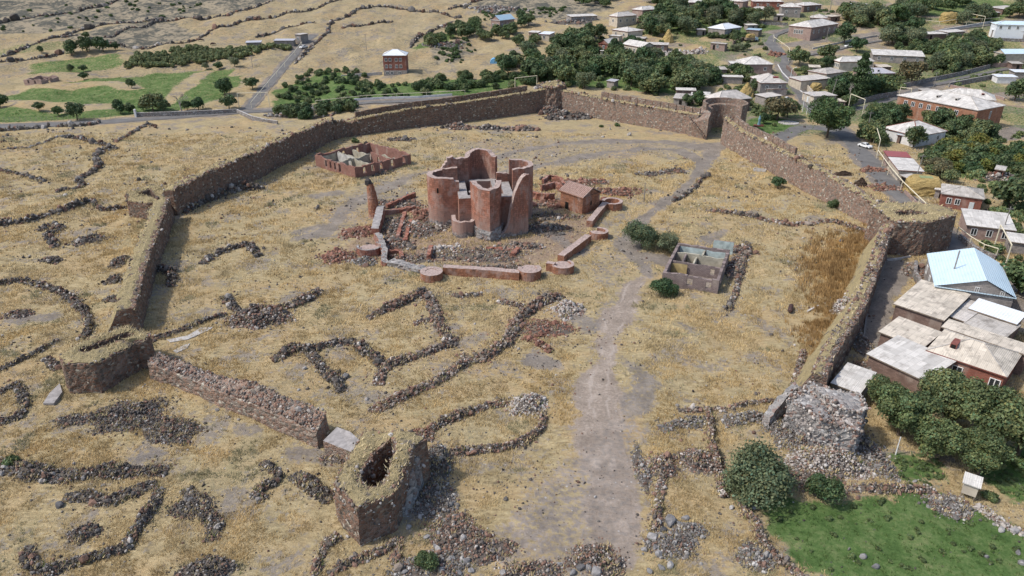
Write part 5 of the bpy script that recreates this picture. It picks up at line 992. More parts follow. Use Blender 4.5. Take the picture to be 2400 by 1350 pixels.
MT['rubblefloor'] = plain("rubble floor", (.24, .205, .17), .95, .4, 1.6)
A = G(1553.3, 635.6, 3.0); B = G(1686, 656.7, 3.0); W_ = (1.2, 2.3)
tt = .55 / 10.5; td = .55 / 16
ruin("roofless_house", "roofless grey block house with pale plastered rooms at the right of the path", A, B, 15.6, 3.0, 'blockg', {0: [(4.6, 5.7, .9, 2.3), (8.1, 9.1, .9, 2.2)], 1: [(2.2, 3.4, 1, 2.4), (7.5, 8.7, 1, 2.4), (11.5, 12.6, 1, 2.3)], 2: [(2.6, 3.6, 1.0, 2.2)]},
     [(.06, .40, .94, .40, 2.9, 'blockg', [(7.4, 8.2, .9, 2.2)]), (.06, .70, .94, .70, 2.8, 'plaster', [(4.6, 5.4, 0, 2.1)]), (.26, .43, .26, .69, 2.9, 'blockg', []), (.46, .43, .46, .69, 2.6, 'plaster', []), (.55, .73, .55, .95, 2.4, 'plaster', [])], .35,
     lining=[(tt + .004, .375, .35, .375, 'ochre', 2.5), (tt + .005, .96 - td * 0 - .005, .55, .96 - .005, 'plasterb', 2.5), (.57, .955, .93, .955, 'plasterb', 2.5), (.28, .675, .45, .675, 'plaster', 2.6), (.49, .675, .93, .675, 'plaster', 2.6), (.94, .95, .94, .05, 'plaster', 2.2)][:5])
rb = GL([(1666, 560), (1714, 568), (1715, 590)], 0)
a1 = G(1672, 583, 2.0); enc("annex_wall", "blue plastered low annex behind the pale roofless house", [G(1670, 589), G(1716, 596)], 2.6, .4, cat='ruined annex', mat='plasterb', top='blockg', group=None, jit=.08)
A = G(740.5, 388); B = G(833.7, 420.5)
ruin("roofless_house", "long roofless red brick house with empty windows at the left of the church", A, B, 19.6, 3.5, 'ruinbrick', {0: [(5.0, 5.9, .8, 2.6), (7.2, 8.1, .8, 2.7), (9.4, 10.3, .8, 2.7), (11.6, 12.6, .6, 2.8)], 1: [(2.2, 3.2, 1, 2.7), (5.0, 6.0, 1, 2.8), (7.9, 8.9, 1, 2.7), (11.8, 12.9, .8, 2.8), (16.0, 17.0, 1.0, 2.7)], 3: [(4, 5, 1, 2.5), (9, 10, 1, 2.5)]},
     [(.5, .04, .5, .62, 3.0, 'plaster', [(4, 5, 0, 2.2)]), (.06, .36, .48, .36, 3.2, 'plaster', [(3, 4, 0, 2.2)]), (.52, .33, .95, .33, 2.8, 'plaster', []), (.5, .64, .95, .64, 3.4, 'ruinbrick', [(3, 4, 0, 2.4)]), (.06, .62, .48, .62, 2.6, 'plaster', []), (.52, .82, .95, .82, 2.2, 'plaster', [])], .7,
     lining=[(.48, .345, .07, .345, 'plasterw', 3.0), (.045, .05, .045, .34, 'plaster', 2.6)])
A = G(54, 186, 2.4); B = G(96, 190, 2.4)
ruin("roofless_house", "small roofless stone farmhouse among the green fields at the far left", A, B, 9.0, 3.0, 'pinkwall', {0: [(2, 3, .8, 2.2), (5.5, 6.5, .8, 2.3)], 1: [(3, 4, .8, 2.2)]}, [(.5, .08, .5, .9, 2.4, 'pinkwall', [])], .9)
# ------------------------------------------------------------------ houses of the village
def mesh_only(mb, name, mats):
    o = mb.build(name, mats); me = o.data; bpy.data.objects.remove(o); return me
_m = MB()
for b in [(-.6, .6, -.07, .05, -.78, -.68), (-.6, .6, -.07, .05, .68, .78), (-.6, -.5, -.07, .05, -.68, .68), (.5, .6, -.07, .05, -.68, .68), (-.05, .05, -.05, .03, -.68, .68)]: _m.box(*b)
WFR = mesh_only(_m, "window", MT['frame']); _m = MB(); _m.box(-.5, .5, -.02, .04, -.68, .68); WPN = mesh_only(_m, "pane", MT['glass'])
_m = MB(); _m.box(-.5, .5, -.08, .04, 0, 2.1); DOR = mesh_only(_m, "door", MT['door']); _m = MB(); _m.box(-.5, .5, -.08, .04, 0, 2.1); DRD = mesh_only(_m, "door", MT['dark'])
def inst(name, me, parent, loc, rz=0, sc=(1, 1, 1)):
    o = bpy.data.objects.new(name, me); COL.objects.link(o); o.parent = parent; o.location = loc; o.rotation_euler = (0, 0, rz); o.scale = sc; return o
def window(parent, loc, rz=0, sc=(1, 1, 1), opened=False):
    f = inst("window", WFR, parent, loc, rz, sc); inst("pane", WPN, f, (0, 0, 0)); return f
def house(name, label, a, b, D, h, rise, rtype, wmat, rmat, front=0, right=0, left=0, cat='house', group=None, ov=.35, ridge=.5, storeys=1, fascia='fascia', door=None, back=0, wz=None, chim=0, dorm=0, base=None, wsc=1.0, hipf=1.0):
    A = Vector(G(a[0], a[1], h)); B = Vector(G(b[0], b[1], h)); L = (B - A).length
    if isinstance(D, tuple):   # third eave corner seen in the photograph: square the plan up between both sides
        C_ = Vector(G(D[0], D[1], h)); e = C_ - B; a1 = math.atan2(B.y - A.y, B.x - A.x); a2 = math.atan2(e.y, e.x) - math.pi / 2; dl = (a2 - a1 + math.pi) % (2 * math.pi) - math.pi; wgt = e.length / (e.length + L); aa = a1 + dl * wgt; D = e.length
        A = B - Vector((math.cos(aa), math.sin(aa))) * L
    d = (B - A) / L; rz = math.atan2(d.y, d.x)
    zg = float(terr(A.y + (D * .5) * math.cos(rz))); zg = min(zg, float(terr(A.y))) ; lift = max(0, float(terr(A.y)) - zg)
    root = empty(name, (A.x, A.y, float(terr(A.y))), rz); tag(root, label, cat, group)
    x0, x1, y0, y1 = ov, L - ov, ov, D - ov; m = MB(); m.box(x0, x1, y0, y1, -1.6, h)
    e = .2; top = h + e
    if rtype == 'gable_x':
        yr = y0 + (y1 - y0) * ridge
        for x in (x0, x1 - .25): m.prism([(x, y0 + .02), (x + .25, y0 + .02), (x + .25, yr), (x, yr)], h, [h + .03, h + .03, h + rise, h + rise]); m.prism([(x, yr), (x + .25, yr), (x + .25, y1 - .02), (x, y1 - .02)], h, [h + rise, h + rise, h + .03, h + .03])
    if rtype == 'gable_y':
        xr = x0 + (x1 - x0) * ridge
        for y in (y0, y1 - .25): m.prism([(x0 + .02, y), (xr, y), (xr, y + .25), (x0 + .02, y + .25)], h, [h + .03, h + rise, h + rise, h + .03]); m.prism([(xr, y), (x1 - .02, y), (x1 - .02, y + .25), (xr, y + .25)], h, [h + rise, h + .03, h + .03, h + rise])
    m.build("wall", MT[wmat], parent=root)
    if base: q = MB(); q.box(x0 - .06, x1 + .06, y0 - .06, y1 + .06, -1.6, base); q.build("stone_base", MT['greywall'], parent=root)
    r = MB(); c4 = [(0, 0), (L, 0), (L, D), (0, D)]; zt = [top] * 4
    if rtype == 'shed': zt = [top, top, top + rise, top + rise]
    if rtype == 'shedr': zt = [top + rise, top, top, top + rise]
    if rtype == 'shedl': zt = [top, top + rise, top + rise, top]
    zb = [z - e - .0 for z in zt]
    V = [(c4[i][0], c4[i][1], zb[i]) for i in range(4)] + [(c4[i][0], c4[i][1], zt[i]) for i in range(4)]
    r.add(V, [[(i, (i + 1) % 4, 4 + (i + 1) % 4, 4 + i) for i in range(4)], [(3, 2, 1, 0)]], 1)
    E = V[4:]
    if rtype in ('flat', 'shed', 'shedr', 'shedl'): r.add(E, [[(0, 1, 2, 3)]], 0)
    elif rtype == 'gable_x': R0, R1 = (-.05, D * ridge, top + rise), (L + .05, D * ridge, top + rise); r.add(E + [R0, R1], [[(0, 1, 5, 4), (2, 3, 4, 5)], [(3, 0, 4), (1, 2, 5)]], [0, 0]) if False else (r.add([E[0], E[1], R1, R0], [[(0, 1, 2, 3)]], 0), r.add([E[2], E[3], R0, R1], [[(0, 1, 2, 3)]], 0))
    elif rtype == 'gable_y': R0, R1 = (L * ridge, -.05, top + rise), (L * ridge, D + .05, top + rise); r.add([E[0], R0, R1, E[3]], [[(0, 1, 2, 3)]], 0); r.add([R0, E[1], E[2], R1], [[(0, 1, 2, 3)]], 0)
    elif rtype == 'hip':
        k = min(L, D) / 2 * hipf
        if L >= D: R0, R1 = (k, D / 2, top + rise), (L - k, D / 2, top + rise); r.add([E[0], E[1], R1, R0], [[(0, 1, 2, 3)]], 0); r.add([E[2], E[3], R0, R1], [[(0, 1, 2, 3)]], 0); r.add([E[3], E[0], R0], [[(0, 1, 2)]], 0); r.add([E[1], E[2], R1], [[(0, 1, 2)]], 0)
        else: R0, R1 = (L / 2, k, top + rise), (L / 2, D - k, top + rise); r.add([E[1], E[2], R1, R0], [[(0, 1, 2, 3)]], 0); r.add([E[3], E[0], R0, R1], [[(0, 1, 2, 3)]], 0); r.add([E[0], E[1], R0], [[(0, 1, 2)]], 0); r.add([E[2], E[3], R1], [[(0, 1, 2)]], 0)
    ro = r.build("roof", [MT[rmat], MT[fascia]], parent=root)
    if rtype == 'hip':
        q = MB(); ee = [(E[0], R0), (R0, R1), (E[1], R1 if L >= D else R0), (E[2], R1), (E[3], R0 if L >= D else R1)]
        for p_, q_ in ee: q.tube(p_, q_, .13, k=5)
        q.build('ridge_cap', MT['fascia' if 'ridge caps' in label else 'slated'], parent=ro)
    if dorm:
        for (fx, fy, zz, mt) in (dorm if isinstance(dorm, list) else [(.3, .3, rise * .45, 'fascia')]):
            q = MB(); X, Y = L * fx, D * fy; q.prism([(X - .45, Y - .9), (X + .45, Y - .9), (X + .45, Y + 1.2), (X - .45, Y + 1.2)], top - .1, [top + zz + .75] * 4); dd = q.build("dormer", MT[mt], parent=ro); q = MB(); q.box(X - .32, X + .32, Y - .95, Y - .88, top + zz, top + zz + .6); q.build("dormer_opening", MT['dark'], parent=ro)
    if chim:
        q = MB(); q.box(L * .6, L * .6 + .45, D * .55, D * .55 + .45, h, top + rise + .9); q.build("chimney", MT['fascia'], parent=ro)
    hs = h / storeys
    for s_ in range(storeys):
        z = (wz if wz and storeys == 1 else hs * s_ + hs * .56)
        for n_, y_, rr, lo, hi, ax in ((front, y0 - .03, 0, x0, x1, 0), (back, y1 + .03, math.pi, x0, x1, 0), (right, x1 + .03, math.pi / 2, y0, y1, 1), (left, x0 - .03, -math.pi / 2, y0, y1, 1)):
            for i in range(n_):
                t = lo + (hi - lo) * (i + .5) / n_; window(root, (t, y_, z) if ax == 0 else (y_, t, z), rr, (wsc, 1, wsc))
    if door:
        for (f, t, me) in door:
            if f == 0: inst("door", me, root, (x0 + (x1 - x0) * t, y0 - .03, 0), 0)
            else: inst("door", me, root, (x1 + .03, y0 + (y1 - y0) * t, 0), math.pi / 2)
    return root, L, D
VG = "houses of the village"
def V(*a, **k):
    k.setdefault('group', VG)
    if a[0] == 'shed': k.setdefault('fascia', 'wood')
    return house(*a, **k)
house("chapel", "small intact red chapel with a ribbed gable roof beside the church", (1311, 448), (1366, 466), 6.6, 4.3, 1.7, 'gable_x', 'tuffo', 'tile', cat='chapel', fascia='tuffo', ov=.25, door=[(0, .30, DRD)])
ch = bpy.data.objects['chapel']; cr = [c for c in ch.children if c.name.startswith('roof')][0]; LC = (Vector(G(1366, 466, 4.3)) - Vector(G(1311, 448, 4.3))).length; q = MB()
for k in range(17):
    x = LC * k / 16; q.prism([(x - .1, 0), (x + .1, 0), (x + .1, 3.3), (x - .1, 3.3)], [4.46, 4.46, 6.16, 6.16], [4.62, 4.62, 6.32, 6.32]); q.prism([(x - .1, 3.3), (x + .1, 3.3), (x + .1, 6.6), (x - .1, 6.6)], [6.16, 6.16, 4.46, 4.46], [6.32, 6.32, 4.62, 4.62])
q.build('roof_ribs', MT['slab'], parent=cr)
q = MB(); q.box(LC - .23, LC - .15, 3.1, 3.4, 2.0, 2.9); q.build('window_slit', MT['dark'], parent=ch)
V("tall_house", "three-storey red brick house with white hipped roof and arched windows among the orchards", (894.5, 131.5), (952.5, 130.5), (959.3, 118), 8.2, 2.0, 'hip', 'redbrick', 'zinc', storeys=1, fascia='white', base=2.0)
th = bpy.data.objects["tall_house"]
for z in (3.7, 6.5):
    for x in (1.6, 3.4, 6.1, 7.9):
        window(th, (x, .31, z), 0, (.95, 1, .9)); 
for x in (1.9, 3.9, 7.2): window(th, (x, .26, .9), 0, (1.1, 1, .7))
V("house", "two-storey pink house with a blue gable roof on the far hillside", (1142.5, 49), (1171.7, 52), (1215, 43.5), 5.4, 2.2, 'gable_y', 'pinkwall', 'blued', front=2, right=3, chim=0, fascia='white')
V("house", "low house with a flat white roof below the blue-roofed house", (1261, 80.5), (1288, 83.5), (1303, 74), 3, .4, 'shed', 'cream', 'zinc', front=1, left=1)
V("shed", "small flat annex left of the low white-roofed house", (1237, 76), (1261, 79), 5, 2.6, .3, 'shed', 'pinkwall', 'slatew', door=[(0, .5, DRD)], cat='shed')
V("shed", "long low shed with a pale roof high on the hillside", (1338, 40), (1402, 34), 7, 3, .5, 'shed', 'greywall', 'slatew', front=3, cat='shed')
V("house", "hip-roofed pale house with a front veranda at the top of the hillside", (1424, 38), (1447, 44), (1496, 35), 4.6, 1.8, 'hip', 'cream', 'slate', right=3, front=1)
V("house", "long hip-roofed house behind the veranda house near the top edge", (1473, 25), (1506, 29), (1557, 21.5), 3.4, 1.6, 'hip', 'pinkwall', 'slatew', right=3)
V("house", "white-roofed house with a roof lantern above the grove", (1425, 72), (1471, 82), (1516, 76.5), 3.6, 1.4, 'hip', 'cream', 'slatew', front=2)
V("shed", "small pale flat-roofed shed in front of the lantern-roof house", (1425, 84), (1452, 88), 5, 3, .3, 'flat', 'cream', 'slatew', front=2, cat='shed')
V("house", "small gabled house with a red brick gable and white roof", (1399, 103), (1427, 108), (1451, 100), 3, 2.0, 'gable_y', 'redbrick', 'slatew', front=1)
V("house", "long pale house with a white gable end and grey roof by the grove", (1458, 104), (1503, 121), (1537, 114), 3.8, 1.9, 'gable_x', 'cream', 'slatew', front=4, right=2)
V("shed", "low brown stone shed right of the white gable house", (1518, 105), (1566, 108.5), 7, 2.9, .3, 'shed', 'brownwall', 'slate', front=2, cat='shed')
V("shed", "small pink stone shed with a dark flat roof and open doorway", (1661, 104), (1700, 107.5), (1716, 105), 2.8, .2, 'flat', 'pinkwall', 'slated', front=1, door=[(0, .25, DRD)], cat='shed')
V("house", "bright white metal-roofed house behind the vine bushes", (1654, 67), (1699, 75), (1746, 64), 3.4, 2.0, 'hip', 'greywall', 'zinc', right=4, fascia='white')
V("shed", "little grey shed left of the white metal-roofed house", (1634, 71), (1656, 71), 4, 2.6, .3, 'shed', 'greywall', 'slate', door=[(0, .75, DRD)], cat='shed')
V("house", "square hip-roofed house with two white windows beside the road bend", (1743, 152), (1814, 151.5), 12, 4.2, 2.6, 'hip', 'pinkwall', 'slatew', front=2, left=1, fascia='slate')
V("shed", "dark low lean-to left of the square hip-roofed house", (1662, 164), (1706, 164), 6, 2.6, .4, 'shed', 'brownwall', 'slated', door=[(0, .3, DRD), (0, .6, DRD)], cat='shed')
V("shed", "white-roofed side annex touching the square hip-roofed house", (1712, 150), (1737, 150), 5, 3.2, .4, 'shed', 'greywall', 'slatew', cat='shed')
V("house", "roadside house with a pale roof and a bright red dormer", (1760, 181), (1781, 202.5), (1845, 202), 3.8, 2.4, 'hip', 'greywall', 'slate', right=2, front=1, dorm=[(.75, .62, 1.2, 'redmet')])
V("shed", "narrow flat shed roof left of the red-dormer house", (1693, 181), (1743, 183), 4, 2.6, .2, 'shed', 'greywall', 'slatew', cat='shed')
V("porch", "white patched porch roof in front of the red-dormer house", (1797, 210), (1848, 209), 3, 2.6, .2, 'shed', 'cream', 'slatew', cat='porch')
V("house", "hip-roofed house just behind the gate tower with a red awning over its window", (1651, 227.5), (1683, 240), (1762.5, 232), 4.4, 2.6, 'hip', 'brownwall', 'slate', right=0, fascia='slate')
def LEN(o, ax): ro = [c for c in o.children if c.name.startswith('roof')][0]; return max(v.co[ax] for v in ro.data.vertices)
hb = [o for o in bpy.data.objects if o.get('label', '').startswith("hip-roofed house just behind the gate")][0]
for y in (LEN(hb, 1) * .45, LEN(hb, 1) * .72): window(hb, (LEN(hb, 0) - .33, y, 2.6), math.pi / 2, (1.3, 1, 1))
q = MB(); xx = LEN(hb, 0) - .33; y_ = LEN(hb, 1) * .45; q.prism([(xx, y_ - .9), (xx + .7, y_ - .9), (xx + .7, y_ + .9), (xx, y_ + .9)], 3.4, [3.9, 3.5, 3.5, 3.9]); q.build("awning", MT['redmet'], parent=hb)
V("shed", "patched low shed roofs left of the house behind the gate, near one", (1577, 231), (1613, 234), 8, 2.6, .5, 'shed', 'greywall', 'slated', door=[(0, .5, DRD)], cat='shed')
V("shed", "patched low shed roofs left of the house behind the gate, wide one", (1618, 226), (1664, 229), 8, 2.7, .4, 'shed', 'greywall', 'slatew', cat='shed')
V("shed", "narrow dark-edged shed roof behind the patched low sheds", (1584, 212), (1632, 214), 4, 3.2, .3, 'shed', 'brownwall', 'slatew', cat='shed')
V("shed", "grey flat roof between the red-dormer house and the brown tree", (1768, 222), (1795, 232), 8, 2.8, .3, 'shed', 'greywall', 'slate', cat='shed')
V("hall", "big brick hall with a broad pale roof and tall white windows by the road", (1843, 62.5), (1902, 72.5), (1976, 52), 5.0, 2.4, 'hip', 'pinkwall', 'slatew', front=0, right=5, cat='hall')
hl = [o for o in bpy.data.objects if o.get('category') == 'hall'][0]; LL = LEN(hl, 0)
for x in (.30, .40, .50, .60): window(hl, (LL * x, .31, 2.7), 0, (.8, 1, 1.3))
V("house", "grey hip roof peeping over behind the big brick hall", (1897, 42), (1938, 46), 9, 3.2, 1.6, 'hip', 'greywall', 'slate')
V("house", "long white and blue roofed house at the top right", (1977, 17), (2070, 23), 9, 3.4, 1.6, 'gable_x', 'pinkwall', 'zinc', front=2, fascia='white')
V("house", "small white roof at the very top edge among trees", (2128, 5), (2153, 9.5), 9, 3.2, 1.5, 'hip', 'white', 'zinc')
V("shed", "row of pale shed roofs above the green thicket, left one", (2168, 81), (2222, 79), 6, 2.6, .4, 'shed', 'brownwall', 'slatew', cat='shed', door=[(0, .3, DRD)])
V("shed", "row of pale shed roofs above the green thicket, right one", (2222, 77), (2266, 70), 6, 2.6, .4, 'shed', 'greywall', 'slatew', cat='shed')
V("house", "large blue-white metal-roofed house at the right edge", (2325, 70), (2440, 82), 11, 4.0, .6, 'shed', 'greywall', 'zinc', front=6, fascia='white')
V("upper_storey", "blue-white upper storey above the right-edge metal-roofed house", (2336, 58), (2440, 64), 9, 7.2, 1.4, 'hip', 'zinc', 'blue', front=5, fascia='white', cat='upper storey', wz=6.0, group=None)
V("house", "cream barn with a light blue roof at the right edge", (2329, 121.5), (2353, 133), 24, 3.4, 1.6, 'gable_y', 'cream', 'blue', fascia='white')
V("shed", "long pale stone building with a plain sloping roof amid the thicket", (2047, 132), (2168, 139), (2171, 125), 2.9, 1.2, 'shed', 'greywall', 'slatew', cat='barn', front=4)
V("house", "hip-roofed house behind the poplar", (1953, 142), (1967, 150), (2051, 148), 3.4, 2.0, 'hip', 'cream', 'slatew', front=3)
V("house", "mauve metal hip-roofed house right of the poplar", (2023, 174), (2101, 172), 9, 3.6, 1.7, 'hip', 'pinkwall', 'mauve', front=4, right=1, dorm=[(.5, .25, .6, 'mauve')])
V("house", "pale sheet-roofed house at the roadside left of the poplar", (1862, 181), (1877, 196), (1937, 187), 3.0, .6, 'shed', 'cream', 'slate', cat='house')
V("house", "pale hip roof tucked behind the roadside house left of the poplar", (1907, 165), (1937, 180), (1968, 166), 3.4, 1.4, 'hip', 'cream', 'slated')
V("shed", "small roadside kiosk house with a slab roof and light blue gate", (1900, 217), (1907, 230), (1948, 222), 2.8, .2, 'flat', 'cream', 'slate', cat='shed', door=[(0, .5, DOR)])
V("school", "long two-storey orange tuff school with a wide pale roof", (2108.7, 222.7), (2293, 262), (2345, 247.5), 6.9, 2.6, 'hip', 'orange', 'slatew', front=0, right=0, cat='school', fascia='slate', dorm=[(.44, .25, 1.0, 'slated'), (.66, .27, 1.1, 'slated')])
sc_ = [o for o in bpy.data.objects if o.get('category') == 'school'][0]; LS = LEN(sc_, 0)
for f in (.13, .225, .325, .425, .535, .64, .755): window(sc_, (LS * f, .31, 5.0), 0, (1.15, 1, 1.05))
for f in (.12, .55, .66, .765): window(sc_, (LS * f, .31, 1.9), 0, (1.15, 1, 1.05))
q = MB(); q.box(LS * .40, LS * .47, -1.6, .3, 2.9, 3.05); q.build("entrance_canopy", MT['zinc'], parent=sc_); q = MB(); q.box(LS * .435, LS * .465, -1.5, -1.35, -.5, 2.9); q.build("canopy_post", MT['frame'], parent=sc_)
window(sc_, (LS - .32, 8.5, 4.6), math.pi / 2, (.7, 1, 1.6)); q = MB(); q.box(LS * .9, LS * .925, .2, .33, 2.2, 2.6); q.build("wall_plate", MT['white'], parent=sc_)
V("school_wing", "back wing of the orange school with its own hipped roof", (2205, 226), (2335, 238), 11, 6.4, 2.4, 'hip', 'orange', 'slatew', cat='school wing', fascia='slate', dorm=[(.75, .3, .8, 'fascia')], group=None)
V("house", "pale house with a pyramid roof and dark red ridge caps in front of the school", (2074, 299), (2150, 321), (2210, 306), 3.4, 2.8, 'hip', 'white', 'slatew', right=2, dorm=[(.42, .3, .8, 'fascia')], door=[(0, .55, DRD)])
V("porch", "little blue-grey porch roof on the pyramid-roofed house", (2101, 317), (2122, 320), 3, 2.5, .2, 'flat', 'brownwall', 'blued', cat='porch', group=None)
V("garage", "garage end with a rusty red sheet roof beside the village road", (2070, 354), (2080, 367.6), (2136, 371), 2.9, .2, 'flat', 'pinkwall', 'redmet', cat='garage')
V("garage", "long garage with a pale flat roof between red-roofed end and haystack", (2081, 369), (2104.6, 400), (2167, 404), 2.9, .25, 'flat', 'cream', 'slatew', cat='garage')
V("shed", "open lean-to with broken sheets at the pale garage's near end", (2108, 411), (2125, 419), 3.5, 2.2, .2, 'shed', 'wood', 'slated', cat='shed', door=[(0, .4, DRD), (0, .7, DRD)])
V("house", "red brick house with a white door and pale corrugated roof above the right bastion", (2205, 456), (2308, 468.5), (2311, 446), 3.2, 1.2, 'hip', 'redbrick', 'slated', fascia='slate', door=[(0, .77, DOR)])
rbh = [o for o in bpy.data.objects if o.get('label', '').startswith("red brick house with a white door")][0]
for x in (2.1, 3.9): window(rbh, (x, .31, 1.7), 0, (.95, 1, .95))
V("shed", "small pale shed squeezed between haystack and red brick house", (2189, 445), (2207, 448), 4, 2.4, .2, 'flat', 'greywall', 'slatew', cat='shed')
V("shed", "long stone shed with a wavy pale roof right of the bastion", (2267, 533), (2383, 543), (2374, 511), 2.9, .8, 'shed', 'pinkwall', 'slatew', front=3, cat='shed')
V("shed", "low pale-roofed shed at the right edge below the long stone shed", (2365, 568), (2440, 578), 5, 2.5, .4, 'shed', 'greywall', 'slatew', cat='shed')
V("big_house", "large house with a light blue gable roof in the near village", (2190, 672), (2382, 701), 15.5, 4.5, 2.4, 'gable_y', 'greywall', 'blue', ridge=.60, cat='house', fascia='blue', left=3, ov=.3)
bh = bpy.data.objects["big_house"]; LB = LEN(bh, 0)
for x, z in ((.52, 5.0), (.83, 4.9)): inst("window", WFR, bh, (LB * x, .27, z), 0, (.55, 1, .65)); 
q = MB(); q.box(LB * .60, LB * .74, -1.1, .3, 2.7, 2.85); q.build("door_canopy", MT['blue'], parent=bh); inst("door", DRD, bh, (LB * .67, .27, .2), 0, (1.2, 1, 1.1))
q = MB(); q.tube((LB * .28, 6.5, 4.5), (LB * .28, 6.5, 9.4), .12); q.build("flue", MT['pole'], parent=bh); q = MB(); q.box(-.9, 4.5, -.2, 2.2, 3.6, 3.72); 
q.build("roof_extension", MT['blue'], parent=bh)
V("shed", "wide weathered pale roof of the near farm sheds, left part", (2097, 711), (2213, 754), (2262, 700), 3.2, .9, 'shed', 'brownwall', 'slatec', cat='shed')
V("shed", "narrow pale roof piece joining the near farm sheds", (2218, 741), (2262, 757), 8, 2.8, .5, 'shed', 'brownwall', 'slate', cat='shed')
V("shed", "plain pale roof in the middle of the near farm", (2257, 759), (2357, 795), 6.0, 2.7, .3, 'shed', 'brownwall', 'slated', cat='shed')
V("shed", "chequered white and clear sheet roof behind the near farm sheds", (2268, 725), (2383, 763), 4.4, 3.3, .5, 'shed', 'brownwall', 'zinc', cat='shed')
V("shed", "long narrow pale strip roof running to the right edge", (2205, 768), (2412, 837), 3.4, 3.6, .2, 'shed', 'brownwall', 'slatec', cat='shed')
V("house", "near house with a ribbed cream hip roof and dark red eaves", (2169, 823), (2360, 887), (2396.7, 832), 3.3, 1.9, 'hip', 'redbrick', 'slatec', cat='house', dorm=[(.28, .3, .8, 'fascia')], front=0, left=0)
nh = [o for o in bpy.data.objects if o.get('label', '').startswith("near house with a ribbed")][0]; window(nh, (4.6, .31, 1.7), 0, (1.2, 1, 1)); window(nh, (9.5, .31, 1.7), 0, (1.2, 1, 1))
V("shed", "big corrugated pale roof in front of the near farm", (2037, 828), (2168, 897), (2226.7, 850), 2.6, .6, 'shed', 'brownwall', 'slatew', cat='shed')
V("shed", "smooth pale roof behind the big corrugated roof", (2064, 776), (2161, 820), (2194, 783), 2.9, .5, 'shed', 'brownwall', 'slatec', cat='shed')
V("shed", "small pale shed roof tucked under the right fortress wall", (1950, 896), (2016, 926), (2043, 876), 2.6, .3, 'shed', 'greywall', 'slatew', cat='shed')
V("shed", "small box-like grey farm building at the end of the farm road", (689, 81), (704, 83.5), 6, 4.2, .2, 'flat', 'greywall', 'slate', front=1, cat='farm building')
V("shed", "low grey shed row behind the far orchard, left one", (575, 101), (612, 99), 5, 2.6, .3, 'shed', 'greywall', 'mauve', cat='shed'); V("shed", "low grey shed row behind the far orchard, right one", (640, 96), (688, 96), 5, 2.8, .3, 'shed', 'greywall', 'mauve', cat='shed')
V("house", "pale-roofed house behind the top grove at the top edge", (1604, 6), (1652, 9), 10, 3.2, 1.4, 'hip', 'brownwall', 'slatew')
V("house", "house with a white door at the top edge, pale flat roof", (1706, 3), (1742, 8), 10, 3.8, 1.2, 'hip', 'pinkwall', 'slatew', front=1, door=[(0, .7, DOR)])
V("house", "wide pale-roofed house at the top edge with a red brick side", (1764, 4), (1838, 7), 11, 3.8, 1.8, 'hip', 'redbrick', 'slatew', front=3)
V("porch", "greenhouse-like pale hipped porch before the wide top-edge house", (1762, 24), (1803, 25), 6, 2.4, 1.6, 'hip', 'cream', 'slate', cat='porch')
V("house", "two-storey grey house with a pale roof above the big brick hall", (1832, 17), (1880, 19), 10, 5.2, 1.8, 'hip', 'greywall', 'slatew', front=2)
V("house", "pale-roofed house right of the two-storey grey house at the top edge", (1885, 14), (1928, 8), 10, 3.6, 1.3, 'hip', 'brownwall', 'slatew', front=2)
V("shed", "tan shed roof high in the upper right corner", (2310, 32), (2348, 26), 8, 2.8, .4, 'shed', 'brownwall', 'slatew', cat='shed'); V("shed", "brownish shed roof in the upper right corner beside the tan one", (2352, 22), (2396, 12), 9, 3, .5, 'shed', 'brownwall', 'slate', cat='shed')
V("shed", "small hut with a bright white roof right of the school", (2338, 181), (2387, 182), 5, 2.6, .3, 'shed', 'white', 'zinc', cat='hut', fascia='white'); V("shed", "grey hut with a white roof at the right edge above the school", (2378, 170), (2430, 172), 6, 2.8, .3, 'shed', 'greywall', 'zinc', cat='hut')
V("shed", "tiny white-roofed outhouse inside the grove", (1407, 120), (1416, 120), 2, 2.4, .2, 'flat', 'cream', 'slatew', cat='outhouse'); V("shed", "grey lean-to half hidden by trees behind the far corner", (1420, 190), (1440, 194), 4, 2.6, .3, 'shed', 'greywall', 'mauve', cat='shed')
for l, a, b, D_, h_, wm, rm in [("small brown shed in the yard right of the lantern-roof house", (1482, 90), (1512, 93), 5, 2.5, 'brownwall', 'slated'), ("flat pale shed beside the two-storey grey house", (1812, 36), (1836, 38), 5, 2.6, 'greywall', 'slate'), ("low shed with a cream roof behind the mauve-roofed house", (2060, 158), (2092, 157), 5, 2.4, 'brownwall', 'slatec'), ("cream-roofed lean-to behind the roadside house", (1896, 158), (1924, 160), 5, 2.5, 'cream', 'slatec'), ("grey shed at the left of the school's back wing", (2168, 216), (2196, 215), 5, 2.6, 'brownwall', 'slated'), ("little brick shed in the garden plot below the school", (2330, 398), (2356, 402), 4, 2.4, 'redbrick', 'slated'), ("pale shed near the top edge right of the white-blue roofed house", (2094, 12), (2118, 14), 6, 2.8, 'greywall', 'slatew'), ("brown shed at the right edge below the cream barn", (2372, 150), (2400, 151), 5, 2.6, 'brownwall', 'slated'), ("long cream shed behind the big hall by the top road", (1948, 40), (1972, 36), 6, 2.8, 'brownwall', 'slatec'), ("shed with a stained roof right of the veranda house", (1500, 44), (1528, 42), 5, 2.7, 'brownwall', 'slated'), ("low pale lean-to against the house with the bright white roof", (1752, 60), (1778, 58), 4, 2.6, 'greywall', 'slatew'), ("cream-roofed shed between the kiosk and the school road", (1962, 238), (1984, 240), 4, 2.5, 'brownwall', 'slatec')]:
    V("shed", l, a, b, D_, h_, .3, 'shed', wm, rm, cat='shed', door=[(0, .6, DRD)])
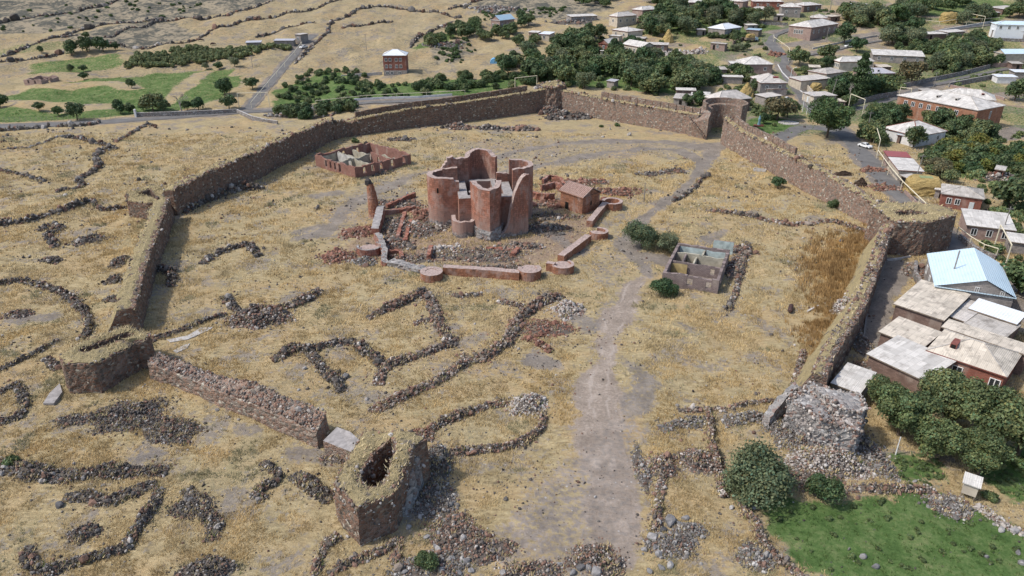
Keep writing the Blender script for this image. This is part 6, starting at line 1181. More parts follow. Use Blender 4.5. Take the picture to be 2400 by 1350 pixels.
V("canopy", "blue sheet carport roof by the yard with the hay truck", (1747, 70), (1779, 75), 5.5, 2.8, .3, 'shed', 'wood', 'blued', cat='carport')

# ------------------------------------------------------------------ trees
MT['leafw'] = m_leaf("walnut leaves", (.11, .155, .062), (.185, .205, .095))
def crown_mesh(name, seed, nl, size, lobes, flat=.8, shell=.55, mat='leaf', tall=1.0, lr=(.32, .52), fuzz=.07):
    rng = np.random.default_rng(seed); c = rng.normal(size=(lobes, 3)); c /= np.linalg.norm(c, axis=1, keepdims=True); c *= rng.uniform(.25, .68, (lobes, 1)); c[:, 2] = c[:, 2] * .8 + .05
    r = rng.uniform(*lr, lobes); k = rng.integers(0, lobes, nl); d = rng.normal(size=(nl, 3)); d /= np.linalg.norm(d, axis=1, keepdims=True); d[:, 2] = np.where(d[:, 2] < -.6, -d[:, 2] * .6, d[:, 2]); d /= np.linalg.norm(d, axis=1, keepdims=True)
    rad = r[k] * (shell + (1.08 - shell) * rng.uniform(0, 1, nl) ** .5) * rng.lognormal(0, fuzz, nl); P = c[k] + d * rad[:, None]; P[:, 2] *= flat * tall
    nrm = d + rng.normal(0, .55, (nl, 3)); nrm /= np.linalg.norm(nrm, axis=1, keepdims=True); u = np.cross(nrm, rng.normal(size=(nl, 3))); u /= np.linalg.norm(u, axis=1, keepdims=True); v = np.cross(nrm, u)
    s = size * rng.uniform(.6, 1.35, (nl, 1)); Q = np.stack([P - u * s * .6, P + v * s * .55 + nrm * s * .1, P + u * s, P - v * s * .55 + nrm * s * .1], 1)
    br = (.72 + .5 * rng.uniform(0, 1, lobes))[k] * rng.uniform(.65, 1.3, nl); hue = rng.normal(0, .08, (nl, 1)); C = br[:, None] * np.concatenate([1 + hue * 1.6, np.ones((nl, 1)), 1 - hue], 1); C = np.clip(C, .2, 1.9)
    mb = MB(); mb.add(Q.reshape(-1, 3), np.arange(nl * 4).reshape(nl, 4), 0, np.repeat(C, 4, 0)); return mesh_only(mb, name, MT[mat])
def trunk_mesh(seed, mat='bark', limbs=4, bend=.06):
    rng = np.random.default_rng(seed); mb = MB(); p = Vector((0, 0, -.1)); top = Vector((rng.normal(0, bend), rng.normal(0, bend), .5)); mb.tube(p, top, .055, .038)
    for i in range(limbs):
        a = 6.28 * i / limbs + rng.uniform(-.5, .5); e = top + Vector((math.cos(a) * .3, math.sin(a) * .3, rng.uniform(.18, .34))); mb.tube(top - Vector((0, 0, .08)), e, .03, .012, 5)
        for j in range(2): b = a + rng.uniform(-.8, .8); mb.tube(e, e + Vector((math.cos(b) * .16, math.sin(b) * .16, rng.uniform(.05, .2))), .012, .004, 4)
    return mesh_only(mb, "trunk", MT[mat])
CR = {'near3': [crown_mesh("crown", 34 + i, 12000, .046, 38, .9, lr=(.16, .32), mat='leafw') for i in range(2)], 'big': [crown_mesh("crown", 20 + i, 2600, .095, 18, .9, lr=(.24, .4)) for i in range(3)], 'near': [crown_mesh("crown", 30 + i, 15000, .044, 46, .85, lr=(.17, .30)) for i in range(2)], 'mid': [crown_mesh("crown", 40 + i, 1700, .11, 15, .92, lr=(.26, .42)) for i in range(4)],
      'dark': [crown_mesh("crown", 50 + i, 1900, .105, 15, .92, mat='leafd', lr=(.26, .42)) for i in range(3)], 'olive': [crown_mesh("crown", 60 + i, 2200, .1, 11, .82, mat='leafo') for i in range(2)], 'grey': [crown_mesh("crown", 64 + i, 3600, .07, 11, .85, mat='leafg') for i in range(2)],
      'yellow': [crown_mesh("crown", 68 + i, 1200, .12, 8, .8, mat='leafy') for i in range(2)], 'bush': [crown_mesh("crown", 70 + i, 700, .17, 6, .8) for i in range(4)], 'near2': [crown_mesh("crown", 74 + i, 14000, .037, 26, .9, mat='leafg', lr=(.18, .36), fuzz=.2) for i in range(2)], 'bushd': [crown_mesh("crown", 78 + i, 4500, .07, 10, .85, mat='leafd') for i in range(2)]}
def poplar_mesh():
    rng = np.random.default_rng(9); nl = 3000; t = rng.uniform(0, 1, nl) ** .9; r = (.16 * np.sin(math.pi * np.clip(t * .9 + .1, 0, 1)) ** .7 + .02) * (1 + .35 * np.sin(t * 40 + rng.uniform(0, 1, nl))) * rng.uniform(.45, 1.05, nl); a = rng.uniform(0, 6.28, nl)
    P = np.stack([np.cos(a) * r, np.sin(a) * r, t], 1); u = rng.normal(size=(nl, 3)); u /= np.linalg.norm(u, axis=1, keepdims=True); v = np.cross(u, rng.normal(size=(nl, 3))); v /= np.linalg.norm(v, axis=1, keepdims=True); s = .026
    mb = MB(); mb.add(np.stack([P - u * s, P + v * s * .7, P + u * s, P - v * s * .7], 1).reshape(-1, 3), np.arange(nl * 4).reshape(nl, 4), 0, np.repeat(rng.uniform(.6, 1.3, (nl, 1)) * np.ones((1, 3)), 4, 0)); return mesh_only(mb, "crown", MT['leafd'])
POP = poplar_mesh(); TR = [trunk_mesh(i) for i in range(3)]
def bare_mesh():
    rng = np.random.default_rng(4); mb = MB()
    def br(p, d, L, r, k):
        e = p + d * L; mb.tube(p, e, r, r * .65, 4 if k else 5)
        if k < 4:
            for _ in range(3 if k < 2 else 3): br(e, (d + Vector(rng.normal(0, .42, 3))).normalized(), L * .66, r * .6, k + 1)
    br(Vector((0, 0, -.05)), Vector((-.12, 0, 1)).normalized(), .34, .03, 0); return mesh_only(mb, "branches", MT['barkp'])
BARE_M = bare_mesh()
def tree(px, py, r, kind, label, group=None, hf=None, name='tree', trunk=True, xy=None, sx=1.0):
    x, y = xy if xy else G(px, py); z = float(gz(x, y)); root = empty(name, (x, y, z)); tag(root, label, 'bush' if name == 'bush' else 'tree', group)
    root.empty_display_size = 1; hc = (hf if hf is not None else (r * .86 if trunk else r * .45)); me = random.choice(CR[kind])
    c = inst("crown", me, root, (0, 0, hc), random.uniform(0, 6.28), (r * 1.08 * sx, r * 1.08, r * random.uniform(.95, 1.12)))
    if trunk: inst("trunk", random.choice(TR), root, (0, 0, 0), random.uniform(0, 6.28), (r * 1.1, r * 1.1, hc * 1.3))
    return root
placed = []
def grove(poly, n, rr, kinds, label, group, sep=1.1, avoid=True, trunk=True, name='tree', hfac=None):
    P = GL(poly); xs = [p[0] for p in P]; ys = [p[1] for p in P]; k = 0; tries = 0; bx = HBOX
    while k < n and tries < n * 60:
        tries += 1; x = random.uniform(min(xs), max(xs)); y = random.uniform(min(ys), max(ys))
        if not inpoly(np.array([x]), np.array([y]), P)[0]: continue
        r = random.uniform(*rr)
        if any((x - a) ** 2 + (y - b) ** 2 < ((r + c) * .5 * sep) ** 2 for a, b, c in placed): continue
        if avoid and (any((x - a) ** 2 + (y - b) ** 2 < (r * .55 + c) ** 2 for a, b, c in bx) or float(nearroad(np.array([x]), np.array([y]))[0]) < r * .55): continue
        placed.append((x, y, r)); tree(0, 0, r, random.choice(kinds), label, group, None if hfac is None else r * hfac, name, trunk, (x, y)); k += 1
bpy.context.view_layer.update(); HBOX = []
for o in list(bpy.data.objects):
    if o.parent is None and o.get('category') in ('house', 'shed', 'hall', 'school', 'barn', 'garage', 'porch', 'school wing', 'hut', 'carport', 'farm building', 'outhouse'):
        ro = [c for c in o.children if c.name.startswith('roof')][0]; mx = max(v.co.x for v in ro.data.vertices); my = max(v.co.y for v in ro.data.vertices); n_ = max(1, int(mx / 6)); k_ = max(1, int(my / 6))
        for i in range(n_):
            for j in range(k_): p = o.matrix_world @ Vector((mx * (i + .5) / n_, my * (j + .5) / k_, 0)); HBOX.append((p.x, p.y, .55 * math.hypot(mx / n_, my / k_)))
random.seed(21)
# single trees first, so the groves keep clear of them
ONE = [(93, 262, 2.2, 'dark', "small leaning tree with a dark round crown by the highway, far left one"), (137, 270, 2.3, 'mid', "double-headed small tree between two dark trees by the highway"), (181, 281, 3.9, 'dark', "broad dark tree standing by the highway at the left"), (282, 264, 3.1, 'dark', "dark tree with a bare trunk left of the tall leafy tree"),
 (305, 264, 2.4, 'dark', "low dark tree at the foot of the tall leafy tree's left side"), (338, 262, 2.6, 'dark', "dark bushy tree leaning on the tall leafy tree"), (360, 264, 4.6, 'mid', "tall bright leafy tree by the highway"), (385, 264, 3.0, 'dark', "dark tree pressed against the tall leafy tree's right side"),
 (440, 260, 2.2, 'dark', "small dark tree right of the bare grey tree"), (466, 259, 3.0, 'dark', "rounded dark tree right of the bare grey tree"), (528, 226, 4.0, 'dark', "spreading dark tree left of the farm road"), (538, 256, 3.6, 'dark', "dark tree at the farm road junction"), (592, 210, 3.3, 'dark', "lone tree beside the pipe rail of the farm road"),
 (484, 159, 2.0, 'grey', "thin tree at the far orchard's lower edge"), (513, 161, 2.4, 'dark', "round tree below the far orchard"), (551, 160, 2.6, 'grey', "forked tree below the far orchard beside the dry patch"), (168, 129, 4.4, 'dark', "large dark tree left of the far orchard"), (206, 125, 4.2, 'dark', "middle dark tree of the group left of the far orchard"), (243, 124, 4.4, 'dark', "right dark tree of the group left of the far orchard"), (310, 210, 2.4, 'dark', "round bush in the green field above the bare tree"),
 (0, 248, 3.4, 'dark', "dark tree cut by the left edge"), (166, 167, 2.2, 'dark', "dark bush in the upper green field, left"), (195, 163, 2.2, 'dark', "dark bush in the upper green field, middle"), (98, 128, 2.0, 'dark', "dark bush in the far left green strip"), (197, 187, 2.2, 'dark', "round bush beside the roofless farmhouse field"), (272, 120, 2.2, 'dark', "small bush at the far orchard's left end"), (203, 90, 2.2, 'dark', "lone bush above the far left green strip"),
 (1820, 282, 5.4, 'olive', "large brownish tree behind the gate tower"), (1845, 275, 4.4, 'mid', "green tree right of the brownish gate tree"), (1790, 290, 2.4, 'dark', "small dark tree on the lawn behind the gate"), (1768, 215, 3.0, 'dark', "dark tree between the house behind the gate and the road"), (1722, 236, 2.4, 'dark', "low dark tree in front of the tan shrub by the gate house"),
 (1640, 246, 3.4, 'mid', "bright tree in front of the patched sheds behind the gate wall"), (1610, 248, 3.0, 'dark', "dark tree left of the bright tree behind the gate wall"), (1720, 175, 3.2, 'dark', "dark round tree between the two hip-roofed houses"), (1978, 102, 6.0, 'dark', "large dark tree at the big hall's corner"), (1872, 154, 5.0, 'mid', "large tree at the road bend opposite the hip-roofed house"), (1936, 141, 5.0, 'mid', "rounded tree between the road bend tree and the poplar"), (2006, 122, 4.4, 'dark', "dark tree behind the poplar's tip"),
 (1965, 222, 4.6, 'dark', "dark tree left of the poplar's foot"), (2040, 226, 5.2, 'dark', "dark tree right of the poplar's foot"), (2065, 222, 5.4, 'mid', "rounded tree in front of the mauve-roofed house"), (2135, 198, 6.2, 'olive', "large olive-brown tree by the school road"), (1930, 255, 3.0, 'dark', "bushy tree behind the roadside kiosk"), (1990, 252, 3.4, 'dark', "bushy tree beside the pipe arch by the road"),
 (2378, 236, 5.2, 'dark', "rounded tree right of the school at the edge"), (2362, 492, 5.0, 'dark', "big dark tree right of the red brick house"), (1822, 442, 2.1, 'dark', "small tree inside the yard beside the right wall"), (2385, 690, 4.2, 'mid', "leafy tree at the right edge behind the blue-roofed house"), (2210, 300, 4.4, 'mid', "leafy tree between the school and pyramid-roofed house"), (2140, 345, 4.0, 'dark', "round dark tree beside the pyramid-roofed house"), (2235, 470, 2.2, 'dark', "green shrub at the red brick house's right corner")]
for px, py, r, k, l in ONE:
    x, y = G(px, py); placed.append((x, y, r)); tree(px, py, r, k, l)
x, y = G(1938, 322); placed.append((x, y, 8)); t = tree(1938, 322, 8.4, 'near', "huge spreading walnut tree at the road junction outside the gate", None, 7.2)
NT_ = "big garden trees at the lower right corner"
for px, py, r, kd, l in [(2105, 1020, 4.6, 'near', "leftmost big walnut tree over the lower right garden"), (2190, 1075, 3.9, 'near3', "front big walnut tree hanging over the garden path"), (2215, 985, 4.8, 'near3', "tall big walnut tree touching the corrugated roof"), (2300, 1030, 5.2, 'near', "highest big walnut tree beside the ribbed-roof house"), (2290, 1112, 4.0, 'near', "front right big walnut tree over the garden"), (2385, 1065, 5.4, 'near3', "big walnut tree cut by the right edge"), (2060, 955, 3.2, 'near', "small leafy tree tucked behind the ruined tower")]:
    tree(px, py, r, kd, l, NT_, r * .85)
tree(1782, 1150, 5.0, 'near2', "large round grey-green bush by the garden wall", None, 2.4, 'bush', False, None, 1.22); tree(1927, 1168, 2.3, 'bushd', "small leaning glossy green tree on the garden bank", None, 1.4)
tree(1505, 580, 4.5, 'near2', "bigger grey-green tree by the dark ground patch in the yard", None, 3.0); tree(1560, 588, 3.5, 'near2', "smaller grey-green tree right of the bigger one in the yard", None, 2.0, 'bush', False)
tree(1556, 690, 2.5, 'bushd', "round green bush at the near corner of the pale roofless house", None, 1.5, 'bush', False); tree(1955, 490, 1.7, 'bushd', "dark round bush growing on the right fortress wall's foot", None, 1.0, 'bush', False)
tree(878, 1122, 1.5, 'bushd', "green bush inside the front bastion's dark hollow", None, 2.1, 'bush', False); tree(1000, 1330, 1.4, 'bushd', "small green bush among the boulders below the front bastion", None, .7, 'bush', False)
for px, py, r, l in [(862, 590, .9, "small green shrub on the overgrown turret"), (1410, 298, 1.0, "small green shrub at the pale far wall's foot, left"), (1448, 296, 1.1, "small green shrub at the pale far wall's foot, middle"), (1490, 292, 1.2, "small green shrub at the pale far wall's foot, right"), (835, 335, 1.4, "low green shrub behind the brick ruin"), (2318, 1165, 1.1, "green shrub right of the white hut in the garden"), (2395, 1095, 1.4, "leafy shrub in the garden below the edge tree"), (440, 440 + 8, 1.0, "green tuft on the inner slope of the far-left wall"), (25, 1090, 1.2, "green shrub among the dark stones in the lower left"), (2340, 1085, 1.0, "small green shrub left of the edge tree in the garden")]:
    tree(px, py, r, 'bush', l, None, r * .4, 'bush', False)
x, y = G(2008, 236); rt = empty("poplar_tree", (x, y, 0)); tag(rt, "tall narrow dark poplar standing among the village roofs", 'tree'); inst("crown", POP, rt, (0, 0, 1.2), 0, (17, 17, 18)); inst("trunk", TR[0], rt, (0, 0, 0), 0, (4, 4, 8)); placed.append((x, y, 2))
x, y = G(1988, 238); rt = empty("bare_tree", (x, y, 0)); tag(rt, "pale leafless slim tree beside the poplar", 'tree'); inst("branches", BARE_M, rt, (0, 0, 0), 1, (5, 5, 10.5))
x, y = G(427, 262); rt = empty("bare_tree", (x, y, float(terr(y)))); tag(rt, "bare grey tree beside the highway", 'tree'); inst("branches", BARE_M, rt, (0, 0, 0), 0, (9, 9, 9))
x, y = G(592, 159); rt = empty("bare_tree", (x, y, float(terr(y)))); tag(rt, "bare pale tree in the dry patch beside the far orchard", 'tree'); inst("branches", BARE_M, rt, (0, 0, 0), 2, (7, 7, 7))
gr = grove
def mass(name, label, cat, polys, n, rr, kinds, seed, zf=.35, sep=0):
    """many plants that read as one growth: one object"""
    rng = np.random.default_rng(seed); mb = MB(); cols = {}; src = []
    for k in kinds:
        for me in CR[k]:
            co = np.empty(len(me.vertices) * 3); me.vertices.foreach_get("co", co); ca = np.empty(len(me.vertices) * 4); me.color_attributes["col"].data.foreach_get("color", ca); src.append((co.reshape(-1, 3), ca.reshape(-1, 4)[:, :3]))
    tot = 0
    for P in [GL(p) for p in polys]:
        xs = [p[0] for p in P]; ys = [p[1] for p in P]; X = rng.uniform(min(xs), max(xs), n * 6); Y = rng.uniform(min(ys), max(ys), n * 6); ok = inpoly(X, Y, P) & (nearroad(X, Y) > 1.2); X, Y = X[ok], Y[ok]; used = []; c = 0
        for x, y in zip(X, Y):
            if c >= n: break
            r = rng.uniform(*rr)
            if any((x - a) ** 2 + (y - b) ** 2 < q * q for a, b, q in HBOX): continue
            if sep and any((x - a) ** 2 + (y - b) ** 2 < (sep * r) ** 2 for a, b in used): continue
            used.append((x, y)); co, ca = src[rng.integers(len(src))]; t = rng.uniform(0, 6.28); cs, sn = math.cos(t), math.sin(t)
            V = np.stack([(co[:, 0] * cs - co[:, 1] * sn) * r + x, (co[:, 0] * sn + co[:, 1] * cs) * r + y, co[:, 2] * r + float(gz(x, y)) + r * zf], 1)
            mb.add(V, np.arange(len(V)).reshape(-1, 4), 0, ca * rng.uniform(.75, 1.25)); c += 1
    o = mb.build(name, CR[kinds[0]][0].materials[0]); return tag(o, label, cat, kind="stuff")
GROVE_A = [(1130, 175), (1240, 135), (1420, 112), (1560, 140), (1650, 180), (1650, 238), (1560, 232), (1430, 214), (1330, 205), (1250, 192)]
gr([(645, 272), (660, 252), (720, 246), (830, 250), (820, 266), (740, 276)], 15, (2.4, 3.6), ['mid', 'dark'], "rounded green shrub in the row between the highway and the fortress wall", "shrubs along the highway", .8, True, False, 'bush')
gr(GROVE_A, 74, (3.6, 5.8), ['mid', 'mid', 'dark', 'grey', 'mid'], "leafy tree in the dense grove behind the far corner tower", "grove behind the far corner", .58)
gr([(1290, 130), (1330, 95), (1430, 85), (1500, 112), (1560, 140), (1400, 130)], 20, (3.4, 5.2), ['mid', 'dark'], "leafy tree at the upper side of the dense grove", "upper side of the grove", .68)
gr([(960, 205), (1040, 185), (1120, 172), (1240, 185), (1250, 200), (1130, 212), (1000, 226)], 36, (1.8, 3.2), ['mid', 'dark'], "orchard shrub right of the three-storey house", "orchard right of the three-storey house", .75, True, False, 'bush')
gr([(1000, 100), (1060, 70), (1120, 62), (1150, 80), (1100, 88), (1010, 118)], 13, (2.8, 4.2), ['mid', 'dark'], "tree in the strip leading to the blue-roofed house", "trees by the blue-roofed house", .75)
gr([(1110, 92), (1190, 72), (1225, 84), (1190, 90), (1130, 95)], 9, (2.6, 3.8), ['mid', 'dark'], "tree in front of the blue-roofed house", "trees before the blue-roofed house", .75)
gr([(1195, 105), (1255, 96), (1300, 98), (1240, 110)], 5, (2.6, 3.4), ['mid'], "tree in the row below the low white-roofed house", "trees below the low house", .9)
gr([(650, 235), (655, 205), (700, 185), (790, 172), (880, 192), (960, 200), (1000, 225), (880, 236), (760, 244)], 85, (1.3, 2.0), ['bush', 'bush', 'dark'], "small round orchard bush left of the three-storey house", "orchard left of the three-storey house", 1.15, True, False, 'bush')
gr([(690, 185), (740, 160), (830, 165), (880, 178), (790, 172)], 18, (1.2, 1.9), ['bush'], "low bush along the upper edge of the orchard", "upper orchard bushes", 1.1, True, False, 'bush')
mass("far_orchard", "dense rows of small dark orchard trees beyond the far green fields", "orchard", [[(285, 155), (330, 130), (420, 118), (520, 118), (620, 108), (690, 102), (700, 118), (620, 122), (560, 140), (440, 152), (340, 160)]], 190, (1.7, 2.5), ['bush'], 5, .45, .8)
mass("scrub_shrubs", "dark low shrubs dotted over the grey scrub of the far hillsides", "shrubs", [[(-60, 70), (100, 20), (300, 0), (520, 5), (350, 50), (120, 75)], [(1130, 60), (1100, 40), (1250, 20), (1330, 15), (1300, 45), (1200, 30)], [(1020, 110), (1090, 90), (1120, 110), (1090, 150), (1020, 150)]], 60, (.8, 1.7), ['bush'], 6, .3)
gr([(1490, 88), (1500, 62), (1580, 35), (1660, 28), (1740, 40), (1830, 60), (1760, 62), (1640, 82), (1560, 90)], 34, (4.2, 6.4), ['mid', 'mid', 'dark', 'grey'], "tall leafy tree in the wood above the white metal-roofed house", "wood above the metal-roofed house", .68)
gr([(1690, 95), (1650, 88), (1700, 82), (1745, 88), (1740, 98)], 10, (2.2, 3.0), ['mid', 'dark'], "bush in front of the white metal-roofed house", "bushes before the metal-roofed house", .7, False, False, 'bush')
gr([(1980, 62), (1985, 35), (2050, 28), (2120, 12), (2190, 22), (2150, 48), (2100, 62), (2040, 70)], 18, (4.6, 7.0), ['mid', 'mid', 'grey'], "big tree in the clump right of the big hall", "clump right of the hall", .7)
gr([(2070, 112), (2060, 95), (2110, 82), (2170, 70), (2180, 95), (2130, 112)], 9, (4.2, 6.2), ['grey', 'dark'], "big tree between the long barn and the pipe frames", "clump behind the long barn", .72)
gr([(2090, 118), (2180, 100), (2300, 88), (2345, 100), (2330, 118), (2270, 122), (2180, 128)], 40, (2.6, 3.8), ['mid', 'dark'], "green thicket bush right of the long barn", "thicket right of the long barn", .7, True, False, 'bush')
gr([(2175, 165), (2190, 135), (2280, 125), (2310, 160), (2260, 178), (2200, 182)], 14, (4.0, 6.0), ['grey', 'mid', 'mid'], "leafy tree in the clump below the thicket", "clump below the thicket", .7)
gr([(2240, 60), (2290, 35), (2360, 20), (2420, 10), (2420, 45), (2320, 60)], 15, (4.0, 6.0), ['mid', 'grey'], "tree in the upper right corner grove", "upper right grove", .72)
mass("far_trees", "trees along the top edge of the village, far off", "trees", [[(1560, 30), (1480, 8), (1600, -8), (1700, 8), (1640, 20)], [(2170, 20), (2280, 0), (2330, -10), (2220, 30)], [(1430, 22), (1340, 10), (1300, 0), (1440, -4)]], 12, (2.6, 4.6), ['mid'], 8, .85, .7)
gr([(2300, 150), (2400, 150), (2420, 165), (2340, 168)], 8, (2.6, 3.6), ['dark', 'mid'], "dark tree below the cream barn", "trees below the cream barn", .8)
gr([(2020, 320), (2030, 285), (2070, 268), (2120, 262), (2110, 290), (2070, 300), (2080, 340), (2045, 345)], 15, (2.8, 4.2), ['mid', 'dark'], "tree in the clump left of the pyramid-roofed house", "clump left of the pyramid roof", .68)
gr([(2150, 300), (2200, 285), (2270, 300), (2310, 320), (2330, 345), (2230, 330)], 13, (2.8, 4.2), ['mid', 'dark'], "tree in the row along the school's front", "row along the school's front", .7)
gr([(2160, 380), (2200, 345), (2300, 340), (2390, 345), (2430, 370), (2420, 420), (2310, 420), (2230, 405)], 44, (2.4, 4.0), ['mid', 'dark', 'mid', 'yellow'], "leafy shrub in the garden plot below the school", "garden plot below the school", .72, True, False, 'bush')
gr([(2160, 400), (2185, 385), (2215, 420), (2250, 440), (2220, 442)], 6, (2.0, 2.8), ['mid', 'olive'], "small tree behind the pale garage", "small trees behind the garage", .9)
gr([(1880, 170), (1920, 150), (1960, 150), (1930, 165), (1890, 178)], 8, (2.0, 2.8), ['mid', 'dark'], "small garden tree behind the road wall left of the poplar", "garden behind the road wall", .85)
gr([(1690, 160), (1560, 165), (1600, 195), (1690, 200), (1760, 196), (1740, 175)], 20, (3.0, 4.8), ['dark', 'mid'], "dark tree in the hollow left of the red-dormer house", "trees left of the red-dormer house", .68)
gr([(1940, 210), (1950, 195), (1995, 200), (1990, 240), (1950, 240)], 8, (2.8, 4.2), ['dark'], "dark tree in the clump around the poplar", "clump around the poplar", .72)
gr([(1690, 118), (1710, 112), (1760, 118), (1740, 126)], 5, (1.5, 2.1), ['dark', 'grey'], "small round tree in the plot above the square hip-roofed house", "plot above the square house", 1.0)
gr([(1210, 48), (1235, 45), (1240, 62), (1220, 68)], 3, (3.4, 4.2), ['dark'], "dark tree beside the blue-roofed house's right end", "trees right of the blue-roofed house", .9)
mass("undergrowth", "low green undergrowth filling the groves and gardens of the village", "undergrowth", [GROVE_A, [(1490, 88), (1500, 62), (1580, 35), (1660, 28), (1830, 60), (1640, 82)], [(1560, 165), (1690, 155), (1760, 190), (1640, 200)], [(2160, 380), (2200, 345), (2390, 345), (2430, 420), (2310, 425)], [(2020, 320), (2030, 285), (2110, 262), (2080, 340)], [(2090, 120), (2300, 88), (2345, 110), (2260, 180), (2190, 180)], [(2140, 320), (2200, 285), (2330, 330), (2300, 350)], [(1940, 240), (1950, 195), (2100, 180), (2110, 215), (2000, 250)], [(1280, 135), (1330, 95), (1500, 90), (1560, 140)], [(1980, 62), (1990, 30), (2190, 22), (2100, 66)]], 75, (1.6, 3.0), ['bush'], 9, .2)

mass("garden_bushes", "low bushes and vines filling the yards between the village houses", "garden bushes", [[(1400, 60), (1480, 20), (1700, 0), (1950, 10), (2000, 60), (1850, 130), (1700, 140), (1500, 130)], [(1830, 170), (2000, 130), (2400, 150), (2400, 200), (2120, 210), (1960, 250), (1870, 200)], [(1660, 200), (1780, 160), (1850, 250), (1820, 300), (1740, 260)], [(2130, 330), (2400, 300), (2420, 520), (2320, 500), (2190, 430)], [(2280, 480), (2420, 480), (2420, 640), (2380, 640), (2260, 560)]], 60, (1.0, 2.2), ['bush'], 12, .25, .9)
gr([(2480, 1060), (2700, 960), (2800, 700), (2600, 520), (2480, 560), (2470, 800)], 16, (3.0, 5.0), ['mid', 'near3'], "garden tree beyond the right edge trees", "gardens beyond the right edge", .9)
mass("garden_weeds", "dark leafy weeds growing through the green garden grass", "weeds", [[(1800, 1180), (2160, 1170), (2330, 1210), (2410, 1340), (1950, 1345), (1830, 1290)], [(2060, 1070), (2200, 1060), (2220, 1140), (2090, 1140)], [(2260, 1080), (2400, 1060), (2400, 1160), (2330, 1150)]], 50, (.18, .55), ['bush'], 13, .3)
# ------------------------------------------------------------------ smaller things
def car(label, px, py, ang_, col='whitec', cat='car'):
    x, y = G(px, py); root = empty("parked_car", (x, y, float(terr(y)) + .06), R(ang_)); tag(root, label, cat)
    prof = [(-2.15, .35), (-2.2, .62), (-2.05, .86), (-1.35, .94), (-.85, 1.38), (.35, 1.42), (1.05, .98), (1.95, .84), (2.15, .6), (2.12, .35)]
    mb = MB(); n = len(prof)
    def ring(w): return [(a, w * (1 - .16 * max(0, (z - .9) / .5)), z) for a, z in prof]
    Lf = ring(.84); Rt = [(a, -b, c) for a, b, c in Lf]; mb.add(Lf + Rt, [[(i, (i + 1) % n, n + (i + 1) % n, n + i) for i in range(n)], [tuple(range(n))[::-1], tuple(range(n, 2 * n))]]); mb.build("body", MT[col], parent=root)
    g = MB()
    for s in (1, -1): g.add([(-1.1, s * .80, .96), (.85, s * .80, 1.0), (.3, s * .735, 1.33), (-.78, s * .735, 1.32)], [[(0, 1, 2, 3)]])
    g.add([(1.02, .7, 1.02), (1.02, -.7, 1.02), (.42, -.66, 1.40), (.42, .66, 1.40)], [[(0, 1, 2, 3)]]); g.add([(-1.32, .7, .98), (-1.32, -.7, .98), (-.9, -.66, 1.36), (-.9, .66, 1.36)], [[(0, 1, 2, 3)]])
    for v in g.v: v += np.array([0, 0, .015])
    gg = g.build("windows", MT['glass'], parent=root); gg.scale = (1.01, 1.03, 1.005)
    for a in (-1.35, 1.35):
        for s in (-.86, .7): q = MB(); q.tube((a, s, .31), (a, s + .18, .31), .32, k=14); q.build("wheel", MT['rubber'], parent=root)
    for s in (-.6, .6): q = MB(); q.box(2.1, 2.19, s - .17, s + .17, .6, .74); q.build("headlight", MT['glass'], parent=root)
    return root
car("silver-white saloon car parked at the junction outside the right wall", 2027, 346, -62)
car("white car parked under the trees beside the brick hall", 1990, 111, 10); car("white car parked at the end of the farm road by the box building", 712, 113, 60); car("white car under the brown tree at the roadside near the gate", 1842, 236, -50)
def truck(label, px, py, ang_):
    x, y = G(px, py); root = empty("hay_truck", (x, y, float(terr(y)) + .1), R(ang_)); tag(root, label, 'truck'); q = MB(); q.box(-3.2, 1.6, -1.15, 1.15, .9, 1.9); q.build("cargo_bed", MT['wood'], parent=root)
    q = MB(); q.prism([(1.7, -1.05), (3.2, -1.05), (3.2, 1.05), (1.7, 1.05)], .6, [2.5, 2.0, 2.0, 2.5]); c = q.build("cab", MT['blued'], parent=root); q = MB(); q.box(3.1, 3.23, -.9, .9, 1.5, 2.0); q.build("windscreen", MT['glass'], parent=root)
    for a in (-2.4, -1.2, 2.4):
        for s in (-1.2, .95): q = MB(); q.tube((a, s, .5), (a, s + .28, .5), .5, k=12); q.build("wheel", MT['rubber'], parent=root)
    return root
truck("truck loaded with hay bales standing by the carport wall", 1760, 98, 10)
def haystack(label, px, py, rx, ry, h, rows=0, cone=False, mat='hay', rot=0.0, cat='haystack', z0=0.0):
    x, y = G(px, py); mb = MB(); rng = np.random.default_rng(len(label)); n = 22; a = np.linspace(0, 6.283, n + 1)[:-1]; K = []; m = 9
    for k in range(m):
        f = k / (m - 1); s = (1 - f ** 1.3 * .92) if cone else (1.0 - .10 * f - .35 * max(0, f - .75) * 2.2)
        p = 2.0 if cone else 5.0; rr = 1 / (np.abs(np.cos(a)) ** p + np.abs(np.sin(a)) ** p) ** (1 / p); X = np.cos(a) * rr * rx * s + rng.normal(0, .12, n); Y = np.sin(a) * rr * ry * s + rng.normal(0, .12, n)
        K.append(np.stack([X, Y, np.full(n, -.2 + (h + .2) * f) + rng.normal(0, .08, n)], 1))
    V = np.concatenate(K); ix = np.arange(m * n).reshape(m, n); mb.add(V, np.stack([ix[:-1], np.roll(ix[:-1], -1, 1), np.roll(ix[1:], -1, 1), ix[1:]], -1).reshape(-1, 4)); mb.add(K[-1], [[tuple(range(n))]])
    o = mb.build("haystack" if mat == 'hay' else "dung_heap", MT[mat]); o.location = (x, y, float(terr(y)) + z0); o.rotation_euler = (0, 0, rot); return tag(o, label, cat)
hs_ = haystack("big square stack of straw bales between garage and red brick house", 2160, 452, 4.4, 3.4, 4.2, mat='hay', rot=-.25)
q = MB(); q.box(-1.4, 1.6, -1.1, .9, 0, .18); tp = q.build("green_cover", plain("faded green tarpaulin", (.25, .29, .15), .9, .2, 1)); tp.parent = hs_; tp.location = (0, 0, 4.15)
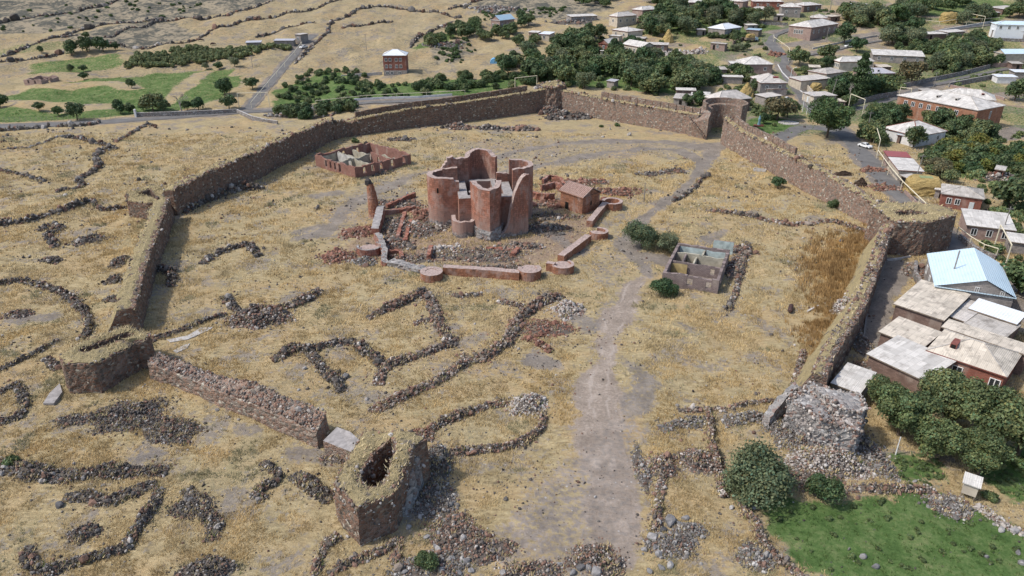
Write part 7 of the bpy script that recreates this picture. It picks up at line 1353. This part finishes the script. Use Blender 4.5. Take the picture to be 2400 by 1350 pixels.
haystack("pointed golden haystack behind the brown stone shed", 1565, 98, 3.2, 3.0, 6.0, cone=True); haystack("golden hay bale stack between pipe frames at the upper right", 2222, 52, 4.2, 3.4, 5.0); haystack("small hay stack on the roadside kiosk's back yard", 1910, 216, 2.2, 1.8, 3.6)
haystack("tan round hay pile behind the house near the gate", 1748, 226, 3.4, 2.8, 5.4, cone=True); haystack("brown haystack at the far upper right grove", 2300, 42, 2.4, 2.2, 4.5); haystack("hay bales on the truck bed by the carport", 1758, 97, 2.4, 1.3, 1.6, z0=1.9, rot=.17, cat='hay load')
haystack("dark round dung heap outside the right wall", 2017, 434, 1.9, 1.7, 2.1, cone=True, mat='dung', cat='dung heap'); haystack("flat dark dung heap outside the right wall, left of the round one", 1978, 408, 3.0, 1.4, .9, cone=True, mat='dung', cat='dung heap')
def pipe(label, px, h=1.2, r=.11, post=8.0, hs=None, mat='pipe', cat='gas pipe', name='gas_pipe', group="cream gas pipes of the village"):
    P = GL(px, 0); Z = [float(terr(p[1])) for p in P]; hs = hs or [h] * len(P); mb = MB(); pts = [Vector((p[0], p[1], z + hh)) for p, z, hh in zip(P, Z, hs)]
    for a, b in zip(pts[:-1], pts[1:]): mb.tube(a, b, r, k=6)
    o = mb.build(name, MT[mat], origin=tuple(pts[0])); tag(o, label, cat, group)
    for a, b in zip(pts[:-1], pts[1:]):
        n = max(1, int((b - a).length / post))
        for i in range(n + 1):
            p = a.lerp(b, i / n); 
            if i == n and b is not pts[-1]: continue
            q = MB(); q.tube((p.x, p.y, float(terr(p.y)) - .3), p, r * .9, k=5); q.build("post", MT[mat], origin=tuple(pts[0]), parent=o)
    return o
def arch(label, a, b, h, r=.13):
    A = G(*a); B = G(*b); za, zb = float(terr(A[1])), float(terr(B[1])); mb = MB(); mb.tube((A[0], A[1], za - .3), (A[0], A[1], za + h), r); mb.tube((B[0], B[1], zb - .3), (B[0], B[1], zb + h), r); mb.tube((A[0], A[1], za + h), (B[0], B[1], zb + h), r)
    return tag(mb.build("pipe_arch", MT['pipe'], origin=(A[0], A[1], za)), label, 'pipe arch', "gas pipe arches of the village")
pipe("cream gas pipe along the road before the big hall", [(1812, 92), (1813, 98), (1830, 110), (1849, 124), (1848, 144)], 2.2); pipe("cream gas pipe along the lane down to the red brick house", [(2054, 372), (2080, 410), (2110, 447), (2150, 487), (2172, 508)], 2.6, .13)
pipe("cream gas pipe on posts around the right bastion", [(2240, 556), (2270, 580), (2300, 598), (2332, 608)], 2.4, .11); pipe("cream gas pipe on low posts before the school", [(2022, 276), (2060, 262), (2105, 250)], 2.0); pipe("cream gas pipe on posts along the farm road", [(590, 252), (630, 203), (668, 158), (692, 130), (708, 108)], 2.0, .12, 12)
pipe("cream gas pipe along the highway behind the orchard", [(740, 246), (860, 233), (1000, 226), (1090, 221)], 1.6, .1, 9); pipe("cream gas pipe frame rail at the upper right", [(2165, 58), (2200, 62), (2240, 56), (2300, 55), (2340, 52)], 2.4, .13, 7)
arch("tall gas pipe arch over the lane by the blue-roofed house", (2326, 590), (2350, 640), 6.0); arch("gas pipe arch beside the walnut junction", (1987, 258), (2020, 272), 6.0); arch("gas pipe arch at the lane above the pale garage", (2047, 335), (2055, 366), 5.0)
arch("gas pipe arch at the upper right behind the sheds", (2264, 60), (2302, 68), 6.2); arch("gas pipe arch over the farm road's mouth", (561, 252), (632, 250), 5.4); arch("white gas pipe arch behind the far wall in the grove", (1207, 212), (1258, 206), 5.0); arch("gas pipe arch at the school's back lane", (2105, 232), (2131, 236), 4.6)
arch("slim gas pipe arch within the grove's right side", (1512, 172), (1543, 178), 5.6)
# kerbs, walls, barrier
def lowwall(name, label, px, h, t, mat, top=None, cat='wall', group=None):
    mb = MB(); P = GL(px); sweep(mb, P, vface(0, 0, lambda s, L: h + 0 * s, 2) + vface(t, t, lambda s, L: h + 0 * s, 2)[::-1], [0, 0, 1, 0, 0], 1.5, .02); c = np.mean(np.array(P), 0); return tag(mb.build(name, [MT[mat], MT[top or mat]], origin=(c[0], c[1], float(terr(c[1])))), label, cat, group)
for n_, l, p, h, t, m, tp_ in [("garden_wall", "stone wall with a white coping beside the highway at the left", [(318, 274), (395, 272), (470, 269), (555, 265)], 1.5, .5, 'fieldwall', 'conc'), ("garden_wall", "stone wall with a pale coping bending down to the dry field", [(555, 265), (590, 281), (620, 288), (650, 293)], 1.4, .5, 'fieldwall', 'conc'),
  ("gate_pillar", "white gate pillar at the stone wall's left end by the highway", [(316, 275), (320, 275)], 2.8, .8, 'white', 'white'), ("kerb", "white kerb along the village road's right side, upper part", [(1822, 152), (1832, 170), (1848, 186), (1853, 188)], .35, .3, 'white', 'white'), ("kerb", "white kerb along the village road's right side, middle part", [(1857, 196), (1880, 218), (1908, 246), (1918, 256)], .35, .3, 'white', 'white'),
  ("kerb", "white kerb turning into the roadside house yard", [(1850, 188), (1876, 207), (1880, 206)], .35, .3, 'white', 'white'), ("garden_wall", "grey boundary wall behind the kiosk along the school road", [(1975, 252), (2010, 246), (2060, 232), (2100, 226)], 2.0, .4, 'fieldwall', None), ("garden_wall", "long grey boundary wall along the school road, far part", [(2118, 206), (2180, 192), (2250, 178), (2320, 160)], 1.8, .4, 'fieldwall', None),
  ("garden_wall", "pale stone boundary wall right of the school road", [(2224, 205), (2270, 196), (2330, 185), (2345, 182)], 2.0, .4, 'fieldwall', 'conc'), ("garden_wall", "low tuff wall of the school yard's back", [(2226, 205), (2280, 216), (2340, 232), (2352, 236)], 1.2, .4, 'pinkwall', 'conc'), ("garden_wall", "brown garden wall by the roadside house and kerb", [(1842, 160), (1860, 176), (1866, 184)], 1.4, .35, 'brownwall', None),
  ("garden_wall", "cream wall along the road between roadside house and kiosk", [(1880, 200), (1892, 214), (1902, 226)], 2.2, .35, 'cream', None), ("garden_wall", "stone wall running from the carport to the pink shed", [(1718, 104), (1750, 92), (1785, 78)], 1.6, .4, 'brownwall', None), ("garden_wall", "grey wall below the big blue-white house", [(2340, 96), (2380, 98), (2430, 100)], 1.5, .4, 'fieldwall', None),
  ("garden_wall", "stone wall below the cream barn", [(2300, 152), (2340, 158), (2390, 156)], 1.8, .4, 'pinkwall', None), ("garden_wall", "long wall behind the carport yard", [(1730, 52), (1790, 58), (1846, 60)], 1.4, .4, 'fieldwall', None), ("garden_wall", "low wall of the brick hall's yard along the hall road", [(1905, 116), (1960, 104), (2030, 90), (2056, 86)], .9, .35, 'conc', 'pipe'),
  ("road_barrier", "white road barrier along the highway behind the orchard", [(830, 236), (900, 232), (980, 230), (1060, 224)], .8, .25, 'white', 'white'), ("garden_wall", "white concrete wall along the three-storey house's drive", [(800, 180), (850, 176), (896, 172)], .7, .3, 'conc', 'conc'), ("terrace_wall", "white terrace wall in front of the upper right sheds", [(2165, 84), (2210, 74), (2280, 62), (2325, 54)], 1.2, .4, 'conc', 'white'),
  ("garden_wall", "stone wall along the lane below the right bastion", [(2245, 560), (2280, 590), (2330, 612)], 1.2, .5, 'fieldwall', None), ("garden_wall", "low round stone yard wall beside the blue-roofed house", [(2140, 625), (2138, 650), (2150, 672), (2160, 690)], 1.4, .6, 'fieldwall', None), ("garden_wall", "pink boundary wall along the lane beside the haystack", [(2118, 452), (2150, 485), (2178, 508)], .9, .3, 'pinkwall', None)]:
    lowwall(n_, l, p, h, t, m, tp_, cat=n_.replace('_', ' '))
q = lowwall("water_pipe", "dark pipe lying along the foot of the right wall's alley", [(2074, 612), (2050, 672), (2030, 730), (2022, 790)], .5, .25, 'pole', None, 'pipe'); lowwall("drain_kerb", "pale kerb across the alley's upper end", [(2080, 612), (2110, 608), (2135, 603)], .3, .35, 'conc', None, 'kerb')
# poles and lamps
def pole(label, px, py, h, r=.13, lean=(0, 0), cross=True, mat='pole', cat='utility pole', name='utility_pole'):
    x, y = G(px, py); z = float(terr(y)); mb = MB(); mb.tube((x, y, z - .4), (x + lean[0], y + lean[1], z + h), r, r * .7)
    o = mb.build(name, MT[mat], origin=(x, y, z)); tag(o, label, cat)
    if cross: q = MB(); q.box(x + lean[0] - .8, x + lean[0] + .8, y + lean[1] - .06, y + lean[1] + .06, z + h - .6, z + h - .45); q.build("crossarm", MT[mat], origin=(x, y, z), parent=o)
    return o
pole("lone thin pole in the yard right of the chapel", 1509, 470, 4.6, .14, cross=False); pole("leaning utility pole beside the roadside kiosk", 1945, 236, 8.5, .14, (1.2, 0)); pole("utility pole in the far field above the orchard", 859, 117, 7.5); pole("utility pole left of the big dark hall tree", 1902, 62, 8); pole("utility pole before the big hall's right side", 1936, 100, 7.5)
pole("tall dark pole at the top beside the two-storey grey house", 1945, 28, 9, .2); pole("utility pole between pyramid-roofed house and junction", 2030, 318, 8); pole("utility pole by the pale garage's right corner", 2142, 430, 8, .13, (.6, 0)); pole("utility pole behind the long stone shed", 2345, 560, 7.5); pole("utility pole right of the school's back road", 2186, 212, 7.5); pole("white post at the garden trees' foot", 2100, 1062, 2.6, .09, cross=False, mat='frame', cat='post', name='post'); pole("thin rusty pole standing on the right wall beside the gate tower", 1746, 312, 3.4, .1, cross=False, mat='rust', cat='post', name='post')
def lamp(label, px, py):
    x, y = G(px, py); z = float(terr(y)); mb = MB(); mb.tube((x, y, z - .3), (x, y, z + 6.6), .1, .07); mb.tube((x, y, z + 6.6), (x + 1.3, y, z + 7.3), .06, .05); o = mb.build("street_lamp", MT['frame'], origin=(x, y, z)); tag(o, label, 'street lamp'); q = MB(); q.box(x + 1.2, x + 1.9, y - .14, y + .14, z + 7.24, z + 7.4); q.build("lamp_head", MT['zinc'], origin=(x, y, z), parent=o)
lamp("white street lamp on the road behind the lawn, left one", 1880, 262); lamp("white street lamp on the road behind the lawn, right one", 1890, 268); lamp("street lamp beside the roadside house's kerb", 1850, 200)
# fence of posts by the highway
fe = empty("wire_fence", (*G(120, 284), 0)); tag(fe, "thin post fence along the highway's far side at the left", 'fence')
P0, P1 = G(-40, 286), G(272, 279)
for i in range(26):
    t = i / 25; x, y = P0[0] + (P1[0] - P0[0]) * t, P0[1] + (P1[1] - P0[1]) * t; q = MB(); q.tube((x, y, -.3), (x, y, 1.7), .05, k=4); q.build("post", MT['pole'], origin=tuple(fe.location), parent=fe)
q = MB(); [q.tube((P0[0], P0[1], z), (P1[0], P1[1], z), .012, k=3) for z in (.5, 1.0, 1.5)]; q.build("wires", MT['pole'], origin=tuple(fe.location), parent=fe)
# odds and ends in the yard
x, y = G(1780, 402); tr = empty("concrete_trough", (x, y, 0), R(-25)); tag(tr, "grey concrete trough lying below the right wall", 'trough'); q = MB(); q.box(-1.7, 1.7, -.9, -.7, 0, .7); q.box(-1.7, 1.7, .7, .9, 0, .7); q.box(-1.7, -1.5, -.7, .7, 0, .7); q.box(1.5, 1.7, -.7, .7, 0, .7); q.box(-1.5, 1.5, -.7, .7, 0, .15); q.build("basin", MT['conc'], parent=tr)
x, y = G(1852, 728); a = R(65); q = MB(); d = Vector((math.cos(a), math.sin(a), 0)); b = Vector((x, y, .5)); q.tube(b - d * 1.0, b + d * 1.0, .42, k=14); q.tube(b + d * 1.0, b + d * 1.25, .42, .2, k=14); q.tube(b - d * 1.0, b - d * 1.25, .42, .2, k=14); tag(q.build("rusty_tank", MT['rust'], origin=(x, y, 0)), "dark rusty tank lying in the dry weeds of the right yard", 'tank')
x, y = G(1905, 726); q = MB(); a = R(38); d = Vector((math.cos(a), math.sin(a), 0)); n = Vector((-d.y, d.x, 0)); q.prism([tuple((Vector((x, y, 0)) + d * s * 1.7 + n * t * .17).to_2d()) for s, t in ((-1, -1), (1, -1), (1, 1), (-1, 1))], .05, .4); tag(q.build("concrete_beam", MT['conc'], origin=(x, y, 0)), "pale concrete beam lying beside the rusty tank", 'beam')
x, y = G(2268, 1160); ou = empty("field_hut", (x, y, 0), R(-35)); tag(ou, "little white wooden hut on legs at the edge of the green garden", 'hut'); q = MB(); q.box(-.75, .75, -.7, .7, .5, 2.0); q.build("cabin", MT['cream'], parent=ou); q = MB(); q.prism([(-.95, -.9), (.95, -.9), (.95, .9), (-.95, .9)], 1.98, [2.1, 2.1, 2.5, 2.5]); q.build("roof", MT['slatew'], parent=ou)
for sx in (-.65, .65):
    for sy in (-.6, .6): q = MB(); q.box(sx - .06, sx + .06, sy - .06, sy + .06, -.3, .5); q.build("leg", MT['wood'], parent=ou)
x, y = G(1158, 148); q = MB(); V_ = []; 
for k in range(9):
    t = math.pi * k / 8; V_ += [(x + 1.9 * math.cos(t), y - 1.6, float(terr(y)) + 2.3 * math.sin(t)), (x + 1.9 * math.cos(t), y + 1.6, float(terr(y)) + 2.3 * math.sin(t))]
q.add(V_, [[(2 * k, 2 * k + 1, 2 * k + 3, 2 * k + 2) for k in range(8)], [tuple(range(0, 18, 2)), tuple(range(1, 18, 2))]]); tag(q.build("plastic_tunnel", plain("blue plastic sheet", (.18, .42, .66), .5, .15, 1), origin=(x, y, float(terr(y)))), "small bright blue plastic-covered tunnel in the orchard", 'plastic tunnel')
x, y = G(1778, 296); st_ = empty("garden_statue", (x, y, 0)); tag(st_, "blue-grey standing figure statue on a red plinth on the lawn", 'statue'); q = MB(); q.box(-1.6, 1.6, -.8, .8, -.2, .5); q.build("plinth", MT['fascia'], parent=st_)
q = MB(); K = [(.5, .55), (1.1, .5), (1.9, .36), (2.4, .5), (2.9, .42), (3.1, .16), (3.3, .24), (3.55, .22), (3.7, .05)]; a = np.linspace(0, 6.283, 11)[:-1]; VV = np.concatenate([np.stack([np.cos(a) * r, np.sin(a) * r * .7, np.full(10, z)], 1) for z, r in K]); ix = np.arange(len(K) * 10).reshape(-1, 10); q.add(VV, np.stack([ix[:-1], np.roll(ix[:-1], -1, 1), np.roll(ix[1:], -1, 1), ix[1:]], -1).reshape(-1, 4)); q.build("figure", plain("blue grey statue", (.20, .34, .40), .7, .15, 2), parent=st_, smooth=True)
x, y = G(1848, 288); q = MB(); a = np.linspace(0, 6.283, 17)[:-1]; q.prism([(x + 3.6 * math.cos(t), y + 3.2 * math.sin(t)) for t in a], -.1, .2); tag(q.build("paved_circle", MT['conc'], origin=(x, y, 0)), "pale round paved patch at the lawn's edge", 'paving')
for l, p, m_ in [("pale bare rock strip in the grass right of the left bastion, upper", [(392, 800), (440, 790), (470, 772), (500, 768), (490, 776), (440, 800), (400, 806)], 'conc'), ("pale bare rock strip in the grass right of the left bastion, lower", [(406, 826), (430, 814), (446, 810), (440, 820), (415, 830)], 'conc')]:
    P = GL(p); q = MB(); c = np.mean(np.array(P), 0); z = [float(gz(*t)) + .12 for t in P]; q.prism(P[::-1], -.6, z[::-1]); tag(q.build("rock_outcrop", MT['conc'], origin=(c[0], c[1], 0)), l, 'rock outcrop')
P = GL([(103, 952), (118, 928), (142, 905), (148, 925), (128, 952)]); q = MB(); c = np.mean(np.array(P), 0); q.prism(P[::-1], -.6, .5); tag(q.build("rock_outcrop", MT['slabg'], origin=(c[0], c[1], 0)), "smooth grey rock slab at the left bastion's outer foot", 'rock outcrop')
for l, px, py in [("dark cow grazing near the far orchard, left one", 470, 94), ("dark cow grazing near the far orchard, right one", 498, 103)]:
    x, y = G(px, py); z = float(gz(x, y)); co = empty("cow", (x, y, z), R(20)); tag(co, l, 'cow')
    me = bpy.data.meshes.new("body"); vs = [(-.9, 0, 1.05), (0, 0, 1.0), (.75, 0, 1.08), (1.15, 0, 1.0), (1.5, 0, .55), (1.72, 0, .35), (.7, .22, .6), (.7, .22, .02), (.7, -.22, .6), (.7, -.22, .02), (-.8, .24, .75), (-.95, .24, .4), (-.85, .24, .02), (-.8, -.24, .75), (-.95, -.24, .4), (-.85, -.24, .02), (-1.1, 0, .75), (-1.12, 0, .45)]
    me.from_pydata(vs, [(0, 1), (1, 2), (2, 3), (3, 4), (4, 5), (2, 6), (6, 7), (2, 8), (8, 9), (0, 10), (10, 11), (11, 12), (0, 13), (13, 14), (14, 15), (0, 16), (16, 17)], []); b = bpy.data.objects.new("body", me); COL.objects.link(b); b.parent = co; b.modifiers.new("s", 'SKIN'); b.modifiers.new("u", 'SUBSURF').levels = 1
    for v, r in zip(me.skin_vertices[0].data, [.38, .42, .4, .24, .17, .1, .12, .06, .12, .06, .16, .08, .06, .16, .08, .06, .05, .03]): v.radius = (r, r)
    me.skin_vertices[0].data[1].use_root = True; me.materials.append(MT['rust'])
# the visitor
x, y = G(955, 462); pe = empty("person", (x, y, float(gz(x, y))), R(200)); tag(pe, "person in a white top and dark trousers standing left of the church", 'person')
me = bpy.data.meshes.new("body"); vs = [(0, 0, .95), (0, 0, 1.2), (0, 0, 1.42), (0, 0, 1.52), (0, .02, 1.64), (.19, 0, 1.40), (.25, .02, 1.13), (.23, .1, .88), (-.19, 0, 1.40), (-.25, .02, 1.13), (-.23, .1, .88), (.1, 0, .9), (.11, .02, .5), (.11, 0, .08), (.11, .14, .04), (-.1, 0, .9), (-.12, .06, .5), (-.12, .0, .08), (-.12, .14, .04)]
me.from_pydata(vs, [(0, 1), (1, 2), (2, 3), (3, 4), (2, 5), (5, 6), (6, 7), (2, 8), (8, 9), (9, 10), (0, 11), (11, 12), (12, 13), (13, 14), (0, 15), (15, 16), (16, 17), (17, 18)], []); b = bpy.data.objects.new("body", me); COL.objects.link(b); b.parent = pe; b.modifiers.new("s", 'SKIN'); b.modifiers.new("u", 'SUBSURF').levels = 1
for v, r in zip(me.skin_vertices[0].data, [.15, .14, .16, .06, .11, .06, .045, .035, .06, .045, .035, .09, .065, .045, .04, .09, .065, .045, .04]): v.radius = (r, r)
me.skin_vertices[0].data[0].use_root = True
t = NT("white top and dark trousers", .85); zz = t.n("SeparateXYZ", Vector=t.obj()).outputs[2]; t.col(t.ramp(zz, [(0, (.03, .035, .06)), (.95, (.62, .62, .60)), ], True) if False else t.mix(t.smooth(zz, .93, .97), (.03, .035, .06), t.mix(t.smooth(zz, 1.50, 1.53), (.62, .62, .6), (.32, .2, .15)))); me.materials.append(t.m)
# small litter: white blocks and pale stones lying about the yard, each its own
for px, py, s, l in [(1715, 1190, .5, "pale block in the grass by the thin yard wall"), (1210, 597, .45, "pale stone at the wall fragment before the church"), (335, 905, .3, "white stone in the grass before the front wall"), (1395, 1165, .3, "pale stone on the track at the bottom"), (700, 915, .35, "grey stone under the compound's left room")]:
    boulder(px, py, s, 2, l, None)
print("STONES", STONEN[0], "OBJECTS", len(bpy.data.objects))
